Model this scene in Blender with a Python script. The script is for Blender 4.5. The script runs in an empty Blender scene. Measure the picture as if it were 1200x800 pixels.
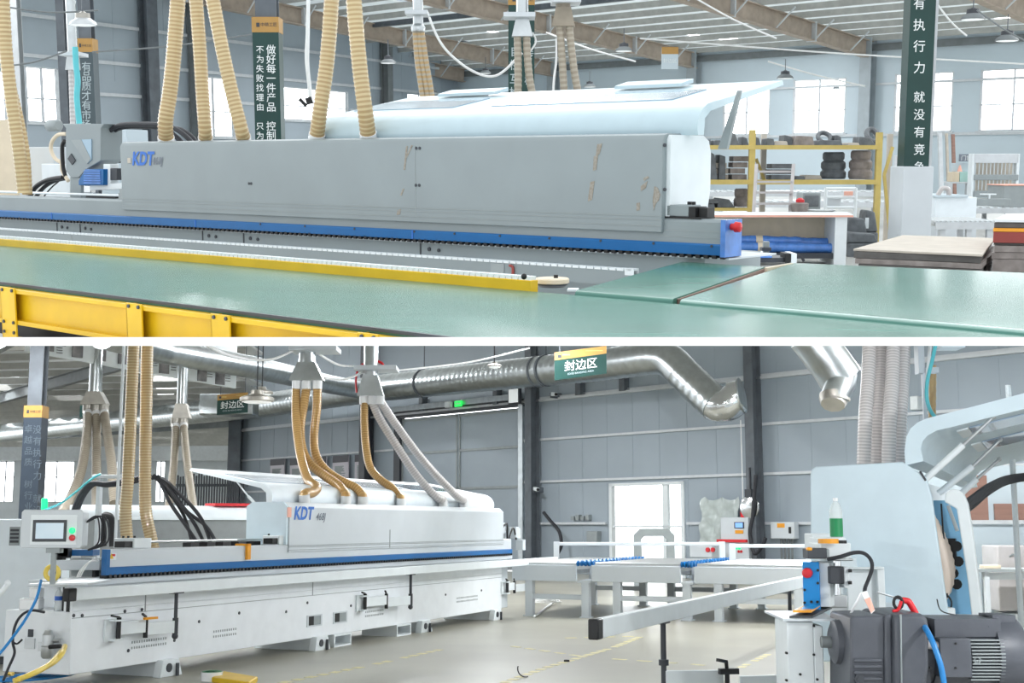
import bpy, bmesh, math, random
from mathutils import Vector, Matrix
random.seed(7)
PI = math.pi
C = bpy.context.scene.collection
F = 1500.0          # focal length in pixels of the 1200 px wide frame
V = Vector

# ------------------------------------------------------------------ two halls, one above the other
class Hall:
    """A hall with its own upright frame: x right, y away from the camera, z up from its floor."""
    def __init__(self, H, pitch, M):
        self.H, self.p, self.M = H, pitch, M
        self.c = V((0, 0, H))
        self.up = V((0, -math.sin(pitch), math.cos(pitch)))
        self.fw = V((0, math.cos(pitch), math.sin(pitch)))
    def ray(self, px, py):
        return V((1, 0, 0)) * ((px - 600) / F) + self.up * ((400 - py) / F) + self.fw
    def at(self, px, py, d):
        r = self.ray(px, py); return self.c + r * (d / r.y)
    def atz(self, px, py, z):
        r = self.ray(px, py); return self.c + r * ((z - self.H) / r.z)
    def atplane(self, px, py, p0, n):
        r = self.ray(px, py); return self.c + r * ((p0 - self.c).dot(n) / r.dot(n))
    def proj(self, v):
        d = V(v) - self.c; k = F / d.dot(self.fw)
        return 600 + d.x * k, 400 - d.dot(self.up) * k

PITCH_B = math.atan((614 - 400) / F)
PITCH_A = -math.atan((400 - 188) / F)
B = Hall(1.44, PITCH_B, Matrix.Identity(4))
_cA, _cB = V((0, 0, 1.55)), V((0, 0, 1.44))
A = Hall(1.55, PITCH_A, Matrix.Translation(_cB) @ Matrix.Rotation(PITCH_B - PITCH_A, 4, 'X') @ Matrix.Translation(-_cA))

# ------------------------------------------------------------------ materials
def lin(c):
    return tuple((x / 255 / 12.92) if x / 255 <= 0.04045 else ((x / 255 + 0.055) / 1.055) ** 2.4 for x in c)
MATS = {}
def mat(name, rgb, rough=0.5, metal=0.0, var=0.06, scale=6.0, bump=0.0, bscale=40.0, spec=0.5, rgb2=None, stretch=None, alpha=None, trans=0.0, emit=0.0, ior=1.45, coat=0.0):
    if name in MATS: return MATS[name]
    m = bpy.data.materials.new(name); m.use_nodes = True
    nt = m.node_tree; b = nt.nodes['Principled BSDF']
    col = lin(rgb)
    b.inputs['Roughness'].default_value = rough
    b.inputs['Metallic'].default_value = metal
    b.inputs['Specular IOR Level'].default_value = spec
    b.inputs['IOR'].default_value = ior
    b.inputs['Coat Weight'].default_value = coat
    tc = nt.nodes.new('ShaderNodeTexCoord'); mp = nt.nodes.new('ShaderNodeMapping')
    nt.links.new(tc.outputs['Object'], mp.inputs['Vector'])
    if stretch: mp.inputs['Scale'].default_value = stretch
    if var or rgb2:
        nz = nt.nodes.new('ShaderNodeTexNoise'); nz.inputs['Scale'].default_value = scale; nz.inputs['Detail'].default_value = 4
        nt.links.new(mp.outputs['Vector'], nz.inputs['Vector'])
        cr = nt.nodes.new('ShaderNodeValToRGB')
        c2 = lin(rgb2) if rgb2 else tuple(x * (1 - var) for x in col)
        c1 = col if rgb2 else tuple(min(1, x * (1 + var * .5)) for x in col)
        cr.color_ramp.elements[0].position = 0.35; cr.color_ramp.elements[0].color = (*c2, 1)
        cr.color_ramp.elements[1].position = 0.65; cr.color_ramp.elements[1].color = (*c1, 1)
        nt.links.new(nz.outputs['Fac'], cr.inputs['Fac'])
        nt.links.new(cr.outputs['Color'], b.inputs['Base Color'])
    else:
        b.inputs['Base Color'].default_value = (*col, 1)
    if bump:
        n2 = nt.nodes.new('ShaderNodeTexNoise'); n2.inputs['Scale'].default_value = bscale
        nt.links.new(mp.outputs['Vector'], n2.inputs['Vector'])
        bp = nt.nodes.new('ShaderNodeBump'); bp.inputs['Strength'].default_value = bump; bp.inputs['Distance'].default_value = 0.02
        nt.links.new(n2.outputs['Fac'], bp.inputs['Height']); nt.links.new(bp.outputs['Normal'], b.inputs['Normal'])
    if alpha is not None: b.inputs['Alpha'].default_value = alpha
    b.inputs['Transmission Weight'].default_value = trans
    if emit:
        b.inputs['Emission Color'].default_value = (*col, 1); b.inputs['Emission Strength'].default_value = emit
    MATS[name] = m; return m

# ------------------------------------------------------------------ mesh builder (points in the hall's frame)
class MB:
    def __init__(self): self.v, self.f, self.m = [], [], []
    def add(self, vs, fs, mi=0):
        b = len(self.v); self.v += [V(p) for p in vs]
        for f in fs: self.f.append([b + i for i in f]); self.m.append(mi)
        return self
    def hexa(self, p, mi=0):   # p: 4 bottom + 4 top, same winding
        return self.add(p, [(3, 2, 1, 0), (4, 5, 6, 7), (0, 1, 5, 4), (1, 2, 6, 5), (2, 3, 7, 6), (3, 0, 4, 7)], mi)
    def box(self, lo, hi, mi=0):
        x0, y0, z0 = lo; x1, y1, z1 = hi
        return self.hexa([(x0, y0, z0), (x1, y0, z0), (x1, y1, z0), (x0, y1, z0), (x0, y0, z1), (x1, y0, z1), (x1, y1, z1), (x0, y1, z1)], mi)
    def fbox(self, fr, s, t, z, mi=0):
        return self.hexa([fr.pt(a, b, z[0]) for a, b in ((s[0], t[0]), (s[1], t[0]), (s[1], t[1]), (s[0], t[1]))] +
                         [fr.pt(a, b, z[1]) for a, b in ((s[0], t[0]), (s[1], t[0]), (s[1], t[1]), (s[0], t[1]))], mi)
    def prism(self, poly, vec, mi=0):
        n = len(poly); vec = V(vec); P = [V(p) for p in poly]
        self.add(P + [p + vec for p in P], [list(range(n))[::-1], list(range(n, 2 * n))] + [(i, (i + 1) % n, n + (i + 1) % n, n + i) for i in range(n)], mi)
        return self
    def fprism(self, fr, prof, s0, s1, mi=0):     # profile in (t,z), extruded along s
        return self.prism([fr.pt(s0, t, z) for t, z in prof], fr.ex * (s1 - s0), mi)
    def sprism(self, fr, prof, t0, t1, mi=0):     # profile in (s,z), extruded along t
        return self.prism([fr.pt(s, t0, z) for s, z in prof], fr.ey * (t1 - t0), mi)
    def beam(self, a, b, w, h, up=(0, 0, 1), mi=0):
        a, b = V(a), V(b); d = (b - a).normalized(); u = V(up); sd = d.cross(u)
        if sd.length < 1e-4: sd = V((1, 0, 0))
        sd.normalize(); u = sd.cross(d).normalized()
        q = [(-w / 2, -h / 2), (w / 2, -h / 2), (w / 2, h / 2), (-w / 2, h / 2)]
        return self.prism([a + sd * x + u * y for x, y in q], b - a, mi)
    def ibeam(self, a, b, w, h, tf=0.02, tw=0.015, up=(0, 0, 1), mi=0):
        a, b = V(a), V(b); d = (b - a).normalized(); u = V(up); sd = d.cross(u).normalized(); u = sd.cross(d).normalized()
        for k in (-1, 1): self.beam(a + u * k * (h / 2 - tf / 2), b + u * k * (h / 2 - tf / 2), w, tf, u, mi)
        return self.beam(a, b, tw, h - 2 * tf, u, mi)
    def rings(self, pts, rad, n=12, mi=0, cap=True, mfun=None, closed=False):
        pts = [V(p) for p in pts]; m = len(pts); vs, fs, ms = [], [], []
        ref = None; N = []
        for i in range(m):
            if closed: d = pts[(i + 1) % m] - pts[i - 1]
            else: d = pts[min(i + 1, m - 1)] - pts[max(i - 1, 0)]
            d.normalize() if d.length > 1e-9 else None
            if ref is None:
                ref = V((0, 0, 1)).cross(d)
                if ref.length < 0.2: ref = V((1, 0, 0)) - d * d.x
            ref = (ref - d * ref.dot(d)).normalized(); w = d.cross(ref)
            r = rad[i] if isinstance(rad, (list, tuple)) else rad
            vs += [pts[i] + (ref * math.cos(2 * PI * k / n) + w * math.sin(2 * PI * k / n)) * r for k in range(n)]
        b = len(self.v); self.v += vs
        for i in range(m if closed else m - 1):
            j = (i + 1) % m
            for k in range(n):
                self.f.append([b + i * n + k, b + i * n + (k + 1) % n, b + j * n + (k + 1) % n, b + j * n + k])
                self.m.append(mfun(i) if mfun else mi)
        if cap and not closed:
            self.f.append([b + k for k in range(n)][::-1]); self.m.append(mi)
            self.f.append([b + (m - 1) * n + k for k in range(n)]); self.m.append(mi)
        return self
    def tube(self, pts, r, n=10, mi=0, sm=0):
        if sm: pts = spline(pts, sm)
        return self.rings(pts, r, n, mi)
    def cyl(self, a, b, r, n=20, mi=0, r2=None):
        return self.rings([a, b], [r, r if r2 is None else r2], n, mi)
    def lathe(self, base, axis, prof, n=24, mi=0):   # prof: (height along axis, radius)
        base, ax = V(base), V(axis).normalized()
        ref = V((0, 0, 1)).cross(ax)
        if ref.length < .1: ref = V((1, 0, 0))
        ref.normalize(); w = ax.cross(ref); b = len(self.v); m = len(prof)
        for h, r in prof:
            self.v += [base + ax * h + (ref * math.cos(2 * PI * k / n) + w * math.sin(2 * PI * k / n)) * max(r, 1e-4) for k in range(n)]
        for i in range(m - 1):
            for k in range(n):
                self.f.append([b + i * n + k, b + i * n + (k + 1) % n, b + (i + 1) * n + (k + 1) % n, b + (i + 1) * n + k]); self.m.append(mi)
        self.f.append([b + k for k in range(n)][::-1]); self.m.append(mi)
        self.f.append([b + (m - 1) * n + k for k in range(n)]); self.m.append(mi)
        return self
    def ball(self, c, r, n=10, mi=0, sc=(1, 1, 1)):
        c = V(c); k = n // 2; b = len(self.v)
        for i in range(k + 1):
            th = PI * i / k
            self.v += [c + V((math.sin(th) * math.cos(2 * PI * j / n) * r * sc[0], math.sin(th) * math.sin(2 * PI * j / n) * r * sc[1], math.cos(th) * r * sc[2])) for j in range(n)]
        for i in range(k):
            for j in range(n):
                self.f.append([b + i * n + j, b + (i + 1) * n + j, b + (i + 1) * n + (j + 1) % n, b + i * n + (j + 1) % n]); self.m.append(mi)
        return self
    def text(self, s, org, ux, uy, size, mi=0, italic=0.0, bold=0.0, cx=False):
        vs, fs, w = glyphs(s, bold); ux, uy = V(ux).normalized(), V(uy).normalized(); org = V(org)
        o = -w * size / 2 if cx else 0
        return self.add([org + ux * ((x + italic * y) * size + o) + uy * (y * size) for x, y in vs], fs, mi)

def spline(pts, k=8):
    pts = [V(p) for p in pts]; out = []
    for i in range(len(pts) - 1):
        p0, p1, p2, p3 = pts[max(i - 1, 0)], pts[i], pts[i + 1], pts[min(i + 2, len(pts) - 1)]
        for j in range(k):
            t = j / k
            out.append(0.5 * ((2 * p1) + (p2 - p0) * t + (2 * p0 - 5 * p1 + 4 * p2 - p3) * t * t + (3 * p1 - p0 - 3 * p2 + p3) * t ** 3))
    out.append(pts[-1]); return out
def resample(pts, step):
    L = [0]
    for a, b in zip(pts, pts[1:]): L.append(L[-1] + (b - a).length)
    n = max(2, int(L[-1] / step)); out = []; j = 0
    for i in range(n + 1):
        d = L[-1] * i / n
        while j < len(L) - 2 and L[j + 1] < d: j += 1
        k = (d - L[j]) / max(L[j + 1] - L[j], 1e-9); out.append(pts[j].lerp(pts[j + 1], min(max(k, 0), 1)))
    return out

_G = {}
def glyphs(s, bold=0.0):
    key = (s, bold)
    if key in _G: return _G[key]
    r = _glyphs(s, bold)
    if bold:
        r0 = _glyphs(s, 0.0)
        if _area(r) < .95 * _area(r0): r = r0      # a widened outline that filled badly
    _G[key] = r; return r
def _area(r):
    vs, fs, w = r; a = 0
    for f in fs: a += abs(sum(vs[f[i]][0] * vs[f[(i + 1) % len(f)]][1] - vs[f[(i + 1) % len(f)]][0] * vs[f[i]][1] for i in range(len(f)))) / 2
    return a
def _glyphs(s, bold=0.0):
    cu = bpy.data.curves.new('lettering', 'FONT'); cu.body = s; cu.size = 1; cu.resolution_u = 3; cu.offset = bold
    o = bpy.data.objects.new('lettering', cu); C.objects.link(o)
    bpy.context.view_layer.update()
    me = o.evaluated_get(bpy.context.evaluated_depsgraph_get()).to_mesh()
    vs = [(v.co.x, v.co.y) for v in me.vertices]; fs = [tuple(p.vertices) for p in me.polygons]
    w = max([x for x, y in vs] or [0])
    o.to_mesh_clear(); bpy.data.objects.remove(o); bpy.data.curves.remove(cu)
    return (vs, fs, w)

class Fr:
    """A thing's own axes in the hall: s along it, t towards its back, z up."""
    def __init__(self, hall, o, ex, ey=None):
        self.h, self.o = hall, V(o); self.ex = V(ex).normalized()
        self.ey = V(ey).normalized() if ey is not None else V((-self.ex.y, self.ex.x, 0)); self.ez = V((0, 0, 1))
        n = self.ex.cross(self.ez); self.nrm = n
    def pt(self, s, t, z): return V((self.o.x, self.o.y, 0)) + self.ex * s + self.ey * t + self.ez * z
    def hit(self, px, py, t=0):
        p = self.h.atplane(px, py, self.pt(0, t, 0), self.nrm); d = p - self.pt(0, t, 0)
        return d.dot(self.ex) / 1.0, p.z
    def hits(self, px, py, s):   # on the end plane s = const: gives (t, z)
        n = self.ey.cross(self.ez); p = self.h.atplane(px, py, self.pt(s, 0, 0), n); d = p - self.pt(s, 0, 0)
        return d.dot(self.ey), p.z

# ------------------------------------------------------------------ things
THINGS = []
class Thing:
    def __init__(self, name, hall, label=None, cat=None, group=None, kind=None):
        self.name, self.hall, self.label, self.cat, self.group, self.kind = name, hall, label, cat, group, kind
        self.parts = []; self.main_ = None; THINGS.append(self)
    def main(self, mb, mats, bevel=0, smooth=35):
        self.main_ = dict(name=self.name, mb=mb, mats=mats, parent=None, label=None, bevel=bevel, smooth=smooth, obj=None, kind=None); return self
    def part(self, name, mb, mats, parent=None, label=None, bevel=0, smooth=35, kind=None):
        d = dict(name=name, mb=mb, mats=mats, parent=parent, label=label, bevel=bevel, smooth=smooth, obj=None, kind=kind); self.parts.append(d); return d
def single(name, hall, mb, mats, label=None, cat=None, group=None, kind=None, bevel=0, smooth=35):
    return Thing(name, hall, label, cat, group, kind).main(mb, mats, bevel, smooth)
def struct(name, hall, mb, mats, bevel=0, smooth=35, label=None):
    return Thing(name, hall, label, None, None, 'structure').main(mb, mats, bevel, smooth)

def clip_mesh(mb, hall):
    bm = bmesh.new()
    vs = [bm.verts.new(p) for p in mb.v]
    for f, m in zip(mb.f, mb.m):
        if len(set(f)) < 3: continue
        try: fa = bm.faces.new([vs[i] for i in f]); fa.material_index = m
        except ValueError: pass
    d = [hall.up.dot(v.co - hall.c) for v in bm.verts]
    keep_up = hall is A
    if not d: bm.free(); return None
    lo, hi = min(d), max(d)
    if (hi < .003 if keep_up else lo > -.003): bm.free(); return None
    if lo < .003 < hi if keep_up else lo < -.003 < hi:
        no = hall.up if keep_up else -hall.up
        r = bmesh.ops.bisect_plane(bm, geom=bm.verts[:] + bm.edges[:] + bm.faces[:], plane_co=hall.c + no * .003, plane_no=no, clear_inner=True)
        ed = [e for e in r['geom_cut'] if isinstance(e, bmesh.types.BMEdge) and e.is_valid]
        if ed:
            try: bmesh.ops.holes_fill(bm, edges=ed, sides=0)
            except Exception: pass
    bmesh.ops.recalc_face_normals(bm, faces=bm.faces[:])
    if not bm.faces: bm.free(); return None
    return bm

def finalize():
    for T in THINGS:
        ds = ([T.main_] if T.main_ else []) + T.parts
        for d in ds: d['bm'] = clip_mesh(d['mb'], T.hall)
        live = [d for d in ds if d['bm']]
        if not live: continue
        allv = [v.co for d in live for v in d['bm'].verts]
        lo = [min(v[i] for v in allv) for i in range(3)]; hi = [max(v[i] for v in allv) for i in range(3)]
        loc = V(((lo[0] + hi[0]) / 2, (lo[1] + hi[1]) / 2, lo[2]))
        M = T.hall.M @ Matrix.Translation(loc); inv = Matrix.Translation(-loc)
        def mk(d):
            me = bpy.data.meshes.new(d['name']); d['bm'].transform(inv); d['bm'].to_mesh(me); d['bm'].free()
            ms = d['mats'] if isinstance(d['mats'], (list, tuple)) else [d['mats']]
            for m in ms: me.materials.append(m)
            if d['smooth']:
                me.polygons.foreach_set('use_smooth', [True] * len(me.polygons)); me.set_sharp_from_angle(angle=math.radians(d['smooth']))
            o = bpy.data.objects.new(d['name'], me); C.objects.link(o)
            if d['bevel']:
                b = o.modifiers.new('bevel', 'BEVEL'); b.width = d['bevel']; b.segments = 2; b.limit_method = 'ANGLE'; b.angle_limit = math.radians(40)
            if d['label']: o['label'] = d['label']
            if d['kind']: o['kind'] = d['kind']
            d['obj'] = o; return o
        if T.main_ and T.main_['bm']: root = mk(T.main_)
        else: root = bpy.data.objects.new(T.name, None); C.objects.link(root)
        root.name = T.name; root.matrix_world = M
        if T.label: root['label'] = T.label
        if T.cat: root['category'] = T.cat
        if T.group: root['group'] = T.group
        if T.kind: root['kind'] = T.kind
        for d in T.parts:
            if not d['bm']: continue
            o = mk(d); p = d['parent']
            o.parent = p['obj'] if p and p['obj'] else root

def lerp(a, b, k): return a + (b - a) * k
M = {}
M['white'] = mat('white_paint', (226, 233, 236), .45, var=.03)
M['lid'] = mat('pale_blue_lid_paint', (186, 206, 214), .3, var=.03, coat=.2)
M['pale'] = mat('pale_cabinet_paint', (230, 239, 245), .5, var=.03)
M['grey'] = mat('machine_grey_paint', (140, 150, 153), .42, var=.05, scale=2)
M['greyB'] = mat('light_machine_grey_paint', (205, 212, 217), .42, var=.04, scale=2)
M['base'] = mat('machine_base_paint', (234, 239, 243), .5, var=.03)
M['midgrey'] = mat('mid_grey_paint', (150, 158, 160), .5)
M['hoodgrey'] = mat('dull_grey_hood_paint', (140, 146, 148), .5)
M['blue'] = mat('blue_strip_paint', (6, 96, 158), .35, var=.05)
M['blue2'] = mat('bright_blue_paint', (10, 140, 215), .4, var=.04)
M['blueint'] = mat('blue_interior_paint', (136, 192, 228), .5, var=.1, scale=3)
M['black'] = mat('black_rubber', (28, 29, 31), .5)
M['dark'] = mat('dark_charcoal_paint', (62, 66, 72), .45, var=.08)
M['motor'] = mat('motor_charcoal_paint', (82, 86, 94), .42, var=.12, scale=8)
M['steel'] = mat('dark_steel_column_paint', (98, 105, 112), .55, var=.18, scale=3)
M['purlin'] = mat('pale_purlin_steel', (176, 176, 172), .55, var=.1, scale=3)
M['steel2'] = mat('grey_steel_paint', (120, 126, 128), .55, var=.12, scale=3)
M['rafter'] = mat('dusty_rafter_primer', (178, 164, 150), .7, var=.12, scale=3)
M['galv'] = mat('galvanised_duct_metal', (190, 196, 198), .28, 1.0, var=.12, scale=5)
M['galvd'] = mat('dusty_galvanised_metal', (175, 172, 165), .45, .8, var=.15, scale=5)
M['chrome'] = mat('polished_chrome', (215, 218, 220), .18, 1.0, var=.03)
M['alu'] = mat('brushed_aluminium', (196, 200, 202), .35, .9, var=.06)
M['wall'] = mat('blue_grey_wall_panel', (158, 170, 180), .5, var=.05, scale=.6)
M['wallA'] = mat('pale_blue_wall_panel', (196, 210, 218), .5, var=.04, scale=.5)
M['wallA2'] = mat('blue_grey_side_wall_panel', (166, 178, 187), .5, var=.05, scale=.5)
M['girt'] = mat('white_girt_paint', (205, 210, 214), .45)
M['roof'] = mat('silver_roof_foil', (200, 204, 204), .35, .3, var=.25, scale=1.2, stretch=(.25, 2, 2))
M['conc'] = mat('polished_concrete', (164, 162, 149), .3, var=0, rgb2=(146, 143, 132), scale=.55, bump=.02)
M['concA'] = mat('workshop_concrete', (190, 190, 186), .4, var=.1, scale=.6)
M['tape'] = mat('worn_yellow_tape', (214, 206, 160), .6, var=.15, scale=12)
M['tan'] = mat('tan_hose_plastic', (182, 154, 110), .35, var=.1, scale=5, coat=.3)
M['tanr'] = mat('tan_hose_rib', (206, 186, 144), .35, var=.06, coat=.3)
M['amber'] = mat('amber_hose_plastic', (186, 146, 88), .28, var=.1, scale=5, coat=.4)
M['amberr'] = mat('amber_hose_rib', (204, 166, 108), .28, var=.06, coat=.4)
M['dusty'] = mat('dusty_hose_plastic', (156, 147, 132), .5, var=.12, scale=6)
M['dustyr'] = mat('dusty_hose_rib', (176, 168, 152), .5, var=.06)
M['pink'] = mat('milky_hose_plastic', (240, 234, 232), .3, var=.06, alpha=.72, coat=.3)
M['pinkr'] = mat('milky_hose_rib', (238, 232, 230), .3, var=.03, coat=.3)
M['greyh'] = mat('grey_clear_hose_plastic', (190, 186, 186), .3, var=.06, coat=.3)
M['greyhr'] = mat('grey_clear_hose_rib', (208, 205, 205), .3, var=.03, coat=.3)
M['clear'] = mat('white_clear_plastic', (238, 240, 242), .2, var=.02, coat=.4)
M['yellow'] = mat('yellow_frame_paint', (220, 180, 24), .4, var=.08, scale=5)
M['rackyellow'] = mat('haze_paled_rack_yellow', (206, 184, 108), .5, var=.08)  # yellow paled: haze over the rack is put into its colour
M['belt'] = mat('green_pvc_belt', (80, 130, 116), .26, var=0, rgb2=(72, 118, 105), scale=1.3, stretch=(1, 3, 1), spec=.32)
M['beltedge'] = mat('dark_green_belt_edge', (62, 116, 104), .35, var=.05)
M['orange'] = mat('orange_plastic', (236, 160, 40), .4)
M['red'] = mat('red_plastic', (214, 40, 48), .35)
M['green'] = mat('green_label', (24, 140, 84), .4)
M['bannergreen'] = mat('dark_green_banner_vinyl', (24, 62, 58), .35, var=.12, scale=3)
M['bannernavy'] = mat('slate_banner_vinyl', (58, 68, 80), .4, var=.1, scale=3)
M['bannergrey'] = mat('grey_banner_vinyl', (72, 86, 92), .4, var=.1, scale=3)
M['banneror'] = mat('ochre_banner_band', (178, 138, 76), .45, var=.06)
M['letter'] = mat('white_lettering', (232, 238, 238), .5, var=0)
M['letterg'] = mat('pale_grey_lettering', (176, 190, 194), .5, var=0)
M['logoblue'] = mat('logo_blue', (52, 112, 200), .4, var=0)
M['logogrey'] = mat('logo_grey', (120, 128, 140), .4, var=0)
M['screen'] = mat('panel_screen', (176, 200, 214), .15, var=0, rgb2=(206, 216, 224), scale=1.5, emit=.25)
M['lcd'] = mat('blue_lit_screen', (120, 165, 235), .2, var=0, emit=.7)
M['ledgreen'] = mat('lit_green_lamp', (30, 220, 130), .3, var=0, emit=1.0)
M['exit'] = mat('lit_green_exit_sign', (40, 215, 90), .3, var=0, emit=1.0)
M['diff'] = mat('lamp_diffuser', (240, 245, 246), .4, var=0, emit=.35)
M['paper'] = mat('paper_notice', (212, 208, 216), .6, var=.05, scale=30)
M['paperdark'] = mat('dark_print', (66, 66, 74), .5)
M['photo'] = mat('dark_photo_print', (96, 96, 100), .4, var=0, rgb2=(150, 148, 150), scale=3)
M['cable'] = mat('black_cable', (44, 46, 52), .55)
M['letterdim'] = mat('faded_grey_lettering', (92, 104, 114), .5, var=0)
M['colpale'] = mat('pale_steel_column_paint', (166, 176, 182), .55, var=.08, scale=3)
M['bluehose'] = mat('blue_air_hose', (38, 128, 196), .3, var=.05)
M['tealhose'] = mat('teal_air_line', (96, 196, 206), .3, var=.05)
M['yellowhose'] = mat('yellow_air_hose', (226, 200, 90), .35)
M['whitecable'] = mat('white_cable', (232, 234, 234), .4)
M['card'] = mat('cardboard_sheet', (196, 188, 176), .7, var=.08, scale=4)
M['cardd'] = mat('dark_board_edge', (96, 94, 92), .7, var=.15, scale=8)
M['redboard'] = mat('red_board', (150, 70, 64), .6)
M['wood'] = mat('brown_wood_board', (150, 116, 104), .5, var=.12, scale=2, stretch=(1, 1, 8))
M['cream'] = mat('cream_board', (222, 208, 184), .55)
M['bluewrap'] = mat('blue_plastic_wrap', (82, 136, 214), .25, var=.2, scale=9, coat=.4)
M['rubber'] = mat('haze_paled_rubber', (108, 113, 117), .6, var=.25, scale=8)  # grey raised, with the haze painted into the rack parts
M['tread'] = mat('brown_grey_part', (146, 138, 134), .6, var=.25, scale=8)
M['pinkprint'] = mat('salmon_print', (236, 178, 160), .5)
M['paleblue'] = mat('pale_blue_cover_paint', (210, 227, 236), .5, var=.03)
M['beltgloss'] = mat('glossy_green_pvc_belt', (98, 144, 132), .2, var=0, rgb2=(90, 132, 121), scale=1.3, stretch=(1, 3, 1), spec=.75)
M['glass'] = None
def glassmat():
    m = bpy.data.materials.new('thin_window_glass'); m.use_nodes = True; nt = m.node_tree; nt.nodes.clear()
    o = nt.nodes.new('ShaderNodeOutputMaterial'); mx = nt.nodes.new('ShaderNodeMixShader'); t = nt.nodes.new('ShaderNodeBsdfTransparent'); g = nt.nodes.new('ShaderNodeBsdfGlossy')
    g.inputs['Roughness'].default_value = .05; mx.inputs[0].default_value = .06
    nt.links.new(t.outputs[0], mx.inputs[1]); nt.links.new(g.outputs[0], mx.inputs[2]); nt.links.new(mx.outputs[0], o.inputs[0]); return m
M['glass'] = glassmat()
M['bottle'] = mat('clear_bottle_plastic', (232, 240, 240), .1, var=0, alpha=.45)
M['film'] = mat('crinkled_clear_film', (206, 216, 214), .2, var=.15, scale=3, alpha=.75, bump=.9, bscale=4)
M['glassdark'] = mat('tinted_lid_window', (120, 142, 164), .12, var=0, rgb2=(160, 178, 196), scale=1.2, coat=.6)
M['glassA'] = mat('pale_lid_window', (136, 164, 184), .15, var=0, rgb2=(150, 178, 196), scale=1.0, coat=.5)
M['bottlelabel'] = mat('blue_bottle_label', (50, 100, 190), .4)

def hose(hall, pts, r, mats, name, label, cat='hose', group=None, step=.05, n=12, collars=(), cr=1.12, cl=.12):
    """A spiral-ribbed hose through the points; collars at 0 (start) and/or 1 (end)."""
    P = resample(spline(pts, 10), step / 2)
    rad = [r * (1.0 if i % 2 else .9) for i in range(len(P))]
    mb = MB(); mb.rings(P, rad, n, mfun=lambda i: 0 if i % 2 else 1)
    T = single(name, hall, mb, mats, label, cat, group, smooth=80)
    for c in collars:
        a, b = (P[0], P[3]) if c == 0 else (P[-1], P[-4])
        d = (b - a).normalized(); q = MB(); q.cyl(a - d * .01, a + d * cl, r * cr, 14)
        T.part('collar', q, M['clear'], smooth=40)
    return T

def roofmat(name, rgb, k):
    m = mat(name, rgb, .5, var=.12, scale=1.2, stretch=(.25, 2, 2)); nt = m.node_tree; b = nt.nodes['Principled BSDF']; o = nt.nodes['Material Output']
    t = nt.nodes.new('ShaderNodeBsdfTranslucent'); mx = nt.nodes.new('ShaderNodeMixShader'); mx.inputs[0].default_value = k
    t.inputs[0].default_value = (*lin(rgb), 1); nt.links.new(b.outputs[0], mx.inputs[1]); nt.links.new(t.outputs[0], mx.inputs[2]); nt.links.new(mx.outputs[0], o.inputs[0]); return m
M['roofA'] = roofmat('translucent_roof_sheet', (236, 240, 240), .6)
M['roof'] = roofmat('silver_roof_sheet', (228, 230, 230), .5)
M['pinkhose'] = mat('pale_pink_hose', (232, 216, 202), .4, var=.04)
# =================================================================== LOWER HALL
def dirn(vpx): return V(((vpx - 600) / F, 1, 0)).normalized()
W_B0 = V((3.84, 36, 0)); W_Bd = V((-1370, 1500, 0)).normalized(); W_Bn = V((W_Bd.y, -W_Bd.x, 0))   # Bn points away from the camera
if W_Bn.y < 0: W_Bn = -W_Bn
FWB = Fr(B, W_B0, -W_Bd, W_Bn)      # s runs to the right, t into the wall
def wallpt(px, py, off=0): return FWB.hit(px, py, -off)

# ---- floor, walls, roof
mb = MB(); mb.box((-45, 5, -.12), (30, 95, 0)); struct('floor', B, mb, M['conc'])
s_end, _ = wallpt(281, 560); s_r = 30.0
d1 = [wallpt(469, 630)[0], wallpt(611, 630)[0]]; z1t = wallpt(560, 478)[1]
d2 = [wallpt(715, 600)[0], wallpt(803, 600)[0]]; z2t = wallpt(760, 565)[1]
def wall_with_holes(fr, s0, s1, z0, z1, holes, th, mats, name, hall, tb=0):
    ss = sorted({s0, s1} | {h[0] for h in holes} | {h[1] for h in holes}); zs = sorted({z0, z1} | {h[2] for h in holes} | {h[3] for h in holes})
    mb = MB()
    for a, b in zip(ss, ss[1:]):
        for c, d in zip(zs, zs[1:]):
            if any(h[0] - 1e-6 <= a and b <= h[1] + 1e-6 and h[2] - 1e-6 <= c and d <= h[3] + 1e-6 for h in holes): continue
            mb.fbox(fr, (a, b), (tb, tb + th), (c, d))
    return struct(name, hall, mb, mats)
wall_with_holes(FWB, s_end, s_r, 0, 9.6, [(d1[0], d1[1], 0, z1t), (d2[0], d2[1], 0, z2t)], .15, M['wall'], 'wall_back', B)
# girts and panel seams on the wall
def girt(hall, fr, s0, s1, z, h=.07, dp=.08, m='girt', tb=0):
    mb = MB(); mb.fbox(fr, (s0, s1), (tb - dp, tb), (z - h / 2, z + h / 2)); struct('girt_beam', hall, mb, M[m])
for (px, py) in ((700, 460), (700, 510.5), (700, 562), (1000, 432 + 60)):
    z = wallpt(px, py)[1]
    if px == 1000: continue
    for a, b in ((s_end, d1[0] - .2), (d1[1] + .2, d2[0] - .1), (d2[1] + .1, s_r)) if z < z2t + .1 else ((s_end, d1[0] - .2), (d1[1] + .2, s_r)):
        girt(B, FWB, a, b, z)
girt(B, FWB, d2[1] + .1, s_r, wallpt(860, 613)[1]); girt(B, FWB, d1[1] + .3, d2[0] - .1, wallpt(690, 613)[1], dp=.1)
girt(B, FWB, s_end, s_r, wallpt(960, 436)[1], dp=.15)
mb = MB()
for k in range(75):
    s = s_end + .5 + k * 1.0
    if s > s_r or d1[0] - .3 < s < d1[1] + .3: continue
    mb.fbox(FWB, (s, s + .015), (-.008, 0), (z2t + .1 if d2[0] - .1 < s < d2[1] + .1 else .02, 9.4))
struct('wall_panel_seam_trim', B, mb, M['wall'])
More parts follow.
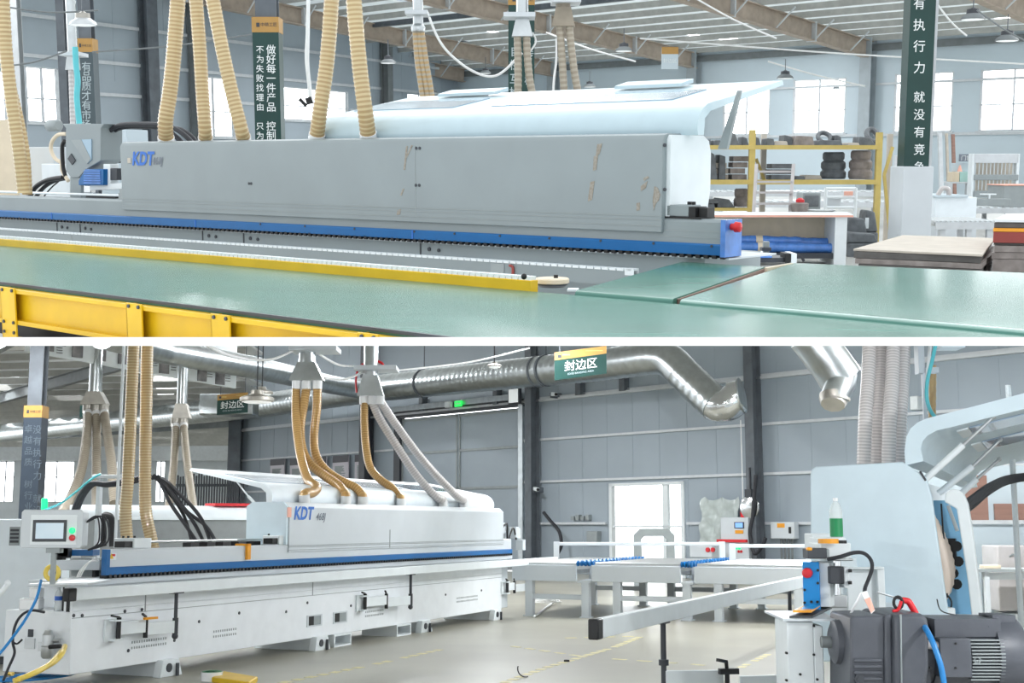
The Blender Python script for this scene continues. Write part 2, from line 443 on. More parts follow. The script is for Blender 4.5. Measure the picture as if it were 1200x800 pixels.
# sliding door (door_1) with its leaves, rails and frame
T = Thing('door_1', B, 'tall grey sliding door in the back wall below the green exit sign', None, None, 'structure')
for k in range(2):
    a = lerp(d1[0], d1[1], k / 2) + .05; b = lerp(d1[0], d1[1], (k + 1) / 2) - .03
    q = MB(); q.fbox(FWB, (a, b), (.02, .1), (.03, z1t - .12)); lf = T.part('door_leaf', q, M['wall'])
    q = MB()
    for z in (.08, z1t * .25, z1t * .5, z1t * .74, z1t - .2): q.fbox(FWB, (a, b), (-.02, .02), (z - .03, z + .05))
    for s in (a, b - .06): q.fbox(FWB, (s, s + .06), (-.02, .02), (.03, z1t - .12))
    T.part('door_rail', q, M['midgrey'], lf)
q = MB(); q.fbox(FWB, (d1[0] - .28, d1[0] + .05), (-.12, .1), (0, z1t)); q.fbox(FWB, (d1[0] - .28, d1[1] + .2), (-.12, .02), (z1t - .1, z1t + .12)); T.part('door_frame', q, M['dark'])
q = MB(); q.fbox(FWB, (d1[0] - .5, d1[1] + .25), (-.25, -.12), (z1t + .12, z1t + .3)); q.fbox(FWB, (d1[1], d1[1] + .2), (-.14, .02), (0, z1t)); T.part('door_track', q, M['galv'])
# bright glazed doorway (door_2)
T = Thing('door_2', B, 'bright white glazed doorway in the back wall right of the roller tables', None, None, 'structure')
q = MB(); w = .11; sm = lerp(d2[0], d2[1], .76); zt = wallpt(760, 618)[1]
for s in (d2[0], d2[1] - w): q.fbox(FWB, (s, s + w), (-.05, .1), (0, z2t))
q.fbox(FWB, (sm - .14, sm + .05), (0, .1), (0, z2t)); q.fbox(FWB, (d2[0], d2[1]), (-.05, .1), (z2t - .08, z2t)); q.fbox(FWB, (d2[0], d2[1]), (0, .08), (zt, zt + .06))
T.part('door_frame', q, M['white'])
q = MB(); q.fbox(FWB, (d2[0], d2[1]), (.045, .055), (0, z2t)); T.part('pane', q, M['glass'])
# dark barrier frame standing in the doorway
def frame_gate(px0, px1, pyt, pyb, Z):
    a, b, c = B.at(px0, pyb, Z), B.at(px1, pyb, Z), B.at(px0, pyt, Z); r = .09; z1 = c.z
    mb = MB(); 
    prof = [(a.x, 0), (a.x, z1 - .15), (a.x + .15, z1), (b.x - .15, z1), (b.x, z1 - .15), (b.x, 0)]
    inn = [(b.x - 2 * r, 0), (b.x - 2 * r, z1 - .25), (b.x - .25, z1 - 2 * r), (a.x + .25, z1 - 2 * r), (a.x + 2 * r, z1 - .25), (a.x + 2 * r, 0)]
    mb.prism([(x, a.y, z) for x, z in prof + inn], (0, .12, 0)); return mb
single('barrier_frame', B, frame_gate(743, 791, 619, 650, 30), M['midgrey'], 'dark grey arched barrier frame standing before the bright doorway', 'barrier')

# dark steel columns on the back wall
for px, w, lab in ((632, .3, 0), (892.5, .3, 0)):
    s, _ = wallpt(px, 550); mb = MB(); a = FWB.pt(s, -.3, 0); 
    mb.ibeam(a, a + V((0, 0, 9.4)), w * .92, .36, .03, .02, up=FWB.ey); struct('column', B, mb, M['steel'])
s, _ = wallpt(560 - 22, 550)
# column at the end of the wall (x about 284) and one in front of door_1 (x about 438, black)
s, _ = wallpt(284, 550); mb = MB(); a = FWB.pt(s, -.35, 0); mb.ibeam(a, a + V((0, 0, 9.5)), .5, .5, .04, .03, up=(0, 1, 0)); mb.beam(a + V((0, .1, 0)), a + V((0, .1, 9.5)), .42, .3, (0, 1, 0)); struct('column', B, mb, M['steel'])
s, _ = wallpt(437, 550); mb = MB(); a = FWB.pt(s, -.3, 0); mb.ibeam(a, a + V((0, 0, 9.5)), .34, .4, .04, .03, up=FWB.ey); struct('column', B, mb, M['dark'])

# big open bay on the left: roof, rafters, far wall and windows
Zf = 84.0
def bx(px, Z): return (px - 600) / F * Z
xl, xr = bx(-60, Zf), bx(296, Zf)
mb = MB(); zc = 6.6
for k in range(27):
    Za, Zb_ = 26 + k * 2.2, 28.2 + k * 2.2; x = bx(-80, Za) - 4; xe = bx(298, (Za + Zb_) / 2)
    while x < xe:
        L = min(random.choice((3, 5, 8)), xe - x); mb.box((x, Za, zc), (x + L, Zb_, zc + .08)); x += L + random.choice((0, .5, .9, 1.3))
struct('ceiling', B, mb, M['roof'])
mbs = []
for k in range(26):
    Z = 27 + k * 2.2; mb = MB(); x0, x1 = bx(-80, Z) - 2, bx(290, Z)
    mb.beam((x0, Z + 1.4, zc - .12), (x1, Z - .6, zc - .12), .09, .2); struct('purlin_beam', B, mb, M['purlin'])
for k, (Z0, Z1, p0, p1) in enumerate(((50, 38, -20, 138), (70, 60, 30, 285), (36, 30, -30, 40))):
    mb = MB(); mb.ibeam((bx(p0, Z0), Z0, zc - .45), (bx(p1, Z1), Z1, zc - .42), .2, .38); struct('rafter_beam', B, mb, M['steel2'])
FWL = Fr(B, (0, Zf, 0), (1, 0, 0), (0, 1, 0))
hs = []
def fz(py): return 1.44 + (614 - py) / F * Zf
wl = [(-2, 20), (47, 90), (137, 144), (184, 196)]
holes = [(bx(a, Zf), bx(b, Zf), fz(589), fz(541)) for a, b in wl]
wall_with_holes(FWL, xl - 4, xr + 1, 0, 6.6, holes, .2, M['greyB'], 'wall_left', B)
for k, h in enumerate(holes):
    T = Thing('window_%d' % (k + 1), B, None, None, None, 'structure'); q = MB()
    for s in (h[0], (h[0] + h[1]) / 2 - .03, h[1] - .08): q.fbox(FWL, (s, s + .07), (.0, .1), (h[2], h[3]))
    for z in (h[2], h[3] - .06, lerp(h[2], h[3], .6)): q.fbox(FWL, (h[0], h[1]), (.0, .1), (z, z + .06))
    T.part('window_frame', q, M['girt']); q = MB(); q.fbox(FWL, (h[0], h[1]), (.05, .06), (h[2], h[3])); T.part('pane', q, M['glass'])
mb = MB(); mb.fbox(FWL, (xl - 4, xr), (-.5, 0), (fz(541), fz(520))); struct('wall_band_trim', B, mb, M['girt'])

# fascia band with printed photographs
p = [B.at(-10, 400, 42), B.at(277, 400, 46)]
zb0, zb1 = B.at(115, 432, 43.6).z, B.at(277, 455, 46).z
T = Thing('display_band', B, 'long white fascia band of printed photographs hung under the roof', 'display board')
fr = Fr(B, B.at(115, 500, 28), B.at(277, 500, 31) - B.at(115, 500, 28) - V((0, 0, (B.at(277, 500, 31) - B.at(115, 500, 28)).z)))
fr = Fr(B, fr.o, V((fr.ex.x, fr.ex.y, 0)))
L = [fr.hit(30, 430, 0)[0], fr.hit(277, 440, 0)[0]]
zl, zr = fr.hit(115, 432, 0)[1], fr.hit(277, 455, 0)[1]
q = MB(); q.sprism(fr, [(L[0], zl + .2), (L[1], zr), (L[1], zr + 1.6), (L[0], zl + 1.9)], 0, .08); bd = T.part('board', q, M['white'])
for (a, b, y0, y1) in ((53, 63, 400, 411), (84, 97, 400, 418), (119, 124, 405, 423), (138, 148, 408, 426), (186, 198, 419, 437), (231, 242, 429, 446), (252, 263, 433, 450)):
    s0, zz0 = fr.hit(a, y1, 0); s1, zz1 = fr.hit(b, y0, 0); q = MB(); q.fbox(fr, (s0, s1), (-.03, 0), (zz0, max(zz1, zz0 + .2))); T.part('photo_print', q, M['photo'], bd, 'dark photo print')
for a, y0 in ((66, 404), (150, 413), (178, 419), (200, 424), (243, 432), (264, 437)):
    q = MB()
    for j in range(4): s0, z0 = fr.hit(a, y0 + j * 3, 0); q.fbox(fr, (s0, s0 + (.22 if j == 0 else .14)), (-.02, 0), (z0 - .006, z0 + (.03 if j == 0 else .006)))
    T.part('caption', q, M['paperdark'], bd)

# floor markings: worn yellow dashes
def dashes(pxs, w, gap, name='floor_marking'):
    mb = MB()
    for (x0, y0), (x1, y1) in zip(pxs, pxs[1:]):
        a, b = B.atz(x0, y0, 0), B.atz(x1, y1, 0); L = (b - a).length; d = (b - a) / L; sd = V((-d.y, d.x, 0)) * w / 2; n = int(L / gap)
        for k in range(n):
            if random.random() < .18: continue
            p, q = a + d * (k * gap), a + d * (k * gap + gap * .55)
            mb.prism([p - sd, q - sd, q + sd, p + sd], (0, 0, .003))
    struct(name, B, mb, M['tape'])
dashes([(330, 800), (440, 778), (520, 760)], .09, .22); dashes([(590, 800), (640, 782), (720, 758), (760, 742)], .09, .22)
dashes([(600, 757), (690, 770), (810, 778), (860, 783)], .06, .3); dashes([(640, 748), (760, 745)], .08, .26); dashes([(868, 782), (905, 764)], .08, .22)

# =================================================================== edge bander on the left
exB = dirn(1230); P0 = B.atz(81, 791, .145); E = Fr(B, P0, exB)
def h(px, py, t=0): return E.hit(px, py, t)
sEnd = h(588, 709)[0]
T = Thing('edge_banding_machine', B, 'long pale grey edge banding machine with blue strip standing left on the floor', 'machine')
zT = .955
q = MB(); zlo = h(82, 717)[1]
q.fbox(E, (0, sEnd), (0, .75), (.145, zlo)); q.fbox(E, (.0, sEnd), (0, .1), (zlo, zT - .03)); q.fbox(E, (.35, sEnd), (.1, .7), (zlo, zT - .03))
base = T.part('base', q, M['base'], bevel=.008)
q = MB(); q.fbox(E, (-.12, sEnd + .35), (-.03, .4), (zT - .055, zT)); T.part('table_top', q, M['greyB'], bevel=.004)
q = MB(); z7 = h(300, 704)[1]; q.fbox(E, (.0, sEnd), (-.004, 0), (z7 + .0, z7 + .006)); q.fbox(E, (h(170, 700)[0],) * 1 + (h(170, 700)[0] + .012,), (-.004, 0), (z7, zT - .1)); q.fbox(E, (h(366, 690)[0], h(366, 690)[0] + .012), (-.004, 0), (z7, zT - .1)); T.part('panel_seam', q, M['midgrey'], base)
# beam + blue strip + chain
sb0, zb = h(124, 642); zb = 1.215; sb1 = h(597, 640)[0]
q = MB(); q.fprism(E, [(-.03, 1.05), (.04, 1.05), (.04, zb), (-.015, zb), (-.03, zb - .015)], sb0, sb1); bm_ = T.part('pressure_beam', q, M['greyB'])
q = MB(); q.fprism(E, [(-.05, .985), (.02, .985), (.02, 1.055), (-.04, 1.055), (-.05, 1.045)], sb0, sb1); T.part('blue_strip', q, M['blue'], bm_, 'blue strip')
q = MB(); q.fbox(E, (sb0 - .05, sb0), (-.055, .0), (.985, zb)); T.part('end_plate', q, M['blue'], bm_, 'blue end plate')
q = MB(); q.fbox(E, (sb0 + .3, sEnd), (.14, .65), (zT, 1.12)); T.part('inner_bed', q, M['midgrey'])
q = MB(); q.fbox(E, (sb0 - .02, sb1), (-.03, .04), (zT, .985))
k = sb0
while k < sb1: q.fbox(E, (k, k + .03), (-.055, -.03), (.957, .99)); k += .065
T.part('feed_chain', q, M['black'], None, 'black feed chain')
s0, z0 = h(126, 656, -.03); s1, z1 = h(136, 648, -.03); q = MB(); q.fbox(E, (s0, s1), (-.036, -.03), (z0, z1)); lb = T.part('warning_label', q, M['white'], bm_)
q = MB(); q.fbox(E, (s0 + (s1 - s0) * .45, s1 - .02), (-.039, -.036), (lerp(z0, z1, .55), lerp(z0, z1, .9))); T.part('label_print', q, M['red'], lb)
q = MB(); q.prism([E.pt(s0 + .01, -.037, z0 + .01), E.pt(s0 + .07, -.037, z0 + .01), E.pt(s0 + .04, -.037, z0 + .06)], E.ey * -.002); T.part('label_print', q, M['yellow'], lb)
s0, z0 = h(288, 658, -.04); q = MB(); q.fbox(E, (s0, s0 + .06), (-.06, -.03), (1.07, 1.235)); q.fbox(E, (s0, s0 + .06), (-.06, .1), (1.215, 1.235)); T.part('orange_strap', q, M['orange'], bm_)
# hood
sh0, _ = h(335, 620); sh1 = h(587, 620)[0]; zh = 1.685
q = MB(); q.fprism(E, [(-.045, 1.13), (.5, 1.13), (.5, zh - .05), (.42, zh), (.02, zh), (-.045, zh - .06)], sh0, sh1); hood = T.part('hood', q, M['greyB'], bevel=.006)
q = MB(); q.fprism(E, [(-.03, zb), (.5, zb), (.5, zh - .04), (.42, zh + .004), (.02, zh + .004), (-.03, zh - .05)], sh0 - .04, sh0 - .002); T.part('end_cover', q, M['paleblue'], hood, 'pale blue end cover')
q = MB()
for zz in (1.2, 1.185, 1.15): q.fbox(E, (sh0, sh1), (-.05, -.045), (zz, zz + .006))
ss = h(453, 630)[0]; q.fbox(E, (ss, ss + .01), (-.05, -.045), (1.14, 1.37)); T.part('hood_seam', q, M['midgrey'], hood)
# logo
s0, z0 = h(344, 607, -.047); s1, z1 = h(372, 598, -.047); hgt = .165
q = MB(); q.text('KDT', E.pt(s0, -.049, z0 - .01), E.ex, E.ez, .2, italic=.2, bold=.035); T.part('logo_lettering', q, M['logoblue'], hood, 'blue logo lettering')
q = MB(); q.text('468J', E.pt(s0 + .47, -.049, z0 - .02), E.ex, E.ez, .12, italic=.3, bold=.01); T.part('logo_number', q, M['logogrey'], hood)
q = MB(); q.fbox(E, (s0 - .13, s0 - .05), (-.05, -.046), (z0 + .01, z0 + .12)); T.part('logo_tag', q, M['pinkprint'], hood)
# open lid: one curved shell hinged at the top of the hood, leaning to the back
def lid(fr, T, s0, s1, zh, wins, mats, sc=1.0, dt=.14):
    prof = [(a + dt, b) for a, b in [(.03, zh), (.018, zh + .03 * sc), (.02, zh + .07 * sc), (.032, zh + .11 * sc), (.06, zh + .15 * sc), (.095, zh + .18 * sc), (.14, zh + .205 * sc), (.21, zh + .222 * sc), (.3, zh + .235 * sc), (1.15 * sc, zh + .40 * sc), (1.17 * sc, zh + .37 * sc), (.34, zh + .195 * sc), (.18, zh + .16 * sc), (.11, zh + .11 * sc), (.1, zh)]]
    q = MB(); q.fprism(fr, prof, s0, s1); L = T.part('lid', q, mats[0], None, 'open pale blue lid', smooth=50)
    def on(t): return zh + .235 * sc + (t - dt - .3) * (.165 * sc) / (1.15 * sc - .3)
    for a, b, t0, t1 in wins:
        q = MB(); q.fprism(fr, [(t0, on(t0) - .004), (t1, on(t1) - .004), (t1, on(t1) + .006), (t0, on(t0) + .006)], a, b); T.part('lid_window', q, mats[1], L)
    return L
slid0 = sh0 - .04; slid1 = sh1 + .1
wn = [(lerp(slid0, slid1, a), lerp(slid0, slid1, b), .45, .95) for a, b in ((.03, .3), (.34, .6), (.64, .9))]
lidp = lid(E, T, slid0, slid1, zh, wn, (M['pale'], M['glassdark']))
q = MB(); q.cyl(E.pt(slid0 + .02, .25, zh - .15), E.pt(slid0 + .02, .5, zh + .07), .018, 10); q.cyl(E.pt(slid0 + .02, .5, zh + .07), E.pt(slid0 + .02, .7, zh + .28), .01, 8); T.part('gas_strut', q, M['white'], lidp)
# little motor boxes on the beam
for (a, b, yt, yb, w) in ((138, 168, 630, 641.5, .22), (312, 332, 627, 640, .2)):
    s0, z0 = h(a, yb, .1); s1, z1 = h(b, yt, .1); z0 = zb
    q = MB(); q.fbox(E, (s0 + (s1 - s0) * .3, s1), (.0, .02 + w), (z0, z1)); bxp = T.part('drive_box', q, M['white'], bevel=.008)
    q = MB(); q.fbox(E, (s0, s0 + (s1 - s0) * .3), (.02, .14), (z0 + .01, z1 - .03)); T.part('drive_motor', q, M['black'], bxp)
    q = MB()
    for u in (.4, .6, .85): q.cyl(E.pt(lerp(s0, s1, u), .16, z1), E.pt(lerp(s0, s1, u), .16, z1 + .02), .012, 8)
    T.part('screw', q, M['black'], bxp)
q = MB(); q.cyl(E.pt(h(150, 638, .3)[0], .3, 1.27), E.pt(sh0, .3, 1.27), .012, 8); T.part('guide_rod', q, M['alu'])
q = MB()
for k in range(5): s0 = h(214, 638, .3)[0] + k * .28; q.fbox(E, (s0, s0 + .14), (.2, .3), (1.12, zb + .04))
T.part('cable_clamp', q, M['black'])
# support rail in front, with black end caps
tr = -.17; s0, z0 = h(90, 695, tr); zr1 = .895; sr1 = h(654, 655, tr)[0]
q = MB(); q.fbox(E, (s0, sr1), (tr, tr + .06), (zr1 - .105, zr1)); rail = T.part('support_rail', q, M['white'], None, 'white panel support rail', bevel=.006)
q = MB(); q.fbox(E, (s0 - .1, s0), (tr - .003, tr + .063), (zr1 - .108, zr1 + .003)); T.part('end_cap', q, M['black'], rail, bevel=.008)
# swing arms carrying the rail
def swing_arm(px_post, py_top, py_bot, px_br, px_mid, scale=1.0):
    sp, zp = h(px_post, py_bot, tr + .03); st = zr1 - .1; sbk, zbk = h(px_br, (py_bot + py_top) / 2 + 12, 0); smid = h(px_mid, py_bot, tr * .55)[0]
    q = MB(); q.cyl(E.pt(sp, tr + .03, zp), E.pt(sp, tr + .03, st), .018, 12); q.cyl(E.pt(sp, tr + .03, zp + .02), E.pt(sp, tr + .03, zp + .17), .028, 12); q.ball(E.pt(sp, tr + .03, zp - .0), .032, 10); q.fbox(E, (sp - .08, sp + .08), (tr, tr + .06), (st - .012, st)); a = T.part('support_post', q, M['dark'], None, 'dark support post')
    za, zb_ = zp + .03, zp + .145
    q = MB(); q.beam(E.pt(smid, tr * .45, (za + zb_) / 2), E.pt(sp, tr + .03, (za + zb_) / 2), .03, zb_ - za); q.beam(E.pt(sbk + .08, -.06, (za + zb_) / 2 + .03), E.pt(smid, tr * .45, (za + zb_) / 2 + .03), .03, zb_ - za)
    arm = T.part('swing_arm', q, M['white'], bevel=.004)
    q = MB(); q.fbox(E, (sbk - .05, sbk + .1), (-.02, 0), (za - .02, zb_ + .06)); q.fbox(E, (sbk, sbk + .12), (-.09, 0), (za - .02, za)); q.fbox(E, (sbk, sbk + .12), (-.09, 0), (zb_ + .04, zb_ + .055)); T.part('arm_bracket', q, M['white'], arm)
    q = MB(); q.cyl(E.pt(sbk + .08, -.06, za - .02), E.pt(sbk + .08, -.06, zb_ + .075), .022, 12); q.beam(E.pt(sbk + .08, -.06, zb_ + .075), E.pt(sbk - .07, -.1, zb_ + .1), .02, .016)
    q.cyl(E.pt(smid, tr * .45, za - .02), E.pt(smid, tr * .45, zb_ + .05), .022, 12); q.beam(E.pt(smid, tr * .45, zb_ + .055), E.pt(smid - .09, tr * .45 - .03, zb_ + .09), .02, .016); T.part('pivot_handle', q, M['black'], arm)
swing_arm(205, 695, 745, 126, 172); s0, z0 = h(169, 726, -.12); s1, z1 = h(182, 722, -.12); q = MB(); q.beam(E.pt(s0, -.12, (z0 + z1) / 2), E.pt(s1, -.14, (z0 + z1) / 2), .03, z1 - z0); T.part('orange_handle', q, M['orange'], None, 'orange handle'); swing_arm(481, 673, 711, 419, 454); swing_arm(620, 661, 694, 588, 604)
# feet
for a, yb, lift in ((199, 790, 0), (377, 758.5, 1), (499, 736.5, -1), (583, 722, 0)):
    s = E.hit(a, yb, -.06)[0]
    q = MB(); q.sprism(E, [(s - .16, 0), (s + .18, 0), (s + .12, .16), (s - .12, .16)], -.07, .02); q.fprism(E, [(-.06, .0), (.8, .0), (.8, .15), (.05, .15), (-.06, .15)], s - .1, s + .1); ft = T.part('foot', q, M['white'], bevel=.006)
    q = MB(); q.cyl(E.pt(s - .03, -.078, .085), E.pt(s - .03, -.06, .085), .042, 14); q.fbox(E, (s + .06, s + .09), (-.1, -.08), (.0, .12)); T.part('foot_bolt', q, M['dark'], ft)
    if lift:
        c = s + .55 * lift; q = MB(); q.fbox(E, (c - .2, c + .2), (-.02, .5), (.0, .02)); q.fbox(E, (c - .2, c + .2), (-.02, .5), (.125, .145))
        for e in (-.2, .18): q.fbox(E, (c + e, c + e + .02), (-.02, .5), (.02, .125))
        T.part('fork_pocket', q, M['white'])
# openings, slots, screws of the base
for (a, b, yt, yb) in ((361, 375.5, 720.5, 733), (391.5, 405, 717, 729)):
    s0, z0 = h(a, yb); s1, z1 = h(b, yt); q = MB()
    q.fbox(E, (s0 - .03, s1 + .03), (-.008, 0), (z0 - .015, z0)); q.fbox(E, (s0 - .03, s1 + .03), (-.008, 0), (z1, z1 + .015)); q.fbox(E, (s0 - .03, s0), (-.008, 0), (z0, z1)); q.fbox(E, (s1, s1 + .03), (-.008, 0), (z0, z1)); fo = T.part('opening_frame', q, M['greyB'], base)
    q = MB(); q.fbox(E, (s0, s0 + (s1 - s0) * .45), (-.003, 0), (z0, z1)); T.part('opening_dark_plate', q, M['black'], fo)  # black plate on the face stands for the shaded hole
    q = MB(); q.fbox(E, (s0 + (s1 - s0) * .45, s1), (-.003, 0), (z0, z1)); T.part('opening_plate', q, M['midgrey'], fo)
for (a, b, y) in ((154, 196, 756), (250, 278, 743), (428, 450, 719.5), (535, 560, 703)):
    q = MB(); s0, z = h(a, y); s1 = h(b, y)[0]; n = max(6, int((s1 - s0) / .035))
    for r in range(2):
        for k in range(n): s = lerp(s0, s1, k / n); q.fbox(E, (s, s + .014), (-.003, 0), (z - .035 + r * .05, z - .013 + r * .05))
    T.part('vent_grille', q, M['midgrey'], base)
q = MB()
for (a, y) in ((96, 721), (86, 721), (166, 714), (146, 716), (233, 728), (335, 716.5), (411, 709.5), (522, 696.5), (564, 691.5), (150, 762), (204, 750), (280, 718), (360, 706)):
    s, z = h(a, y); q.cyl(E.pt(s, -.008, z), E.pt(s, 0, z), .016, 8)
T.part('screw_heads', q, M['dark'], base)
# left end: stepped ledge fittings
q = MB(); t0, z0 = E.hits(72, 700, 0); q.fbox(E, (.05, .3), (.1, .16), (zlo, zT - .03)); q.fbox(E, (-.01, .04), (.03, .06), (zlo, zT - .1)); T.part('end_post', q, M['black'])
for (a, b, yt, yb, m) in ((30, 41, 747, 760, 'alu'), (46, 57, 752, 763, 'alu'), (34, 39, 737, 746, 'dark')):
    ta, za = E.hits(b, yb, 0); tb, zb2 = E.hits(a, yt, 0); q = MB(); q.fbox(E, (-.012, 0), (ta, tb), (za, zb2)); T.part('inlet_plate', q, M[m], base)
q = MB(); t0, z0 = E.hits(64, 770, 0); c = E.pt(-.09, max(t0, .1), z0)
q.lathe(c, (0, 0, 1), [(0, .04), (.02, .055), (.1, .058), (.11, .05), (.2, .05), (.21, .042), (.24, .03), (.245, .01)], 16); q.cyl(c + V((0, 0, .15)), c + V((.1, 0, .15)), .02, 8); fl = T.part('air_filter', q, M['alu'], base)
q = MB(); q.cyl(c + V((.03, -.05, .1)), c + V((.14, -.07, .11)), .018, 8); T.part('filter_valve', q, M['black'], fl)
# dark equipment at the far end of the machine
s0 = sEnd + .1
for k in range(9):
    q = MB(); a = s0 + random.uniform(0, .9); b = random.uniform(0, .45); z = 1.0 + random.uniform(0, .35); q.fbox(E, (a, a + .12), (b, b + .12), (z - .05, z + .12)); T.part('end_unit_block', q, M['greyB'])
q = MB()
for k in range(5): a = s0 + k * .2; q.cyl(E.pt(a, .1 + k * .06, .98), E.pt(a, .1 + k * .06, 1.4 - .08 * (k % 2)), .05, 10)
T.part('end_unit_cylinder', q, M['alu'])
q = MB(); q.tube([E.pt(s0, .1, 1.3), E.pt(s0 + .2, .05, 1.45), E.pt(s0 + .35, .1, 1.3), E.pt(s0 + .4, .12, 1.1)], .015, 6, sm=6); q.tube([E.pt(s0 + .1, .0, 1.1), E.pt(s0 + .3, -.02, 1.38), E.pt(s0 + .6, .05, 1.2)], .015, 6, sm=6); T.part('end_unit_cable', q, M['black'])
q = MB(); s0 = sEnd; q.fbox(E, (s0, s0 + .35), (.05, .7), (.15, .95)); T.part('end_cabinet', q, M['greyB'], bevel=.01)

# ---- control console on its arm
Zc = 10.4; c0 = B.at(23, 642, Zc); c1 = B.at(97, 597, Zc)
T = Thing('control_console', B, 'grey control console with screen and buttons at the left machine\'s near end', 'control panel')
frC = Fr(B, (c0.x, Zc, 0), (1, .05, 0)); w = c1.x - c0.x
def cs(px, py): return frC.hit(px, py, 0)
q = MB(); z0, z1 = c0.z, c1.z; q.sprism(frC, [(0, z0 + .01), (.02, z0), (w - .02, z0), (w, z0 + .02), (w, z1 - .02), (w - .02, z1), (.02, z1), (0, z1 - .02)], 0, .16); hs_ = T.part('housing', q, M['greyB'], bevel=.006)
a, b = cs(35, 638), cs(91, 603); q = MB(); q.fbox(frC, (a[0], b[0]), (-.006, 0), (a[1], b[1])); q2 = T.part('face_plate', q, M['white'], hs_)
a, b = cs(38, 634.5), cs(79, 609); q = MB(); q.fbox(frC, (a[0], b[0]), (-.014, -.006), (a[1], b[1])); bz = T.part('bezel', q, M['dark'], hs_, bevel=.003)
a, b = cs(42, 631), cs(75.5, 612.5); q = MB(); q.fbox(frC, (a[0], b[0]), (-.016, -.014), (a[1], b[1])); T.part('screen', q, M['screen'], bz)
for px, py, m, nm in ((85, 621.5, 'ledgreen', 'green_button'), (85, 630, 'red', 'red_button')):
    a = cs(px, py); q = MB(); p = frC.pt(a[0], -.006, a[1]); q.lathe(p, -frC.ey, [(0, .025), (.012, .025), (.02, .02), (.022, .01)], 16); T.part(nm, q, M[m], hs_)
q = MB(); a = cs(60, 642); q.fbox(frC, (a[0] - .05, a[0] + .06), (.03, .13), (z0 - .04, z0)); q.fbox(frC, (a[0] - .015, a[0] + .02), (.05, .09), (.96, z0)); T.part('arm', q, M['midgrey'])
q = MB(); a = frC.pt(w - .01, .1, z0 + .1)
for k in range(4): q.tube([a + V((0, 0, .1)), a + V((.09 + k * .02, .02, .15)), a + V((.1 + k * .025, .05, -.05)), a + V((0, .1, -.12))], .007, 6, sm=6)
T.part('cable', q, M['cable'])

# ---- pale switch cabinet behind it
cab = Thing('electrical_cabinet', B, 'large pale blue electrical cabinet standing behind the control console', 'cabinet')
Zb = 13.6; q = MB(); a, b = B.at(-20, 768, Zb), B.at(62, 608, Zb); q.box((a.x - .5, Zb, .08), (b.x, Zb + .6, b.z)); body = cab.part('body', q, M['pale'], bevel=.01)
q = MB(); q.box((a.x - .5, Zb + .03, 0), (b.x - .02, Zb + .57, .08)); cab.part('plinth', q, M['dark'])
a, b = B.at(10.5, 639, Zb), B.at(24, 617, Zb); q = MB(); q.box((a.x, Zb - .004, a.z), (b.x, Zb, b.z)); v_ = cab.part('vent_recess', q, M['midgrey'], body)
q = MB(); 
for k in range(4): z = lerp(a.z, b.z, .15 + k * .2); q.box((a.x + .01, Zb - .012, z), (b.x - .01, Zb - .004, z + .025))
cab.part('vent_slat', q, M['dark'], v_)
# white canister and water bottle on the machine's end ledge
c = E.pt(.0, .34, zlo); a = E.hits(38, 717, .1); c = E.pt(.1, a[0], zlo)
mb = MB(); mb.prism([c + V(p) for p in ((-.1, -.07, 0), (.08, -.07, 0), (.08, .07, 0), (-.1, .07, 0))], (0, 0, .1)); mb.prism([c + V(p) for p in ((-.02, -.06, .1), (.08, -.06, .1), (.08, .06, .1), (-.02, .06, .1))], (0, 0, .1)); mb.cyl(c + V((.03, 0, .2)), c + V((.03, 0, .235)), .025, 12)
single('plastic_canister', B, mb, M['clear'], 'white plastic canister standing on the machine ledge beside the water bottle', 'canister', bevel=.012)
def bottle(hall, c, hgt, r, lab, labmat, label, capm):
    T = Thing('plastic_bottle', hall, label, 'bottle'); q = MB()
    q.lathe(c, (0, 0, 1), [(0, r * .85), (.01, r), (hgt * .3, r), (hgt * .34, r * .93), (hgt * .38, r), (hgt * .68, r), (hgt * .8, r * .75), (hgt * .9, r * .36), (hgt * .94, r * .36)], 18); T.part('bottle_body', q, M['bottle'], smooth=60)
    q = MB(); q.lathe(c + V((0, 0, hgt * lab[0])), (0, 0, 1), [(0, r * 1.02), (hgt * (lab[1] - lab[0]), r * 1.02)], 18); T.part('bottle_label', q, labmat)
    q = MB(); q.lathe(c + V((0, 0, hgt * .92)), (0, 0, 1), [(0, r * .42), (hgt * .07, r * .42), (hgt * .08, r * .38)], 14); T.part('bottle_cap', q, capm)
    return T
a = E.hits(65, 718, .02); bottle(B, E.pt(.05, max(.12, a[0]), zlo), .205, .034, (.45, .63), M['bottlelabel'], 'small clear water bottle with blue label on the machine end ledge', M['white'])
# table plate and yellow tape roll by the console
mb = MB(); a, b = B.at(38, 680, 10.6), B.at(126, 675, 11.2); mb.hexa([(a.x, 10.5, .945), (b.x, 10.7, .945), (b.x, 11.3, .945), (a.x + .15, 11.3, .945), (a.x, 10.5, .965), (b.x, 10.7, .965), (b.x, 11.3, .965), (a.x + .15, 11.3, .965)])
single('steel_shelf_plate', B, mb, M['alu'], 'thin steel plate ledge under the control console', 'shelf', bevel=.004)
mb = MB(); c = B.at(61, 671, 10.9); mb.rings([c + V((.055 * math.cos(t), 0, .055 * math.sin(t))) for t in [2 * PI * k / 20 for k in range(20)]], .02, 8, closed=True); single('edge_tape_roll', B, mb, M['yellowhose'], 'yellow tape ring standing on the plate below the console', 'tape', smooth=60)
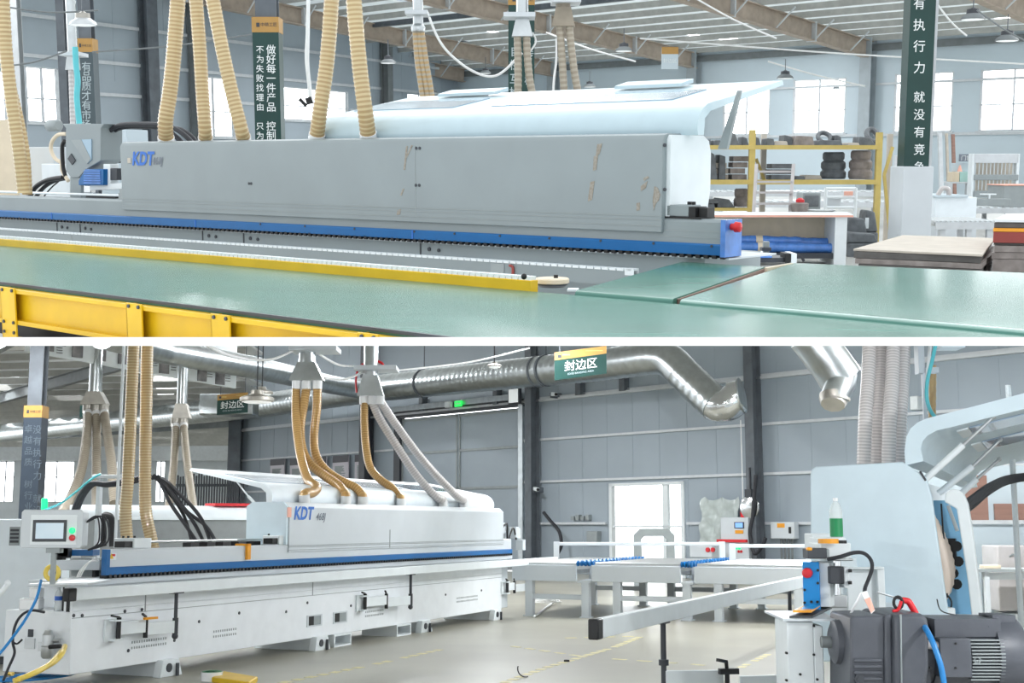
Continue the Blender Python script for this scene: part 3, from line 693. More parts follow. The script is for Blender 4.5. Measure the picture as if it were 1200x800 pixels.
# white feed frame and blue bar behind the console
T = Thing('feed_unit', B, 'grey feed unit with blue bar behind the control console', 'feeder'); q = MB()
a, b = B.at(62, 668, 12), B.at(117, 656, 12); q.box((a.x, 12, a.z), (b.x, 12.1, b.z)); T.part('crossbar', q, M['greyB'], bevel=.005)
a, b = B.at(80, 651, 12.2), B.at(109, 644, 12.2); q = MB(); q.box((a.x, 12.2, a.z), (b.x, 12.4, b.z)); T.part('blue_bar', q, M['blue'])
a, b = B.at(64, 660, 12.1), B.at(80, 640, 12.1); q = MB(); 
for k in range(6): x = random.uniform(a.x, b.x - .05); z = random.uniform(a.z, b.z - .06); q.box((x, 12.1, z), (x + .06, 12.2, z + .07))
T.part('fitting', q, M['black'])
q = MB(); q.box((a.x, 12.05, .94), (a.x + .03, 12.2, a.z + .1)); q.box((b.x + .25, 12.05, .94), (b.x + .28, 12.2, a.z + .02)); T.part('bracket', q, M['black'])
for k in range(3):
    a = B.at(115, 653 + k * 2, 11.7); q = MB(); q.tube([a, B.at(105, 658, 11.6), B.at(98 - k * 2, 668, 11.5), B.at(94 - k * 2, 676, 11.5)], .006, 6, sm=6); T.part('air_line', q, M['whitecable'])
# cable gantry: pale post, cap arm, black cable bundle
T = Thing('cable_gantry', B, 'pale grey post carrying black cables over the left machine', 'post'); Zg = 14.2
q = MB(); a, b = B.at(108, 672, Zg), B.at(118, 556, Zg); q.box((a.x, Zg, .9), (b.x, Zg + .1, b.z)); T.part('post', q, M['greyB'], bevel=.006)
q = MB(); a = B.at(108, 557, Zg); b = B.at(150, 562, Zg); q.box((a.x, Zg - .01, a.z - .03), (b.x, Zg + .12, a.z + .01)); T.part('cap_arm', q, M['greyB'], bevel=.006)
def cabl(T, pts, r, m='cable'):
    q = MB(); q.tube([B.at(*p) for p in pts], r, 8, sm=8); T.part('cable', q, M[m])
for k in range(3):
    cabl(T, [(84 + k * 3, 602, 14.3), (92 + k * 3, 582, 14.2), (106 + k * 2, 566 + k, 14.1), (125, 566 + k * 1.5, 14.1), (150, 562 + k * 2, 14.1), (170, 558 + k * 2, 14.1), (186 + k * 2, 563 - k, 14.1), (200 + k * 8, 590 - k * 3, 14.0), (218 + k * 9, 616 - k * 4, 13.9), (234 + k * 7, 640, 13.8)], .02)
cabl(T, [(184, 557, 14.1), (200, 572, 14.1), (218, 598, 14), (240, 615, 13.9), (252, 633, 13.8)], .02); cabl(T, [(180, 556, 14.1), (200, 580, 14.1), (216, 605, 14), (226, 640, 13.8)], .018)
T2 = Thing('cable_loop', B, 'black flexible cable loop hanging behind the pale gantry post', 'cable'); q = MB()
q.tube([B.at(*p) for p in ((121, 640, 14.6), (119, 620, 14.6), (121, 606, 14.6), (126, 604, 14.6), (131, 610, 14.6), (132, 640, 14.6))], .04, 8, sm=8); T2.main(q, M['black'], smooth=60)
mb = MB(); mb.tube([B.at(*p) for p in ((48, 599, 13.9), (70, 590, 13.9), (88, 577, 13.9), (106, 562, 13.9), (118, 555, 13.9))], .012, 6, sm=8); single('air_line', B, mb, M['tealhose'], 'thin teal air line rising to the gantry cap', 'tube', smooth=60)
# tall thin white pole
mb = MB(); a = B.at(135, 640, 13); b = B.at(136, 400, 13); mb.cyl((a.x, 13, 1.2), (a.x, 13, b.z + .1), .016, 10); single('lamp_pole', B, mb, M['white'], 'tall thin white pole rising before the tan hose pair', 'pole')
mb = MB(); c = B.at(52, 592, 14); mb.lathe(c - V((0, 0, .05)), (0, 0, 1), [(0, .03), (.02, .035), (.12, .035), (.13, .02)], 12); single('signal_lamp', B, mb, M['ledgreen'], 'small lit green signal lamp above the control console', 'lamp')

# ---- hoses of the left machine
tn = (M['tan'], M['tanr']); am = (M['amber'], M['amberr']); du = (M['dusty'], M['dustyr']); gh = (M['greyh'], M['greyhr']); pk = (M['pink'], M['pinkr'])
hose(B, [B.at(157, 396, 13.4), B.at(154, 470, 13.4), B.at(150, 560, 13.3), B.at(147, 600, 13.3), B.at(149, 634, 13.3)], .066, tn, 'dust_hose', 'straight tan ribbed hose, left of the close pair at the machine\'s near end', group='tan dust hoses of the lower hall', step=.03)
hose(B, [B.at(172.5, 396, 13.6), B.at(171.5, 470, 13.6), B.at(170, 560, 13.6), B.at(171, 600, 13.6), B.at(177, 630, 13.6), B.at(180, 645, 13.6)], .068, tn, 'dust_hose', 'straight tan ribbed hose, right of the close pair at the machine\'s near end', group='tan dust hoses of the lower hall', step=.03)
def hood_top(px, py): # point on the hood's top
    s, _ = E.hit(px, py, .09); p = E.pt(s, .09, zh); return p
def dh(pts, px, end, r, mats, label, grp):
    e = hood_top(px, 590); n = len(pts); Zt = 16.6 if pts[0][0] < 400 else 18.0
    P = [B.at(x, y, lerp(Zt, e.y, i / n)) for i, (x, y) in enumerate(pts)] + [e + V((0, 0, .1)), e]
    hose(B, P, r, mats, 'dust_hose', label, group=grp, step=.035, collars=(1,), cl=.1)
g2 = 'amber dust hoses of the lower hall'
dh([(347, 456), (347, 490), (350, 520), (355, 545), (361, 562), (368, 568), (371, 572), (366, 577)], 357, 1, .06, am, 'amber hose dropping straight from the left manifold to a short elbow', g2)
dh([(359, 455), (356, 475), (352, 500), (354, 525), (363, 543), (380, 557), (396, 568), (404, 578)], 405, 1, .06, am, 'amber hose crossing in front, from the left manifold to the middle collar', g2)
dh([(372, 455), (371, 480), (368, 510), (370, 533), (381, 550), (398, 562), (416, 571), (424, 579)], 425, 1, .06, am, 'amber hose behind, from the left manifold to the rightmost collar', g2)
dh([(427, 470), (427, 495), (429, 525), (434, 548), (446, 562), (460, 572), (468, 582)], 470, 1, .058, am, 'lone amber hose from the second manifold beside two grey hoses', g2)
dh([(436, 470), (446, 492), (466, 524), (486, 554), (505, 576), (516, 585)], 519, 1, .06, gh, 'grey clear hose next to the lone amber hose, left of the grey pair', 'grey clear hoses of the lower hall')
dh([(446, 470), (459, 490), (482, 522), (505, 550), (528, 574), (540, 585)], 543, 1, .06, gh, 'grey clear hose farthest along the hood, right of the grey pair', 'grey clear hoses of the lower hall')
# manifolds
def manifold(px, ytop, yn, yb, wn, wb, Z, stubs, label, dusty=False, plate=None):
    T = Thing('duct_manifold', B, label, 'duct manifold', 'duct manifolds of the lower hall'); k = Z / F; c = B.at(px, yn, Z); cb = B.at(px, yb, Z); ct = B.at(px, ytop, Z); m = M['galvd' if dusty else 'galv']
    q = MB(); q.cyl(c, (c.x, Z, ct.z + .1), wn * k / 2, 18)
    z = c.z
    while z < ct.z: q.cyl((c.x, Z, z), (c.x, Z, z + .03), wn * k / 2 * 1.04, 18); z += .16
    T.part('pipe', q, M['galv'], smooth=40)
    q = MB(); a = wn * k / 2; b = wb * k / 2; q.hexa([(cb.x - b, Z - b * .55, cb.z), (cb.x + b, Z - b * .55, cb.z), (cb.x + b, Z + b * .55, cb.z), (cb.x - b, Z + b * .55, cb.z), (c.x - a, Z - a, c.z), (c.x + a, Z - a, c.z), (c.x + a, Z + a, c.z), (c.x - a, Z + a, c.z)]); T.part('flare', q, m)
    for s in stubs: q = MB(); p = B.at(s, yb, Z); q.cyl(p + V((0, 0, .02)), p - V((0, 0, 10 * k)), 5.8 * k, 14); T.part('stub', q, M['clear'] if not dusty else m)
    if plate:
        q = MB(); p0, p1 = B.at(plate[0], plate[2], Z), B.at(plate[1], plate[2], Z); q.box((p0.x, Z - .25, p0.z - .03), (p1.x, Z + .25, p0.z + .03)); T.part('flange_plate', q, M['greyB'])
manifold(360, 396, 425, 446, 20, 40, 16.6, (348, 359, 372), 'bright metal manifold feeding three amber hoses', plate=(342, 397, 410))
manifold(434.5, 396, 440, 464, 17, 31, 18, (427, 436, 445), 'bright metal manifold feeding one amber and two grey hoses', plate=(417, 466, 432.5))
manifold(111.5, 396, 459, 474, 15, 31, 28, (103, 113, 122), 'dusty metal manifold feeding three dusty hoses, left of the tan pair', True)
manifold(213, 396, 473, 490, 12, 21, 28, (206, 215), 'dusty metal manifold feeding two dusty hoses, right of the tan pair', True)
mb = MB(); mb.tube([B.at(*p) for p in ((420, 434, 18), (425, 427, 18), (437, 423, 18), (447, 425, 18), (450, 431, 18))], .02, 6, sm=6); mb.tube([B.at(*p) for p in ((419, 433, 18), (417, 445, 18), (418, 460, 18))], .016, 6, sm=6); single('red_cable', B, mb, M['red'], 'red cable wrapped round the second manifold flange', 'cable', smooth=60)
gd = 'dusty hoses behind the left machine'
for pts, lab in (([(103, 483), (101, 515), (95, 552), (82, 585), (72, 602)], 'dusty hose curving away to the left below the left dusty manifold'), ([(113, 483), (113, 530), (113, 580), (112, 610)], 'dusty hose hanging straight in the middle of the left three'), ([(122, 483), (126, 510), (131, 545), (134, 590)], 'dusty hose leaning right, right of the left three'), ([(206, 497), (204, 540), (200, 575), (196, 604)], 'dusty hose leaning left below the right dusty manifold'), ([(215, 497), (218, 530), (223, 570), (228, 604)], 'dusty hose leaning right below the right dusty manifold')):
    hose(B, [B.at(x, y, lerp(28, 24, i / 4)) for i, (x, y) in enumerate(pts)], .098 if pts[0][0] < 200 else .085, du, 'dust_hose', lab, group=gd, step=.07, collars=(0,), cr=1.1, cl=.15)

# ---- a second machine behind: grey hood with pale rounded top
T = Thing('edge_banding_machine', B, 'grey hooded machine standing behind the cables of the left machine', 'machine')
E3 = Fr(B, B.at(60, 650, 21), dirn(2400)); 
def h3(px, py): return E3.hit(px, py, 0)
s0, s1 = h3(96, 640)[0], h3(300, 640)[0] + 1; zt = h3(180, 609)[1]; zt2 = h3(200, 601)[1]
q = MB(); q.fbox(E3, (s0, s1), (0, .6), (.15, zt)); T.part('body', q, M['hoodgrey'], bevel=.01)
q = MB(); q.fprism(E3, [(-.03, zt), (.6, zt), (.62, zt + .25), (.2, zt + .25), (.05, zt + .18), (-.03, zt + .06)], s0, s1); T.part('top_cover', q, M['pale'], smooth=50)
q = MB(); q.fbox(E3, (h3(255, 598)[0], h3(318, 598)[0]), (.1, .5), (zt + .25, zt + .3)); T.part('red_sheet', q, M['red'])
# stored strips against the far side
T = Thing('strip_rack', B, 'dark rack of upright strips behind the open lid', 'rack'); q = MB(); Zs = 40
for k in range(26): a = B.at(206 + k * 3.1, 600, Zs); t = B.at(206 + k * 3.1, 556 + random.uniform(-2, 3), Zs); q.box((a.x, Zs, .2), (a.x + .045, Zs + .05, t.z))
T.part('upright_strip', q, M['dark'], kind='stuff'); q = MB(); a, b = B.at(203, 575, Zs), B.at(290, 575, Zs)
for z in (.3, 1.4, 2.6): q.box((a.x, Zs + .05, z), (b.x, Zs + .15, z + .08))
T.part('rack_rail', q, M['steel'])

# =================================================================== ducts
def duct(name, pts, r, label, m='galv', step=.18, cap=None, cat='duct'):
    P = resample([V(p) for p in pts], step / 4); mb = MB(); mb.rings(P, [r * (1.022 if i % 4 == 0 else 1.0) for i in range(len(P))], 28); T = Thing(name, B, label, cat); T.part('pipe', mb, M[m], smooth=30); return T
Pd = []
for px, py in ((-20, 510), (130, 494), (300, 476), (450, 454), (600, 438), (700, 428), (758, 420)):
    s, z = FWB.hit(px, py, -2.2); Pd.append(FWB.pt(s, -2.2, z))
T = duct('spiral_duct', Pd, .43, 'long galvanised spiral duct running along the back wall', step=.22)
e0 = Pd[-1]; Ze = e0.y
def dp_(px, py, t): s, z = FWB.hit(px, py, t); return FWB.pt(s, t, z)
d1_ = [e0, dp_(782, 421, -2.2), dp_(800, 437, -2.2), dp_(840, 475, -2.2)]
q = MB(); q.rings(resample(spline([e0 - (Pd[-1] - Pd[-2]).normalized() * .3, e0 + (Pd[-1] - Pd[-2]).normalized() * .1] + d1_[1:3], 6), .1), .44, 28); T.part('elbow', q, M['galv'], smooth=40)
q = MB(); P = resample([d1_[2], d1_[3]], .06); q.rings(P, [.43 * (1.022 if i % 4 == 0 else 1) for i in range(len(P))], 28); T.part('sloping_pipe', q, M['galv'], smooth=30)
q = MB(); zp_ = dp_(850, 476, -2.2).y; q.rings(resample(spline([dp_(830, 466, -2.2), d1_[3], B.at(851, 475, zp_), B.at(862, 467, zp_ - .05)], 6), .1), .41, 28); q.rings([B.at(856, 466, zp_ - .02), B.at(868, 463.5, zp_ - .12)], .39, 28); T.part('end_elbow', q, M['chrome'], smooth=40)
a = B.at(868, 463.5, zp_ - .12); d = (a - B.at(856, 466, zp_ - .02)).normalized(); q = MB(); q.cyl(a, a + d * .04, .44, 28); T.part('end_cap', q, M['galv'])
for px in (497, 631, 640):
    s, z = FWB.hit(px, 454 - (px - 450) * .105, -2.2); p = FWB.pt(s, -2.2, z); q = MB(); q.rings([p - FWB.ex * .04, p + FWB.ex * .04], .455, 28); q.beam(p + V((0, 0, .44)), p + V((0, 0, 2.5)), .03, .03, (0, 1, 0)); T.part('hanger_ring', q, M['steel'])
Zd = [26, 30, 36, 46]
duct('spiral_duct', [B.at(120, 392, 24), B.at(190, 411, 27), B.at(300, 431, 31), B.at(385, 450, 37), B.at(445, 461, 42)], .21 * 1.0 + .06, 'slimmer galvanised duct slanting down from upper left to join the long duct', step=.25)
T = duct('spiral_duct', [B.at(948, 392, 15.5), B.at(975, 428, 15.5), B.at(987, 446, 15.5)], .26, 'short galvanised duct with crimped open end hanging before the back wall', step=.3)
q = MB(); q.rings([B.at(984, 440, 15.5), B.at(985, 450, 15.4), B.at(979.5, 462, 15.3), B.at(978, 466, 15.3)], [.21, .18, .165, .165], 24); T.part('drop_pipe', q, M['galv'], smooth=40)
q = MB(); q.rings([B.at(977, 466, 15.3), B.at(976, 474, 15.25)], [.18, .145], 10); q.rings([B.at(979.2, 463, 15.3), B.at(978.5, 466, 15.3)], .18, 24); T.part('crimped_end', q, M['galvd'])
# flat grey damper box on the long duct
mb = MB(); a, b = B.at(236, 487, 44), B.at(300, 462, 44); mb.box((a.x, 43.6, a.z), (b.x, 44.6, b.z)); single('damper_box', B, mb, M['galv'], 'square metal damper box on the long duct behind the small hanging sign', 'duct box', bevel=.05)

# ---- hanging area signs
def area_sign(x0, x1, yt, yb, ysl, Z, label, txt='封边区'):
    T = Thing('area_sign', B, label, 'sign', 'hanging green area signs'); a, b = B.at(x0, yb, Z), B.at(x1, yb + ysl, Z); top = B.at(x0, yt, Z)
    hgt = top.z - a.z; fr = Fr(B, (a.x, Z, 0), (b.x - a.x, 0, 0), (0, 1, 0)); w = b.x - a.x; k = (b.z - a.z) / w
    def zz(s, u): return a.z + k * s + u * hgt
    q = MB(); q.sprism(fr, [(0, zz(0, 0)), (w, zz(w, 0)), (w, zz(w, 1)), (0, zz(0, 1))], 0, .06); pn = T.part('panel', q, M['bannergreen'])
    q = MB(); q.sprism(fr, [(0, zz(0, .72)), (w, zz(w, .72)), (w, zz(w, 1)), (0, zz(0, 1))], -.006, 0); T.part('ochre_band', q, M['banneror'], pn)
    ux = V((1, 0, k)).normalized(); q = MB(); q.text(txt, fr.pt(w * .5, -.012, zz(w * .5, .3)), ux, (0, 0, 1), hgt * .4, bold=.006, cx=True); T.part('lettering', q, M['letter'], pn)
    q = MB(); q.text('EDGE BANDING AREA', fr.pt(w * .5, -.012, zz(w * .5, .13)), ux, (0, 0, 1), hgt * .095, cx=True); T.part('small_lettering', q, M['letterg'], pn)
    q = MB(); q.fbox(fr, (w * .06, w * .13), (-.012, -.006), (zz(0, .81), zz(0, .92))); T.part('emblem', q, M['dark'], pn)
    q = MB(); q.fbox(fr, (w * .15, w * .3), (-.012, -.006), (zz(w * .2, .84), zz(w * .2, .9))); q.fbox(fr, (w * .6, w * .93), (-.012, -.006), (zz(w * .8, .86), zz(w * .8, .885))); T.part('band_print', q, M['rackyellow'], pn)
    for u in (.1, .9): q = MB(); q.cyl(fr.pt(w * u, .03, zz(w * u, 1)), fr.pt(w * u, .03, zz(w * u, 1) + 2), .01, 6); T.part('hanger_wire', q, M['steel'])
area_sign(650, 711, 413, 445.5, -8, 24, 'large green area sign with white characters hanging before the long duct')
area_sign(254, 290, 462.5, 486, -3, 34, 'small green area sign with white characters hanging beside the column')
mb = MB(); a, b = B.at(93, 489, 36), B.at(98, 475, 36); mb.box((a.x, 36, a.z), (b.x, 36.1, b.z)); single('area_sign', B, mb, M['bannergreen'], 'tiny dark green sign far behind, left of the dusty manifold', 'sign', 'hanging green area signs')
# exit sign, wall fittings
s, z = FWB.hit(538, 473, -.28); T = Thing('exit_sign', B, 'lit green emergency exit sign above the sliding door', 'sign'); q = MB(); q.fbox(FWB, (s - .18, s + .18), (-.34, -.28), (z - .1, z + .1)); T.part('panel', q, M['exit'], bevel=.02)
q = MB(); q.fbox(FWB, (s - .14, s + .14), (-.346, -.34), (z - .012, z + .012)); q.prism([FWB.pt(s - .06, -.346, z + .07), FWB.pt(s + .03, -.346, z), FWB.pt(s - .02, -.346, z)], FWB.ey * .005); T.part('pictogram', q, M['letter'])
s, z = FWB.hit(528, 474, -.28); mb = MB(); mb.fbox(FWB, (s - .18, s + .12), (-.4, -.28), (z - .1, z + .1)); single('emergency_light', B, mb, M['white'], 'small white emergency light box left of the exit sign', 'lamp', bevel=.02)
def notice(px0, px1, yt, yb, label, red=False):
    T = Thing('notice_board', B, label, 'notice', 'notice boards behind the left machine'); s0, z0 = FWB.hit(px0, yb, -.04); s1, z1 = FWB.hit(px1, yt, -.04)
    q = MB(); q.fbox(FWB, (s0, s1), (-.14, -.1), (z0 - .3, z1)); p = T.part('sheet', q, M['paper'])
    q = MB(); q.fbox(FWB, (s0, s1), (-.15, -.14), (z1 - .25, z1)); T.part('header', q, M['paperdark'], p)
    q = MB(); n = 14
    for k in range(n): z = lerp(z1 - .4, z0, k / n); q.fbox(FWB, (s0 + .15, s1 - .15 - random.uniform(0, .3)), (-.144, -.14), (z - .02, z + .02))
    T.part('print_lines', q, M['midgrey'], p)
    if red: q = MB(); q.fbox(FWB, (s0 + .6, s1 - .1), (-.15, -.144), (z0, z0 + .5)); T.part('red_stamp', q, M['red'], p)
for i, (a, b, y, yb) in enumerate(((319, 336, 537, 560), (342, 361, 536.5, 562), (374, 385, 534.5, 558), (392, 411, 533, 566), (418, 434, 532, 568))):
    notice(a, b, y, yb, ['printed notice farthest left on the back wall', 'printed notice behind the left amber hoses', 'printed notice half hidden behind the rear amber hose', 'printed notice in the clear between the two hose groups', 'printed notice with red stamp beside the lone amber hose'][i], i == 4)
def wall_lamp(px, py, label, r=.22):
    s, z = FWB.hit(px, py, -.3); T = Thing('wall_floodlight', B, label, 'lamp'); p = FWB.pt(s, -.3, z); q = MB(); q.fbox(FWB, (s - r, s + r), (-.42, -.3), (z - r, z + r)); T.part('housing', q, M['dark'], bevel=.03); q = MB(); q.fbox(FWB, (s - r * .8, s + r * .8), (-.43, -.42), (z - r * .8, z + r * .8)); T.part('lens', q, M['diff']); q = MB(); q.fbox(FWB, (s - .03, s + .03), (-.3, 0), (z - .05, z + .05)); T.part('bracket', q, M['steel'])
wall_lamp(605, 464, 'dark floodlight on the wall left of the steel column', .26)
for px, py, lab in ((650, 461, 'small white camera on the girt right of the column'), (629, 572, 'small white camera low on the steel column')):
    s, z = FWB.hit(px, py, -.4); T = Thing('security_camera', B, lab, 'camera'); q = MB(); q.beam(FWB.pt(s - .15, -.35, z), FWB.pt(s + .15, -.5, z - .04), .11, .11); T.part('camera_body', q, M['white'], bevel=.02); q = MB(); q.fbox(FWB, (s - .2, s - .12), (-.4, 0), (z - .12, z + .04)); T.part('mount', q, M['steel']); q = MB(); q.cyl(FWB.pt(s + .15, -.5, z - .04), FWB.pt(s + .18, -.515, z - .045), .045, 10); T.part('lens', q, M['black'])
for px, py in ((680, 454), (731.5, 449), (496, 474), (583, 466)):
    s, z = FWB.hit(px, py, -.1); mb = MB(); mb.fbox(FWB, (s - .1, s + .1), (-.22, 0), (z - .22, z + .25)); mb.fbox(FWB, (s - .18, s + .18), (-.14, 0), (z - .25, z - .17)); struct('girt_cleat_trim', B, mb, M['steel'])
# disc lamps hanging on wires
def disc_lamp(px, py, wpx, Z, label, hall=B, grp='hanging disc lamps'):
    T = Thing('hanging_lamp', hall, label, 'lamp', grp); k = Z / F; c = hall.at(px, py, Z); r = wpx * k / 2
    q = MB(); q.lathe(c, (0, 0, 1), [(0, r * .8), (.02, r), (r * .25, r), (r * .3, r * .9), (r * .45, r * .4), (r * .7, r * .35)], 24); T.part('shade', q, M['galvd'], smooth=40)
    q = MB(); q.lathe(c - V((0, 0, .015)), (0, 0, 1), [(0, r * .7), (.02, r * .86)], 24); T.part('diffuser', q, M['diff'])
    q = MB(); q.cyl(c + V((0, 0, r * .6)), c + V((0, 0, r * .6 + 1.5)), .012, 6); T.part('cord', q, M['cable'])
disc_lamp(579.5, 430, 17, 22, 'small hanging lamp before the long duct above the sliding door'); disc_lamp(307, 462, 26, 26, 'hanging lamp with white disc at the joining ducts left of the manifold'); disc_lamp(301, 471, 40, 24, 'wide white hanging lamp disc beside the small sign')
for a, b, nm in (((466, 434, 18.5), (620, 408, 22), 'lower'), ((374, 415, 16.8), (418, 429, 18), 'short'), ((290, 421, 15), (345, 410, 16.5), 'pale'), ((380, 443, 17), (425, 436, 18), 'thin')):
    mb = MB(); p, q_ = B.at(*a), B.at(*b); mb.tube([p, (p + q_) / 2 - V((0, 0, .06)), q_], .016, 6, sm=6)
    single('support_wire', B, mb, M['whitecable'], {'lower': 'thin pale wire running right from the second manifold to the sign', 'short': 'pale wire linking the two bright manifolds', 'pale': 'thick pale wire rising left of the first manifold', 'thin': 'thin wire below the link between the two manifolds'}[nm], 'wire', smooth=60)
mb = MB(); mb.tube([B.at(235, 400, 14), B.at(262, 414, 14.5), B.at(290, 421, 15)], .022, 8, sm=8); single('support_wire', B, mb, M['whitecable'], 'pale cable sagging across the top beside the slanting duct', 'cable', smooth=60)
# banner column on the left
def banner_col(hall, px0, px1, pyt, pyb, Z, depth, mcol, mban, yb0, yb1, cols, label, bandtxt=None, lettm='letterg', pm=None, cname='banner_column', yend=None):
    a, b = hall.at(px0, (pyt + pyb) / 2, Z), hall.at(px1, (pyt + pyb) / 2, Z); w = b.x - a.x
    top = hall.at(px0, pyt, Z).z + .3
    mb = MB(); c = V(((a.x + b.x) / 2, Z + depth / 2 + .01, 0)); mb.ibeam(c, c + V((0, 0, top)), w * .9, depth * .9, .03, .02, up=(0, 1, 0)); struct('column', hall, mb, M[mcol])
    T = Thing('column_banner', hall, label, 'banner'); fr = Fr(hall, (a.x, Z, 0), (1, 0, 0), (0, 1, 0))
    z1 = hall.at(px0, yb0, Z).z; z2 = hall.at(px0, yb1, Z).z; z0 = hall.at(px0, yend, Z).z if yend else .2
    q = MB(); q.fbox(fr, (-.02, w + .02), (-.02, depth + .03), (z0, z2)); wr = T.part('wrap', q, M[mban])
    if yb1 != yb0: q = MB(); q.fbox(fr, (-.025, w + .025), (-.025, depth + .03), (z2, z1)); bd = T.part('ochre_band', q, M['banneror'])
    if yb1 != yb0: q = MB(); q.text('中精工匠', fr.pt(w * .3, -.03, lerp(z2, z1, .4)), fr.ex, fr.ez, w * .18, cx=False); q.fbox(fr, (w * .12, w * .26), (-.03, -.025), (lerp(z2, z1, .35), lerp(z2, z1, .62))); T.part('band_print', q, M['dark'], bd)
    for (u, txt, y0, dy, sz) in cols:
        for i, ch in enumerate(txt):
            if ch == ' ': continue
            s, z = fr.hit(u, y0 + dy * i, -.024); q = MB(); q.text(ch, fr.pt(s, -.026, z - sz * .38), fr.ex, fr.ez, sz, bold=.005, cx=True); T.part('lettering', q, M[lettm], wr)
    return T
banner_col(B, 29, 47.5, 396, 600, 24, .3, 'steel', 'bannernavy', 475, 489, [(33, '卓越品质 树行业', 502, 13, .16), (43.5, '没有执行力 就没', 503, 13.5, .17)], 'dark banner with faded characters round the column behind the control console', 'x', 'letterdim')

# =================================================================== roller tables in the middle
exT = V((.922, -.387, 0)); O = B.at(606, 662, 20.7); TB = Fr(B, (O.x, O.y, 0), exT)
zt = .835; hp = .2
def ht(px, py, t=0): return TB.hit(px, py, t)
def roller_table(a, b, label, wheels, legs):
    s0, s1 = ht(a, 668)[0], ht(b, 668)[0]; D = 3.2; T = Thing('roller_table', B, label, 'conveyor', 'roller tables between the machines')
    for t in (0, D - .06): q = MB(); q.fbox(TB, (s0, s1), (t, t + .06), (zt - hp - .08, zt - .03)); T.part('side_panel', q, M['greyB'], bevel=.006)
    q = MB(); q.fbox(TB, (s0, s1), (.06, D - .06), (zt - .16, zt - .1)); T.part('deck', q, M['alu'])
    n = int((D - .2) / .12)
    for k in range(n):
        t = .12 + k * .12; q = MB(); q.cyl(TB.pt(s0 + .03, t, zt - .02), TB.pt(s1 - .03, t, zt - .02), .035, 10); T.part('roller', q, M['alu'], smooth=40)
    for l in legs:
        s = ht(l, 700)[0]
        for t in (.02, D - .14): q = MB(); q.fbox(TB, (s - .06, s + .06), (t, t + .12), (0, zt - hp - .08)); q.fbox(TB, (s - .09, s + .09), (t - .02, t + .14), (0, .02)); T.part('leg', q, M['greyB'])
    s2, s3 = ht(legs[0], 700)[0], ht(legs[-1], 700)[0]
    for t in (.06, D - .1): q = MB(); q.fbox(TB, (s2, s3), (t, t + .05), (.27, .35)); T.part('stretcher', q, M['greyB'])
    return s0, s1
r1 = roller_table(600, 675, 'pale roller table nearest the left machine, left of the first blue wheel strip', 0, (619, 685))
r2 = roller_table(693, 797, 'pale roller table between the two blue wheel strips', 0, (722, 804))
r3 = roller_table(813, 945, 'pale roller table nearest the right machine', 0, (841, 935))
for (a, b, lab) in ((675, 693, 'strip of blue guide wheels between the first and second roller tables'), (797, 813, 'strip of blue guide wheels between the second and third roller tables')):
    T = Thing('wheel_strip', B, lab, 'conveyor wheels', 'blue wheel strips'); s0, s1 = ht(a, 668)[0] + .015, ht(b, 668)[0] - .015; q = MB(); q.fbox(TB, (s0, s1), (.0, 3.1), (zt - .3, zt - .26)); q.fbox(TB, (s0, s1), (.6, 3.1), (zt - .26, zt - .07)); T.part('channel', q, M['greyB'])
    for k in range(16):
        for e in range(4):
            t = .0 + k * .19; s = s0 + .02 + e * (s1 - s0 - .04) / 3; q = MB(); q.cyl(TB.pt(s - .015, t, zt - .0), TB.pt(s + .015, t, zt), .045, 10); T.part('wheel', q, M['blue'])
mb = MB()
# guard rails behind the tables
def guard(px0, px1, yt, yb, Zg, label):
    T = Thing('guard_rail', B, label, 'rail', 'guard rails behind the roller tables'); a, b = B.at(px0, yt, Zg), B.at(px1, yt, Zg); q = MB(); q.beam(a, b, .06, .06); T.part('top_rail', q, M['greyB'], bevel=.01)
    for p in (a, b): q = MB(); q.beam(V((p.x, p.y, zt - .1)), V((p.x, p.y, p.z + .04)), .1, .08, (0, 1, 0)); T.part('post', q, M['greyB'])
guard(652, 846, 637, 650, 23.2, 'long pale guard rail crossing before the bright doorway'); guard(858, 948, 639.5, 655, 21.5, 'short pale guard rail beside the right machine')
# floor cable coil under the table
mb = MB(); c = B.atz(640, 706, .02); mb.tube([c + V((.28 * math.cos(t) * (1 - .02 * t), .5 * math.sin(t), .01 + .004 * t)) for t in [k * .5 for k in range(40)]], .012, 6); mb.tube([c + V((.1, -.3, .01)), B.atz(636, 715, .02), B.atz(626, 722, .02)], .02, 6, sm=6); single('cable_coil', B, mb, M['whitecable'], 'white cable coil lying on the floor below the first roller table', 'cable', smooth=60)
mb = MB(); c = B.atz(616, 793, .01); mb.tube([c + V((.075 * math.cos(t), .02 + .02 * math.cos(t * .5), .075 + .075 * math.sin(t))) for t in [PI * .9 + k * .2 for k in range(12)]], .006, 6); single('wire_loop', B, mb, M['black'], 'short black curved wire lying on the concrete floor at the bottom', 'wire', smooth=60)
mb = MB(); c = B.atz(664, 775, 0); mb.prism([c + V(p) for p in ((-.03, -.02, 0), (.03, -.02, 0), (.02, .02, 0), (-.02, .03, 0))], (0, 0, .02)); single('black_clip', B, mb, M['black'], 'tiny black clip lying on the floor before the long bar', 'clip')

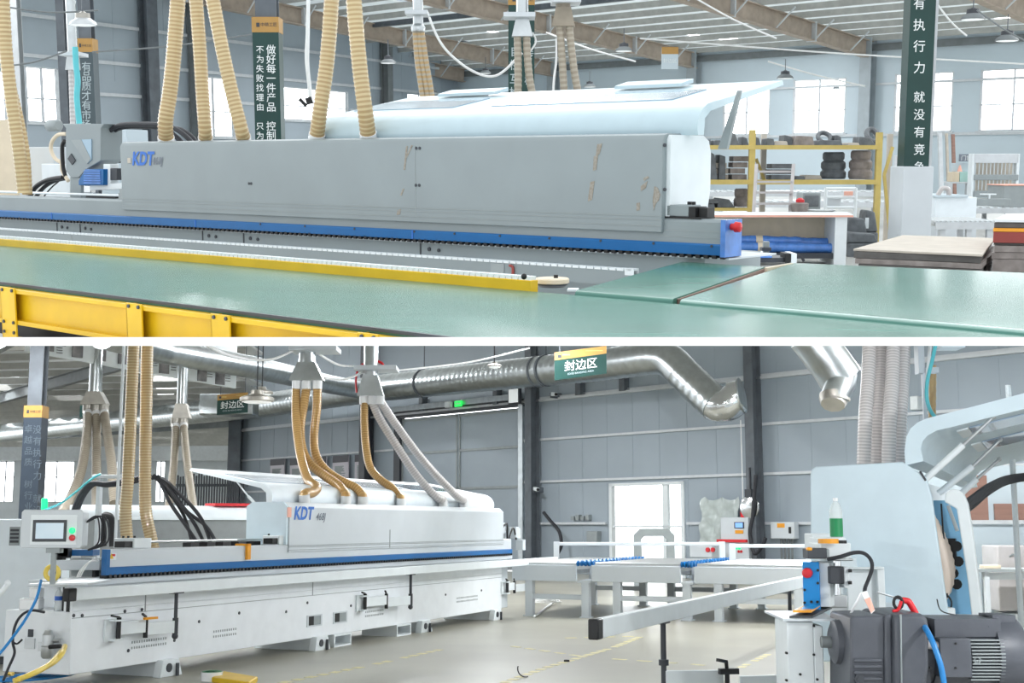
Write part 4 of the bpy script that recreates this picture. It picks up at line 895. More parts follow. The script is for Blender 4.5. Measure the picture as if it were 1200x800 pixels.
# ---- wall things on the right part of the back wall
s0, z0 = FWB.hit(845, 650, -.6); s1, z1 = FWB.hit(876.5, 606, -.6)
T = Thing('control_cabinet', B, 'pale control cabinet with blue lit screen before the wrapped sheet', 'cabinet'); q = MB(); q.fbox(FWB, (s0, s1), (-.6, -.1), (.4, z1)); cb = T.part('body', q, M['greyB'], bevel=.02)
def fp(px, py): return FWB.hit(px, py, -.6)
for nm, a, b, yt, yb, m in (('screen_frame', 861, 872, 611.5, 619, 'dark'), ('warning_label', 862, 871, 621, 625, 'orange')):
    u, v = fp(a, yb), fp(b, yt); q = MB(); q.fbox(FWB, (u[0], v[0]), (-.62, -.6), (u[1], v[1])); pp = T.part(nm, q, M[m], cb)
    if nm == 'screen_frame': u, v = fp(862.5, 618), fp(870.8, 612.5); q = MB(); q.fbox(FWB, (u[0], v[0]), (-.63, -.62), (u[1], v[1])); T.part('screen', q, M['lcd'], pp)
u, v = fp(845, 635), fp(876, 632); q = MB(); q.fbox(FWB, (u[0] - .1, v[0]), (-.66, -.6), (u[1], v[1])); T.part('red_band', q, M['red'], cb)
q = MB(); u = fp(865, 642); 
for k in range(2): q.cyl(FWB.pt(u[0] - .05 + k * .1, -.62, u[1]), FWB.pt(u[0] - .05 + k * .1, -.6, u[1]), .04, 10)
T.part('lit_button', q, M['ledgreen'], cb)
q = MB()
for px in (860, 866, 869): u = fp(px, 646); q.cyl(FWB.pt(u[0], -.62, u[1]), FWB.pt(u[0], -.6, u[1]), .035, 10)
T.part('button', q, M['red'], cb)
s0, z0 = FWB.hit(824, 652, -1.0); s1, z1 = FWB.hit(843, 639, -1.0); T = Thing('junction_box', B, 'low grey box with two red buttons left of the control cabinet', 'box'); q = MB(); q.fbox(FWB, (s0 - .2, s1), (-1.3, -.9), (.6, z1)); T.part('body', q, M['greyB'], bevel=.02); q = MB()
for px in (830, 836): u = FWB.hit(px, 644, -1.3); q.cyl(FWB.pt(u[0], -1.34, u[1]), FWB.pt(u[0], -1.3, u[1]), .06, 10)
T.part('button', q, M['red'])
s0, z0 = FWB.hit(821, 640, -.35); s1, z1 = FWB.hit(866, 583.5, -.35); mb = MB(); n = 14; g = []
for i in range(n + 1):
    for j in range(n + 1): g.append(FWB.pt(lerp(s0, s1, i / n), -.35 + .1 * math.sin(i * 1.1 + j * .5) * math.cos(j * .9) + random.uniform(-.02, .02), lerp(z0 - .4, z1, j / n) + (.05 * math.sin(i) if j == n else 0)))
mb.add(g, [(i * (n + 1) + j, (i + 1) * (n + 1) + j, (i + 1) * (n + 1) + j + 1, i * (n + 1) + j + 1) for i in range(n) for j in range(n)]); mb.add([p + FWB.ey * .012 for p in g], [(i * (n + 1) + j, (i + 1) * (n + 1) + j, (i + 1) * (n + 1) + j + 1, i * (n + 1) + j + 1) for i in range(n) for j in range(n)])
single('plastic_sheet', B, mb, M['film'], 'crinkled clear plastic sheet hung on the back wall beside the doorway', 'sheet', smooth=60)
s, z = FWB.hit(879.5, 594, -.5); T = Thing('wall_lamp', B, 'round shiny lamp hanging by the steel column above the control cabinet', 'lamp'); q = MB(); q.lathe(FWB.pt(s, -.5, z), -FWB.ey, [(-.15, .1), (0, .28), (.05, .3), (.08, .26)], 20); T.part('bowl', q, M['chrome'], smooth=60); q = MB(); q.fbox(FWB, (s - .1, s + .1), (-.6, -.4), (z + .25, z + .45)); q.cyl(FWB.pt(s, -.5, z + .45), FWB.pt(s, -.5, z + 1.0), .03, 8); T.part('bracket', q, M['dark'])
q = MB(); u = FWB.hit(872, 601, -.5); q.fbox(FWB, (u[0] - .08, u[0] + .08), (-.55, -.45), (u[1] - .12, u[1] + .12)); single('alarm_button', B, q, M['red'], 'small red alarm box hanging on a cord above the control cabinet', 'alarm box')
mb = MB(); u = FWB.hit(871, 598, -.5); w_ = FWB.hit(868, 492, -.5); mb.tube([FWB.pt(u[0], -.5, u[1]), FWB.pt(w_[0], -.5, w_[1])], .015, 6); single('suspension_line', B, mb, M['whitecable'], 'thin pale cord hanging from the duct end to the red box', 'cord')
mb = MB(); mb.tube([FWB.pt(*((lambda k: (k[0], -.7, k[1]))(FWB.hit(px, py, -.7)))) for px, py in ((886, 556), (884, 580), (882, 605), (879, 625), (884, 648), (893, 640), (897, 630))], .05, 8, sm=8); single('wall_cable', B, mb, M['cable'], 'thick black cable hanging along the right steel column', 'cable', smooth=60)
mb = MB(); mb.tube([FWB.pt(*((lambda k: (k[0], -.5, k[1]))(FWB.hit(px, py, -.5)))) for px, py in ((637, 600), (645, 610), (655, 622), (658, 638), (654, 648))], .05, 8, sm=8); single('wall_cable', B, mb, M['cable'], 'black cable curving out from the left steel column', 'cable', smooth=60)
s0, z0 = FWB.hit(903, 631, -.3); s1, z1 = FWB.hit(930.5, 611.5, -.3); T = Thing('electrical_box', B, 'small pale electrical box with yellow sticker on the wall beside the right machine', 'box'); q = MB(); q.fbox(FWB, (s0, s1), (-.3, -.1), (z0, z1)); T.part('body', q, M['greyB'], bevel=.02)
u, v = FWB.hit(911, 618, -.3), FWB.hit(919.5, 613, -.3); q = MB(); q.fbox(FWB, (u[0], v[0]), (-.31, -.3), (u[1], v[1])); T.part('sticker', q, M['orange']); u = FWB.hit(926, 621, -.3); q = MB(); q.fbox(FWB, (u[0] - .03, u[0] + .03), (-.33, -.3), (u[1] - .08, u[1] + .08)); T.part('latch', q, M['black'])
q = MB(); 
for k in range(4): s = lerp(s0, s1, .3 + k * .15); q.cyl(FWB.pt(s, -.15, .2), FWB.pt(s, -.15, z0), .03, 6)
T.part('conduit', q, M['steel2'])
s0, z0 = FWB.hit(690, 650, -.1); s1, z1 = FWB.hit(702, 622, -.1); mb = MB(); mb.fbox(FWB, (s0, s1), (-.2, 0), (lerp(z0, z1, .5), z1)); single('wall_socket', B, mb, M['midgrey'], 'grey socket panel on the back wall left of the bright doorway', 'panel', bevel=.02)
s, z = FWB.hit(680, 611, -.1); mb = MB()
for k in range(4): mb.fbox(FWB, (s - .35 + k * .2, s - .22 + k * .2), (-.15, -.02), (z + .04, z + .16 + .04 * (k % 2)))
single('girt_clutter', B, mb, M['midgrey'], 'small dark fittings resting on the low girt', 'fittings')
mb = MB(); s, z = FWB.hit(1072, 472, -.2); mb.fbox(FWB, (s - .1, s + .1), (-.25, 0), (z - .16, z + .16)); single('socket_box', B, mb, M['white'], 'small white socket box on the wall behind the milky hoses', 'box', bevel=.02)
# =================================================================== edge bander on the right, seen from its near end
ex2 = dirn(1230); o2 = B.at(940, 690, 7.5); E2 = Fr(B, (o2.x, o2.y, 0), ex2, (ex2.y, -ex2.x, 0))
def e2(px, py, s=0): return E2.hits(px, py, s)
T = Thing('edge_banding_machine', B, 'pale edge banding machine with raised lid seen end-on at the right', 'machine')
sH = 1.15
pan = [e2(*p, sH) for p in ((950, 745), (949.5, 556), (951.5, 549.5), (956, 546.5), (1058, 541), (1064, 545), (1085, 559), (1092, 582), (1097, 620), (1111, 717), (1114, 745))]
pan[0] = (pan[0][0], .55); pan[-1] = (pan[-1][0] + .01, .55)
q = MB(); q.sprism(E2, [(0, 0)] * 0 or [], 0, 0) if 0 else None
def tprism(mb, fr, prof, s0, s1, mi=0): return mb.prism([fr.pt(s0, t, z) for t, z in prof], fr.ex * (s1 - s0), mi)
tprism(q, E2, pan, sH, sH + .06); hp_ = T.part('end_panel', q, M['paleblue'], None, 'pale end panel', bevel=.008)
q = MB(); tprism(q, E2, [(pan[1][0], .98), (pan[1][0], pan[4][1] - .06), (pan[4][0] - .2, pan[4][1] - .02), (pan[4][0] - .2, .98)], sH + .06, 8.5); T.part('hood', q, M['greyB'])
q = MB(); a = E2.hits(1062, 700, sH); tprism(q, E2, [(.06, .145), (.06, .94), (a[0], .94), (a[0], .145)], .6, 9); T.part('base', q, M['base'])
# inner frame leg and blue interior
leg = [e2(*p, sH) for p in ((1107, 588), (1108, 578), (1114, 573), (1122, 573), (1129, 578), (1134, 590), (1140, 625), (1153, 745), (1139, 745), (1134, 680), (1126, 628), (1121, 596))]
leg[7] = (leg[7][0] + .05, .1); leg[8] = (leg[8][0] + .05, .1)
q = MB(); tprism(q, E2, leg, sH, sH + .12); lg = T.part('rear_frame_leg', q, M['white'], bevel=.008)
q = MB(); a0 = e2(1098, 600, sH)[0]; a1 = e2(1150, 700, sH)[0] + .05; tprism(q, E2, [(pan[4][0] - .15, .3), (e2(1141, 740, sH)[0], .3), (e2(1141, 740, sH)[0], .62), (e2(1130, 640, sH)[0], e2(1130, 640, sH)[1]), (e2(1122, 590, sH)[0], e2(1112, 585, sH)[1]), (pan[4][0] - .15, e2(1112, 585, sH)[1])], sH + .34, sH + .38); inn = T.part('interior_panel', q, M['blueint'], None, 'blue interior panel')
q = MB()
for px, py in ((1120, 640), (1122, 658), (1120, 685), (1116, 672)):
    t, z = E2.hits(px, py, sH + .15); q.cyl(E2.pt(sH + .24, t, z), E2.pt(sH + .34, t, z), .022, 8); q.cyl(E2.pt(sH + .22, t, z), E2.pt(sH + .25, t, z), .034, 10)
t, z = E2.hits(1111, 640, sH + .15); q.fbox(E2, (sH + .24, sH + .34), (t - .035, t + .04), (z - .1, z + .05)); T.part('valve_knob', q, M['black'], inn)
q = MB(); q.tube([E2.pt(sH + .16, *E2.hits(px, py, sH + .16)) for px, py in ((1103, 590), (1105, 620), (1108, 650), (1110, 700))], .006, 6, sm=6); q.tube([E2.pt(sH + .15, *E2.hits(px, py, sH + .15)) for px, py in ((1108, 695), (1115, 705), (1112, 722), (1106, 733))], .006, 6, sm=6); T.part('inner_cable', q, M['cable'], inn)
q = MB(); q.cyl(E2.pt(sH + .2, *E2.hits(1111, 592, sH + .2)), E2.pt(sH + .2, *E2.hits(1122, 622, sH + .2)), .012, 8); T.part('brace_rod', q, M['white'], inn)
q = MB(); P = [E2.pt(sH + .2, *E2.hits(px, py, sH + .2)) for px, py in ((1082, 606), (1093, 625), (1102, 648), (1106, 668), (1102, 688), (1090, 706))]; P = resample(spline(P, 8), .02); q.rings(P, [.075 * (1 if i % 2 else .93) for i in range(len(P))], 14); T.part('inner_hose', q, M['pinkhose'], smooth=60)
# raised lid
lp = [e2(*p, sH) for p in ((1061, 545), (1060, 528), (1062, 512), (1067, 502), (1075, 495), (1086, 490), (1110, 484))]
far = e2(1200, 460.5, sH); lp += [(lerp(lp[-1][0], far[0], 2.2), lerp(lp[-1][1], far[1], 2.2))]
fi = e2(1200, 479, sH); i0 = e2(1112, 501, sH); lp += [(lerp(i0[0], fi[0], 2.2), lerp(i0[1], fi[1], 2.2))] + [e2(*p, sH) for p in ((1112, 501), (1098, 504), (1087, 510), (1081, 517), (1079, 526), (1082, 540))]
q = MB(); tprism(q, E2, lp, sH, 7.5); ld = T.part('lid', q, M['paleblue'], None, 'raised pale blue lid', smooth=40)
ts = [i0, (lerp(i0[0], fi[0], 2.0), lerp(i0[1], fi[1], 2.0))]
def under(k, off): return lerp(ts[0][0], ts[1][0], k), lerp(ts[0][1], ts[1][1], k) - off
for s0, s1 in ((sH + .3, sH + 1.0), (sH + 1.9, sH + 2.9)):
    q = MB(); tprism(q, E2, [under(.12, .002), under(.98, .002), under(.98, .012), under(.12, .012)], s0, s1); T.part('lid_window', q, M['glassdark'], ld, 'grey-blue lid window')
    q = MB(); tprism(q, E2, [under(.03, .002), under(.11, .002), under(.11, .014), under(.03, .014)], s0, s1); T.part('hinge_plate', q, M['white'], ld)
for (a, b, c, s) in (((1085, 561), (1129, 521), (1164, 488), .05), ((1100, 578), (1140, 546), (1172, 515), .6), ((1115, 589), (1145, 561), (1171, 538), 1.1)):
    pa, pb, pc = (E2.pt(sH + s, *E2.hits(*p, sH + s)) for p in (a, b, c)); q = MB(); q.cyl(pa, pb, .022, 12); T.part('gas_strut', q, M['white'], ld); q = MB(); q.cyl(pb, pc, .011, 8); q.ball(pc, .018, 8); T.part('strut_rod', q, M['alu'], ld)
q = MB(); pa, pb = E2.pt(sH - .0, *e2(1078, 552, sH)), E2.pt(sH, *e2(1085, 563, sH)); q.beam(pa, pb, .012, .014); T.part('hinge', q, M['dark'], ld)
# pressure beam with blue end plate
a = e2(940, 658); b = e2(961, 710); c = e2(972, 700)
q = MB(); q.fbox(E2, (0, .03), (a[0], b[0]), (.955, a[1])); bp = T.part('end_plate', q, M['blue2'], None, 'bright blue end plate', bevel=.004)
q = MB(); q.fbox(E2, (.03, 8), (a[0], c[0]), (.97, a[1] - .005)); T.part('pressure_beam', q, M['white'], bevel=.004)
q = MB(); p = E2.pt(0, *e2(946.5, 671)); q.lathe(p, -E2.ex, [(0, .03), (.015, .03), (.035, .027), (.04, .015)], 18); T.part('stop_button', q, M['red'], bp, 'red stop button', smooth=50)
q = MB()
for px, py in ((958.5, 668), (958.5, 683), (943, 691), (951, 705), (943, 706), (958, 705)): p = E2.pt(0, *e2(px, py)); q.cyl(p, p - E2.ex * .006, .008, 8)
T.part('bolt_head', q, M['black'], bp)
# head block, motor, spindle
z0 = a[1] + .01
def zbox(px0, px1, py0, py1, Z, d, m, nm, parent=None, bev=.006, tilt=0):
    a_, b_ = B.at(px0, py1, Z), B.at(px1, py0, Z); q = MB(); q.box((a_.x, Z, a_.z), (b_.x, Z + d, b_.z)); return T.part(nm, q, m, parent, bevel=bev)
zbox(962, 997, 636, 656, 7.55, .3, M['white'], 'head_block'); zbox(951.5, 975, 625, 645, 8.0, .2, M['white'], 'top_block')
mt = zbox(947, 969, 642, 654.5, 7.35, .14, M['dark'], 'head_motor'); zbox(969, 972, 643, 654, 7.35, .12, M['midgrey'], 'motor_flange', mt); zbox(946.5, 952, 641, 645, 7.34, .05, M['orange'], 'motor_tip', mt)
q = MB(); p0, p1 = B.at(981, 657, 7.5), B.at(981, 697, 7.5); q.cyl(p0, p1, .022, 16); T.part('spindle', q, M['chrome'])
zbox(973, 989, 663.5, 684, 7.42, .12, M['dark'], 'spindle_block'); zbox(989.5, 995, 664, 689, 7.45, .12, M['white'], 'side_bracket')
zbox(974, 1000, 654, 657, 7.4, .2, M['alu'], 'head_plate'); zbox(972, 993, 697, 712, 7.6, .2, M['alu'], 'roller_stack')
zbox(994, 1030, 667, 720, 7.9, .03, M['white'], 'back_plate'); zbox(1030, 1036.5, 664, 720, 7.85, .08, M['white'], 'back_plate_rib'); zbox(995, 1036, 664.5, 667, 7.82, .1, M['white'], 'back_plate_rib')
q = MB()
for px, py in ((996, 668.5), (996, 682.5), (986, 634.8), (990, 634.8)): p = B.at(px, py, 7.44); q.box((p.x - .009, p.y - .01, p.z - .009), (p.x + .009, p.y + .05, p.z + .009))
T.part('bolt_head', q, M['black'])
q = MB(); q.tube([B.at(*p) for p in ((970, 655, 7.3), (985, 652, 7.25), (1000, 647.5, 7.25), (1012, 648, 7.25), (1020, 655, 7.25), (1022, 665, 7.25), (1018, 678, 7.25), (1014, 688, 7.2), (1013, 695, 7.15))], .011, 8, sm=8); T.part('motor_cable', q, M['cable'], mt)
# near post and table plate
a_, b_ = B.at(921, 728, 7.0), B.at(952, 728, 7.0); q = MB(); q.box((a_.x, 6.98, .1), (b_.x, 7.3, a_.z)); q.box((b_.x, 6.98, .1), (b_.x + .05, 7.3, a_.z - .02)); ps = T.part('end_post', q, M['white'], bevel=.006)
q = MB(); a_, b_ = B.at(917, 726, 6.95), B.at(983, 722, 6.95); q.hexa([(a_.x, 6.93, a_.z - .006), (b_.x - .02, 6.93, a_.z - .006), (b_.x + .06, 7.6, a_.z - .006), (a_.x + .03, 7.6, a_.z - .006), (a_.x, 6.93, a_.z + .006), (b_.x - .02, 6.93, a_.z + .006), (b_.x + .06, 7.6, a_.z + .006), (a_.x + .03, 7.6, a_.z + .006)]); T.part('table_plate', q, M['greyB'])
q = MB(); za = a_.z + .006; q.hexa([B.at(925, 724, 7.0) * 1, B.at(952, 724, 7.0), B.at(975, 713, 7.7), B.at(958, 713, 7.7), B.at(925, 721.5, 7.0), B.at(952, 721.5, 7.0), B.at(975, 710, 7.7), B.at(958, 710, 7.7)]); T.part('slide_block', q, M['dark'])
q = MB()
for px, py in ((954, 733), (954, 767), (922, 765), (938, 790), (922, 797), (958, 796)): p = B.at(px, py, 6.97); q.cyl(p, p + V((0, .02, 0)), .007, 8)
T.part('bolt_head', q, M['black'], ps)
mb = MB(); mb.hexa([B.at(929, 717.5, 7.05), B.at(951, 717.5, 7.05), B.at(961, 710.5, 7.4), B.at(941, 710.5, 7.4), B.at(929, 715, 7.05), B.at(951, 715, 7.05), B.at(961, 709.5, 7.4), B.at(941, 709.5, 7.4)])
T9 = single('sponge_pad', B, mb, M['orange'], 'small orange and blue pad lying under the bright blue end plate', 'pad'); mb = MB(); mb.hexa([B.at(939, 714, 7.15), B.at(953, 714.5, 7.15), B.at(961, 709.5, 7.38), B.at(944, 709.5, 7.38)] + [B.at(939, 713, 7.15), B.at(953, 713.2, 7.15), B.at(961, 708.7, 7.38), B.at(944, 708.7, 7.38)]); T9.part('blue_cover', mb, M['blue2'])
# gearbox and motor
Zm = 6.8; k = Zm / F; cy_ = lambda px, py: B.at(px, py, Zm)
T = Thing('gear_motor', B, 'large dark grey gearbox and finned motor in front of the right machine', 'motor')
def gp(pts, y0, y1, m, nm, parent=None, bev=.012):
    q = MB(); q.prism([V((B.at(px, py, Zm).x, y0, B.at(px, py, Zm).z)) for px, py in pts], (0, y1 - y0, 0)); return T.part(nm, q, m, parent, bevel=bev)
g1 = gp([(986, 722), (988, 719), (1024, 718), (1026, 722), (1026, 812), (986, 812)], 6.62, 7.05, M['motor'], 'gear_case')
gp([(1024, 718), (1032, 715), (1034, 812), (1024, 812)], 6.6, 7.05, M['motor'], 'case_flange')
g2_ = gp([(1032, 719), (1038, 716), (1062, 715), (1070, 720), (1071, 775), (1066, 812), (1032, 812)], 6.55, 7.1, M['motor'], 'gear_head', bev=.02)
gp([(1037.5, 716), (1039, 715.5), (1040, 812), (1038.5, 812)], 6.54, 6.56, M['midgrey'], 'casting_seam', g2_, 0)
q = MB(); 
for y in (767, 774, 781, 788): a_ = B.at(989, y, Zm); b_ = B.at(1022, y + 4, Zm); q.box((a_.x, 6.605, b_.z), (b_.x, 6.63, a_.z))
T.part('cooling_rib', q, M['motor'], g1, bevel=.004)
q = MB(); p = B.at(995, 790, Zm); p.y = 6.62; q.lathe(p, (0, -1, 0), [(0, .026), (.02, .026), (.02, .014), (.024, .014)], 6); T.part('oil_plug', q, M['dark'], g1)
q = MB(); c = B.at(978, 752, 6.85); c.y = 6.85; q.lathe(c, (1, 0, 0), [(-.02, .08), (-.005, .11), (.05, .12), (.06, .12)], 28); fl = T.part('flange', q, M['motor'], smooth=40); q = MB(); q.cyl(c + V((-.07, 0, 0)), c, .03, 20); T.part('shaft', q, M['steel2'], fl)
cm = B.at(1100, 766, 6.85); cm.y = 6.85; zc_ = cm.z
q = MB(); q.cyl(V((B.at(1068, 766, 6.85).x, 6.85, zc_)), V((B.at(1092, 766, 6.85).x, 6.85, zc_)), .15, 24); q.box((B.at(1068, 766, 6.85).x, 6.72, zc_ - .2), (B.at(1080, 766, 6.85).x, 6.98, zc_ + .16)); T.part('adapter_neck', q, M['motor'])
R = .185; q = MB(); xa, xb = B.at(1086, 766, 6.85).x, B.at(1162, 766, 6.85).x; q.cyl(V((xa, 6.85, zc_)), V((xb, 6.85, zc_)), R * .9, 32); q.box((xa, 6.7, zc_ + .1), (xb, 7.0, zc_ + R + .005)); mb_ = T.part('motor_body', q, M['motor'], smooth=30)
q = MB()
for i in range(13): z = zc_ + .085 - i * .0165; w_ = math.sqrt(max(.001, R * R - (z - zc_) ** 2)); q.box((B.at(1124, 766, 6.85).x, 6.85 - w_ - .012, z - .0035), (xb, 6.85, z + .0035))
T.part('cooling_fins', q, M['midgrey'], mb_)
q = MB(); a_, b_ = B.at(1089, 789, Zm), B.at(1123, 744, Zm); q.box((a_.x, 6.85 - R - .05, a_.z - .0), (b_.x, 6.85, b_.z)); tb = T.part('terminal_box', q, M['motor'], mb_, bevel=.006)
q = MB(); 
for px, py in ((1121, 754), (1121, 783), (1092, 783)): p = B.at(px, py, 6.6); p.y = 6.85 - R - .055; q.cyl(p, p + V((0, .02, 0)), .006, 8)
T.part('cover_screw', q, M['black'], tb)
q = MB(); xc, xd = B.at(1157, 766, 6.85).x, B.at(1191, 766, 6.85).x; q.lathe(V((xc, 6.85, zc_)), (1, 0, 0), [(0, R + .012), (.12, R + .012), (.15, R - .005), (.16, R - .06)], 36); q.box((xc, 6.75, zc_ + .1), (xc + .12, 6.95, zc_ + R + .02)); T.part('fan_cover', q, M['motor'], mb_, smooth=35)
q = MB(); p = B.at(1077, 752, Zm); p.y = 6.66; q.cyl(p, p + V((.05, -.01, -.006)), .022, 14); q.cyl(p + V((.04, -.012, -.006)), p + V((.065, -.015, -.006)), .014, 12); T.part('cable_gland', q, M['greyh'], smooth=40)
q = MB(); p = B.at(1134, 770, Zm); p.y = 6.85 - R - .005; q.rings([p + V((.016 * math.cos(t), 0, .016 * math.sin(t))) for t in [k_ * PI / 4 for k_ in range(8)]], .005, 6, closed=True); T.part('lifting_eye', q, M['midgrey'], mb_)
# wing: pale lower cover blocks of the machine behind the motor
T = Thing('white_cover_block', B, 'white machine cover block standing behind the motor', 'cover'); q = MB(); a_, b_ = B.at(1108, 735, 8.3), B.at(1120, 712, 8.3); q.box((a_.x, 8.3, .2), (b_.x, 8.6, b_.z)); a_, b_ = B.at(1124, 735, 8.35), B.at(1158, 722, 8.35); q.box((a_.x, 8.35, .2), (b_.x, 8.7, b_.z)); T.main(q, M['white'], bevel=.01)
# air gun with blue hose on the gearbox
T = Thing('air_blow_gun', B, 'red air gun lying on top of the gearbox', 'air gun'); Zg2 = 6.75
q = MB(); q.tube([B.at(*p, Zg2) for p in ((1056, 703), (1061, 703.5), (1065, 705), (1070, 713), (1073, 719))], [.017, .02, .022, .017, .014][0], 10, sm=3); q.tube([B.at(*p, Zg2 - .03) for p in ((1046, 716), (1052, 714.5), (1055, 708), (1056, 704))], .009, 8, sm=4); gb = T.part('body', q, M['red'], smooth=60)
q = MB(); c = B.at(1052.5, 706, Zg2 - .02); q.rings([c + V((.023 * math.cos(t), 0, .03 * math.sin(t))) for t in [k_ * PI / 8 for k_ in range(16)]], .008, 8, closed=True); T.part('grip_ring', q, M['black'], smooth=60)
q = MB(); q.cyl(B.at(1028, 693.5, Zg2), B.at(1056, 702, Zg2), .0045, 8); T.part('nozzle', q, M['alu'])
q = MB(); q.cyl(B.at(1072, 718, Zg2), B.at(1080, 727, Zg2), .014, 12); T.part('coupler', q, M['midgrey'])
mb = MB(); mb.tube([B.at(*p) for p in ((1078.5, 726, 6.75), (1084, 735, 6.55), (1091, 748, 6.45), (1097, 763, 6.42), (1103, 782, 6.4), (1107, 805, 6.4))], .0145, 10, sm=8); single('air_hose', B, mb, M['bluehose'], 'bright blue air hose hanging over the front of the motor', 'hose', smooth=60)
T = Thing('folded_card', B, 'pale pink folded card standing on the gearbox', 'card'); q = MB()
q.prism([B.at(*p) for p in ((1009, 694, 6.72), (1016, 692, 6.72), (1025.5, 715, 6.68), (1021, 719, 6.66))], (0, .004, .0)); q.prism([B.at(*p) for p in ((1009, 694, 6.72), (1010.5, 698, 6.72), (999, 717.5, 6.75), (996, 718, 6.75))], (0, .006, 0)); cd = T.part('card_sheet', q, M['clear'])
q = MB(); q.prism([B.at(*p) for p in ((1013, 702, 6.697), (1019.5, 699.5, 6.697), (1025, 714, 6.67), (1021, 718, 6.655))], (0, .003, 0)); T.part('card_print', q, M['pinkprint'], cd)
# bottle and tape ring
bottle(B, B.at(980.5, 629.5, 7.75), .235, .038, (.02, .48), M['green'], 'clear water bottle with green label on top of the right machine', M['clear'])
q = MB(); a_, b_ = B.at(962, 636, 7.7), B.at(996, 629.5, 7.7); T0 = Thing('white_carton', B, 'small white block under the green-labelled bottle', 'block'); q.box((a_.x - .02, 7.68, a_.z - .02), (b_.x - .03, 7.9, b_.z)); T0.main(q, M['white'], bevel=.006)
mb = MB(); c = B.at(970.8, 636.5, 7.45); mb.lathe(c, (0, 0, 1), [(0, .058), (.026, .058), (.026, .045), (.001, .045)], 28); single('tape_roll', B, mb, M['orange'], 'flat orange tape roll lying on the head block', 'tape')
mb = MB(); c = B.at(1121, 731, 6.75); mb.rings([c + V((.012 * math.cos(t), 0, .024 * math.sin(t))) for t in [k_ * PI / 8 for k_ in range(16)]], .008, 8, closed=True); single('rubber_ring', B, mb, M['midgrey'], 'small grey ring standing on top of the motor', 'ring', smooth=60)
mb = MB(); mb.tube([B.at(*p) for p in ((1098, 702, 8.2), (1104, 716, 8.1), (1130, 722, 7.6), (1150, 725, 7.0), (1158, 734, 6.7))], .004, 6, sm=8); single('thin_wire', B, mb, M['cable'], 'thin black wire trailing over the back of the motor', 'wire', smooth=60)
# long bar in front of the right machine and its support arm
T = Thing('support_bar', B, 'long white bar with black end cap reaching out before the right machine', 'rail')
a_ = B.at(701, 724.5, 8.0); fb = Fr(B, (a_.x, a_.y, 0), ex2); z1 = a_.z; z0 = B.at(701, 747.5, 8.0).z; L = 9.5
q = MB(); q.fbox(fb, (0, L), (-.03, .03), (z0, z1)); br = T.part('bar', q, M['white'], bevel=.006)
q = MB(); q.fbox(fb, (-.1, 0), (-.034, .034), (z0 - .003, z1 + .003)); T.part('end_cap', q, M['black'], br, bevel=.01)
s_p = fb.hit(777, 729, 0)[0]; pp = fb.pt(s_p, 0, z0); q = MB(); q.cyl(pp, (pp.x, pp.y, .25), .02, 12); q.fbox(fb, (s_p - .08, s_p + .08), (-.03, .03), (z0 - .01, z0)); q.cyl((pp.x, pp.y, z0 - .3), (pp.x, pp.y, z0 - .26), .036, 14); T.part('post', q, M['dark'])
s_q = fb.hit(925, 690, 0)[0]; pq = fb.pt(s_q, 0, z0); q = MB(); q.cyl(pq, (pq.x, pq.y, .25), .02, 12); T.part('post', q, M['dark'])
Zp = pp.y; q = MB(); a_, b_ = B.at(780, 812, Zp), B.at(848, 785, Zp + .2); q.hexa([(a_.x, Zp - .02, a_.z), (b_.x, Zp + .2, a_.z), (b_.x, Zp + .24, a_.z), (a_.x, Zp + .02, a_.z), (a_.x, Zp - .02, b_.z + .02), (b_.x, Zp + .2, b_.z), (b_.x, Zp + .24, b_.z), (a_.x, Zp + .02, b_.z + .02)]); c_, d_ = B.at(865, 812, Zp + .1), B.at(935, 792, Zp + .1); q.hexa([(c_.x, Zp, c_.z), (d_.x, Zp + .2, c_.z), (d_.x, Zp + .24, c_.z), (c_.x, Zp + .04, c_.z), (c_.x, Zp, d_.z + .01), (d_.x, Zp + .2, d_.z), (d_.x, Zp + .24, d_.z), (c_.x, Zp + .04, d_.z + .01)]); ar = T.part('swing_arm', q, M['white'], bevel=.005)
q = MB(); p = B.at(852, 786, Zp + .15); q.cyl(p - V((0, 0, .3)), p, .018, 12); q.beam(p + V((-.06, -.02, .0)), p + V((.08, 0, .0)), .05, .04); p2 = B.at(851, 775, Zp + .1); q.cyl(p, p2, .014, 8); q.beam(p2, B.at(841, 773, Zp + .05), .03, .022); T.part('pivot_handle', q, M['black'], ar)
# milky transparent hose bundle
for i, (xt, xb_) in enumerate(((1019, 1012), (1033, 1027), (1047, 1041), (1059, 1053))):
    Zh = 9.1 + .12 * (i % 2); hose(B, [B.at(xt, 393, Zh + .2), B.at(lerp(xt, xb_, .35) + 1, 440, Zh + .1), B.at(lerp(xt, xb_, .7), 490, Zh), B.at(xb_, 548, Zh)], .052, pk, 'dust_hose', ['leftmost of the four milky hoses over the right machine', 'second from left of the four milky hoses over the right machine', 'third from left of the four milky hoses over the right machine', 'rightmost of the four milky hoses, beside the teal air line'][i], group='milky hoses over the right machine', step=.022, n=16)
mb = MB(); mb.tube([B.at(*p) for p in ((1098, 396, 9), (1093, 420, 9), (1087, 445, 9), (1086, 465, 9), (1090, 480, 9), (1097, 490, 9))], .014, 8, sm=8); single('air_line', B, mb, M['tealhose'], 'teal air line hanging above the raised lid of the right machine', 'tube', smooth=60)
mb = MB(); mb.tube([B.at(*p) for p in ((1091, 396, 9.1), (1088, 425, 9.1), (1085.5, 450, 9.1), (1086, 468, 9.1), (1092, 484, 9.1))], .012, 8, sm=8); single('air_line', B, mb, M['whitecable'], 'white air line hanging alongside the teal one', 'tube', smooth=60)
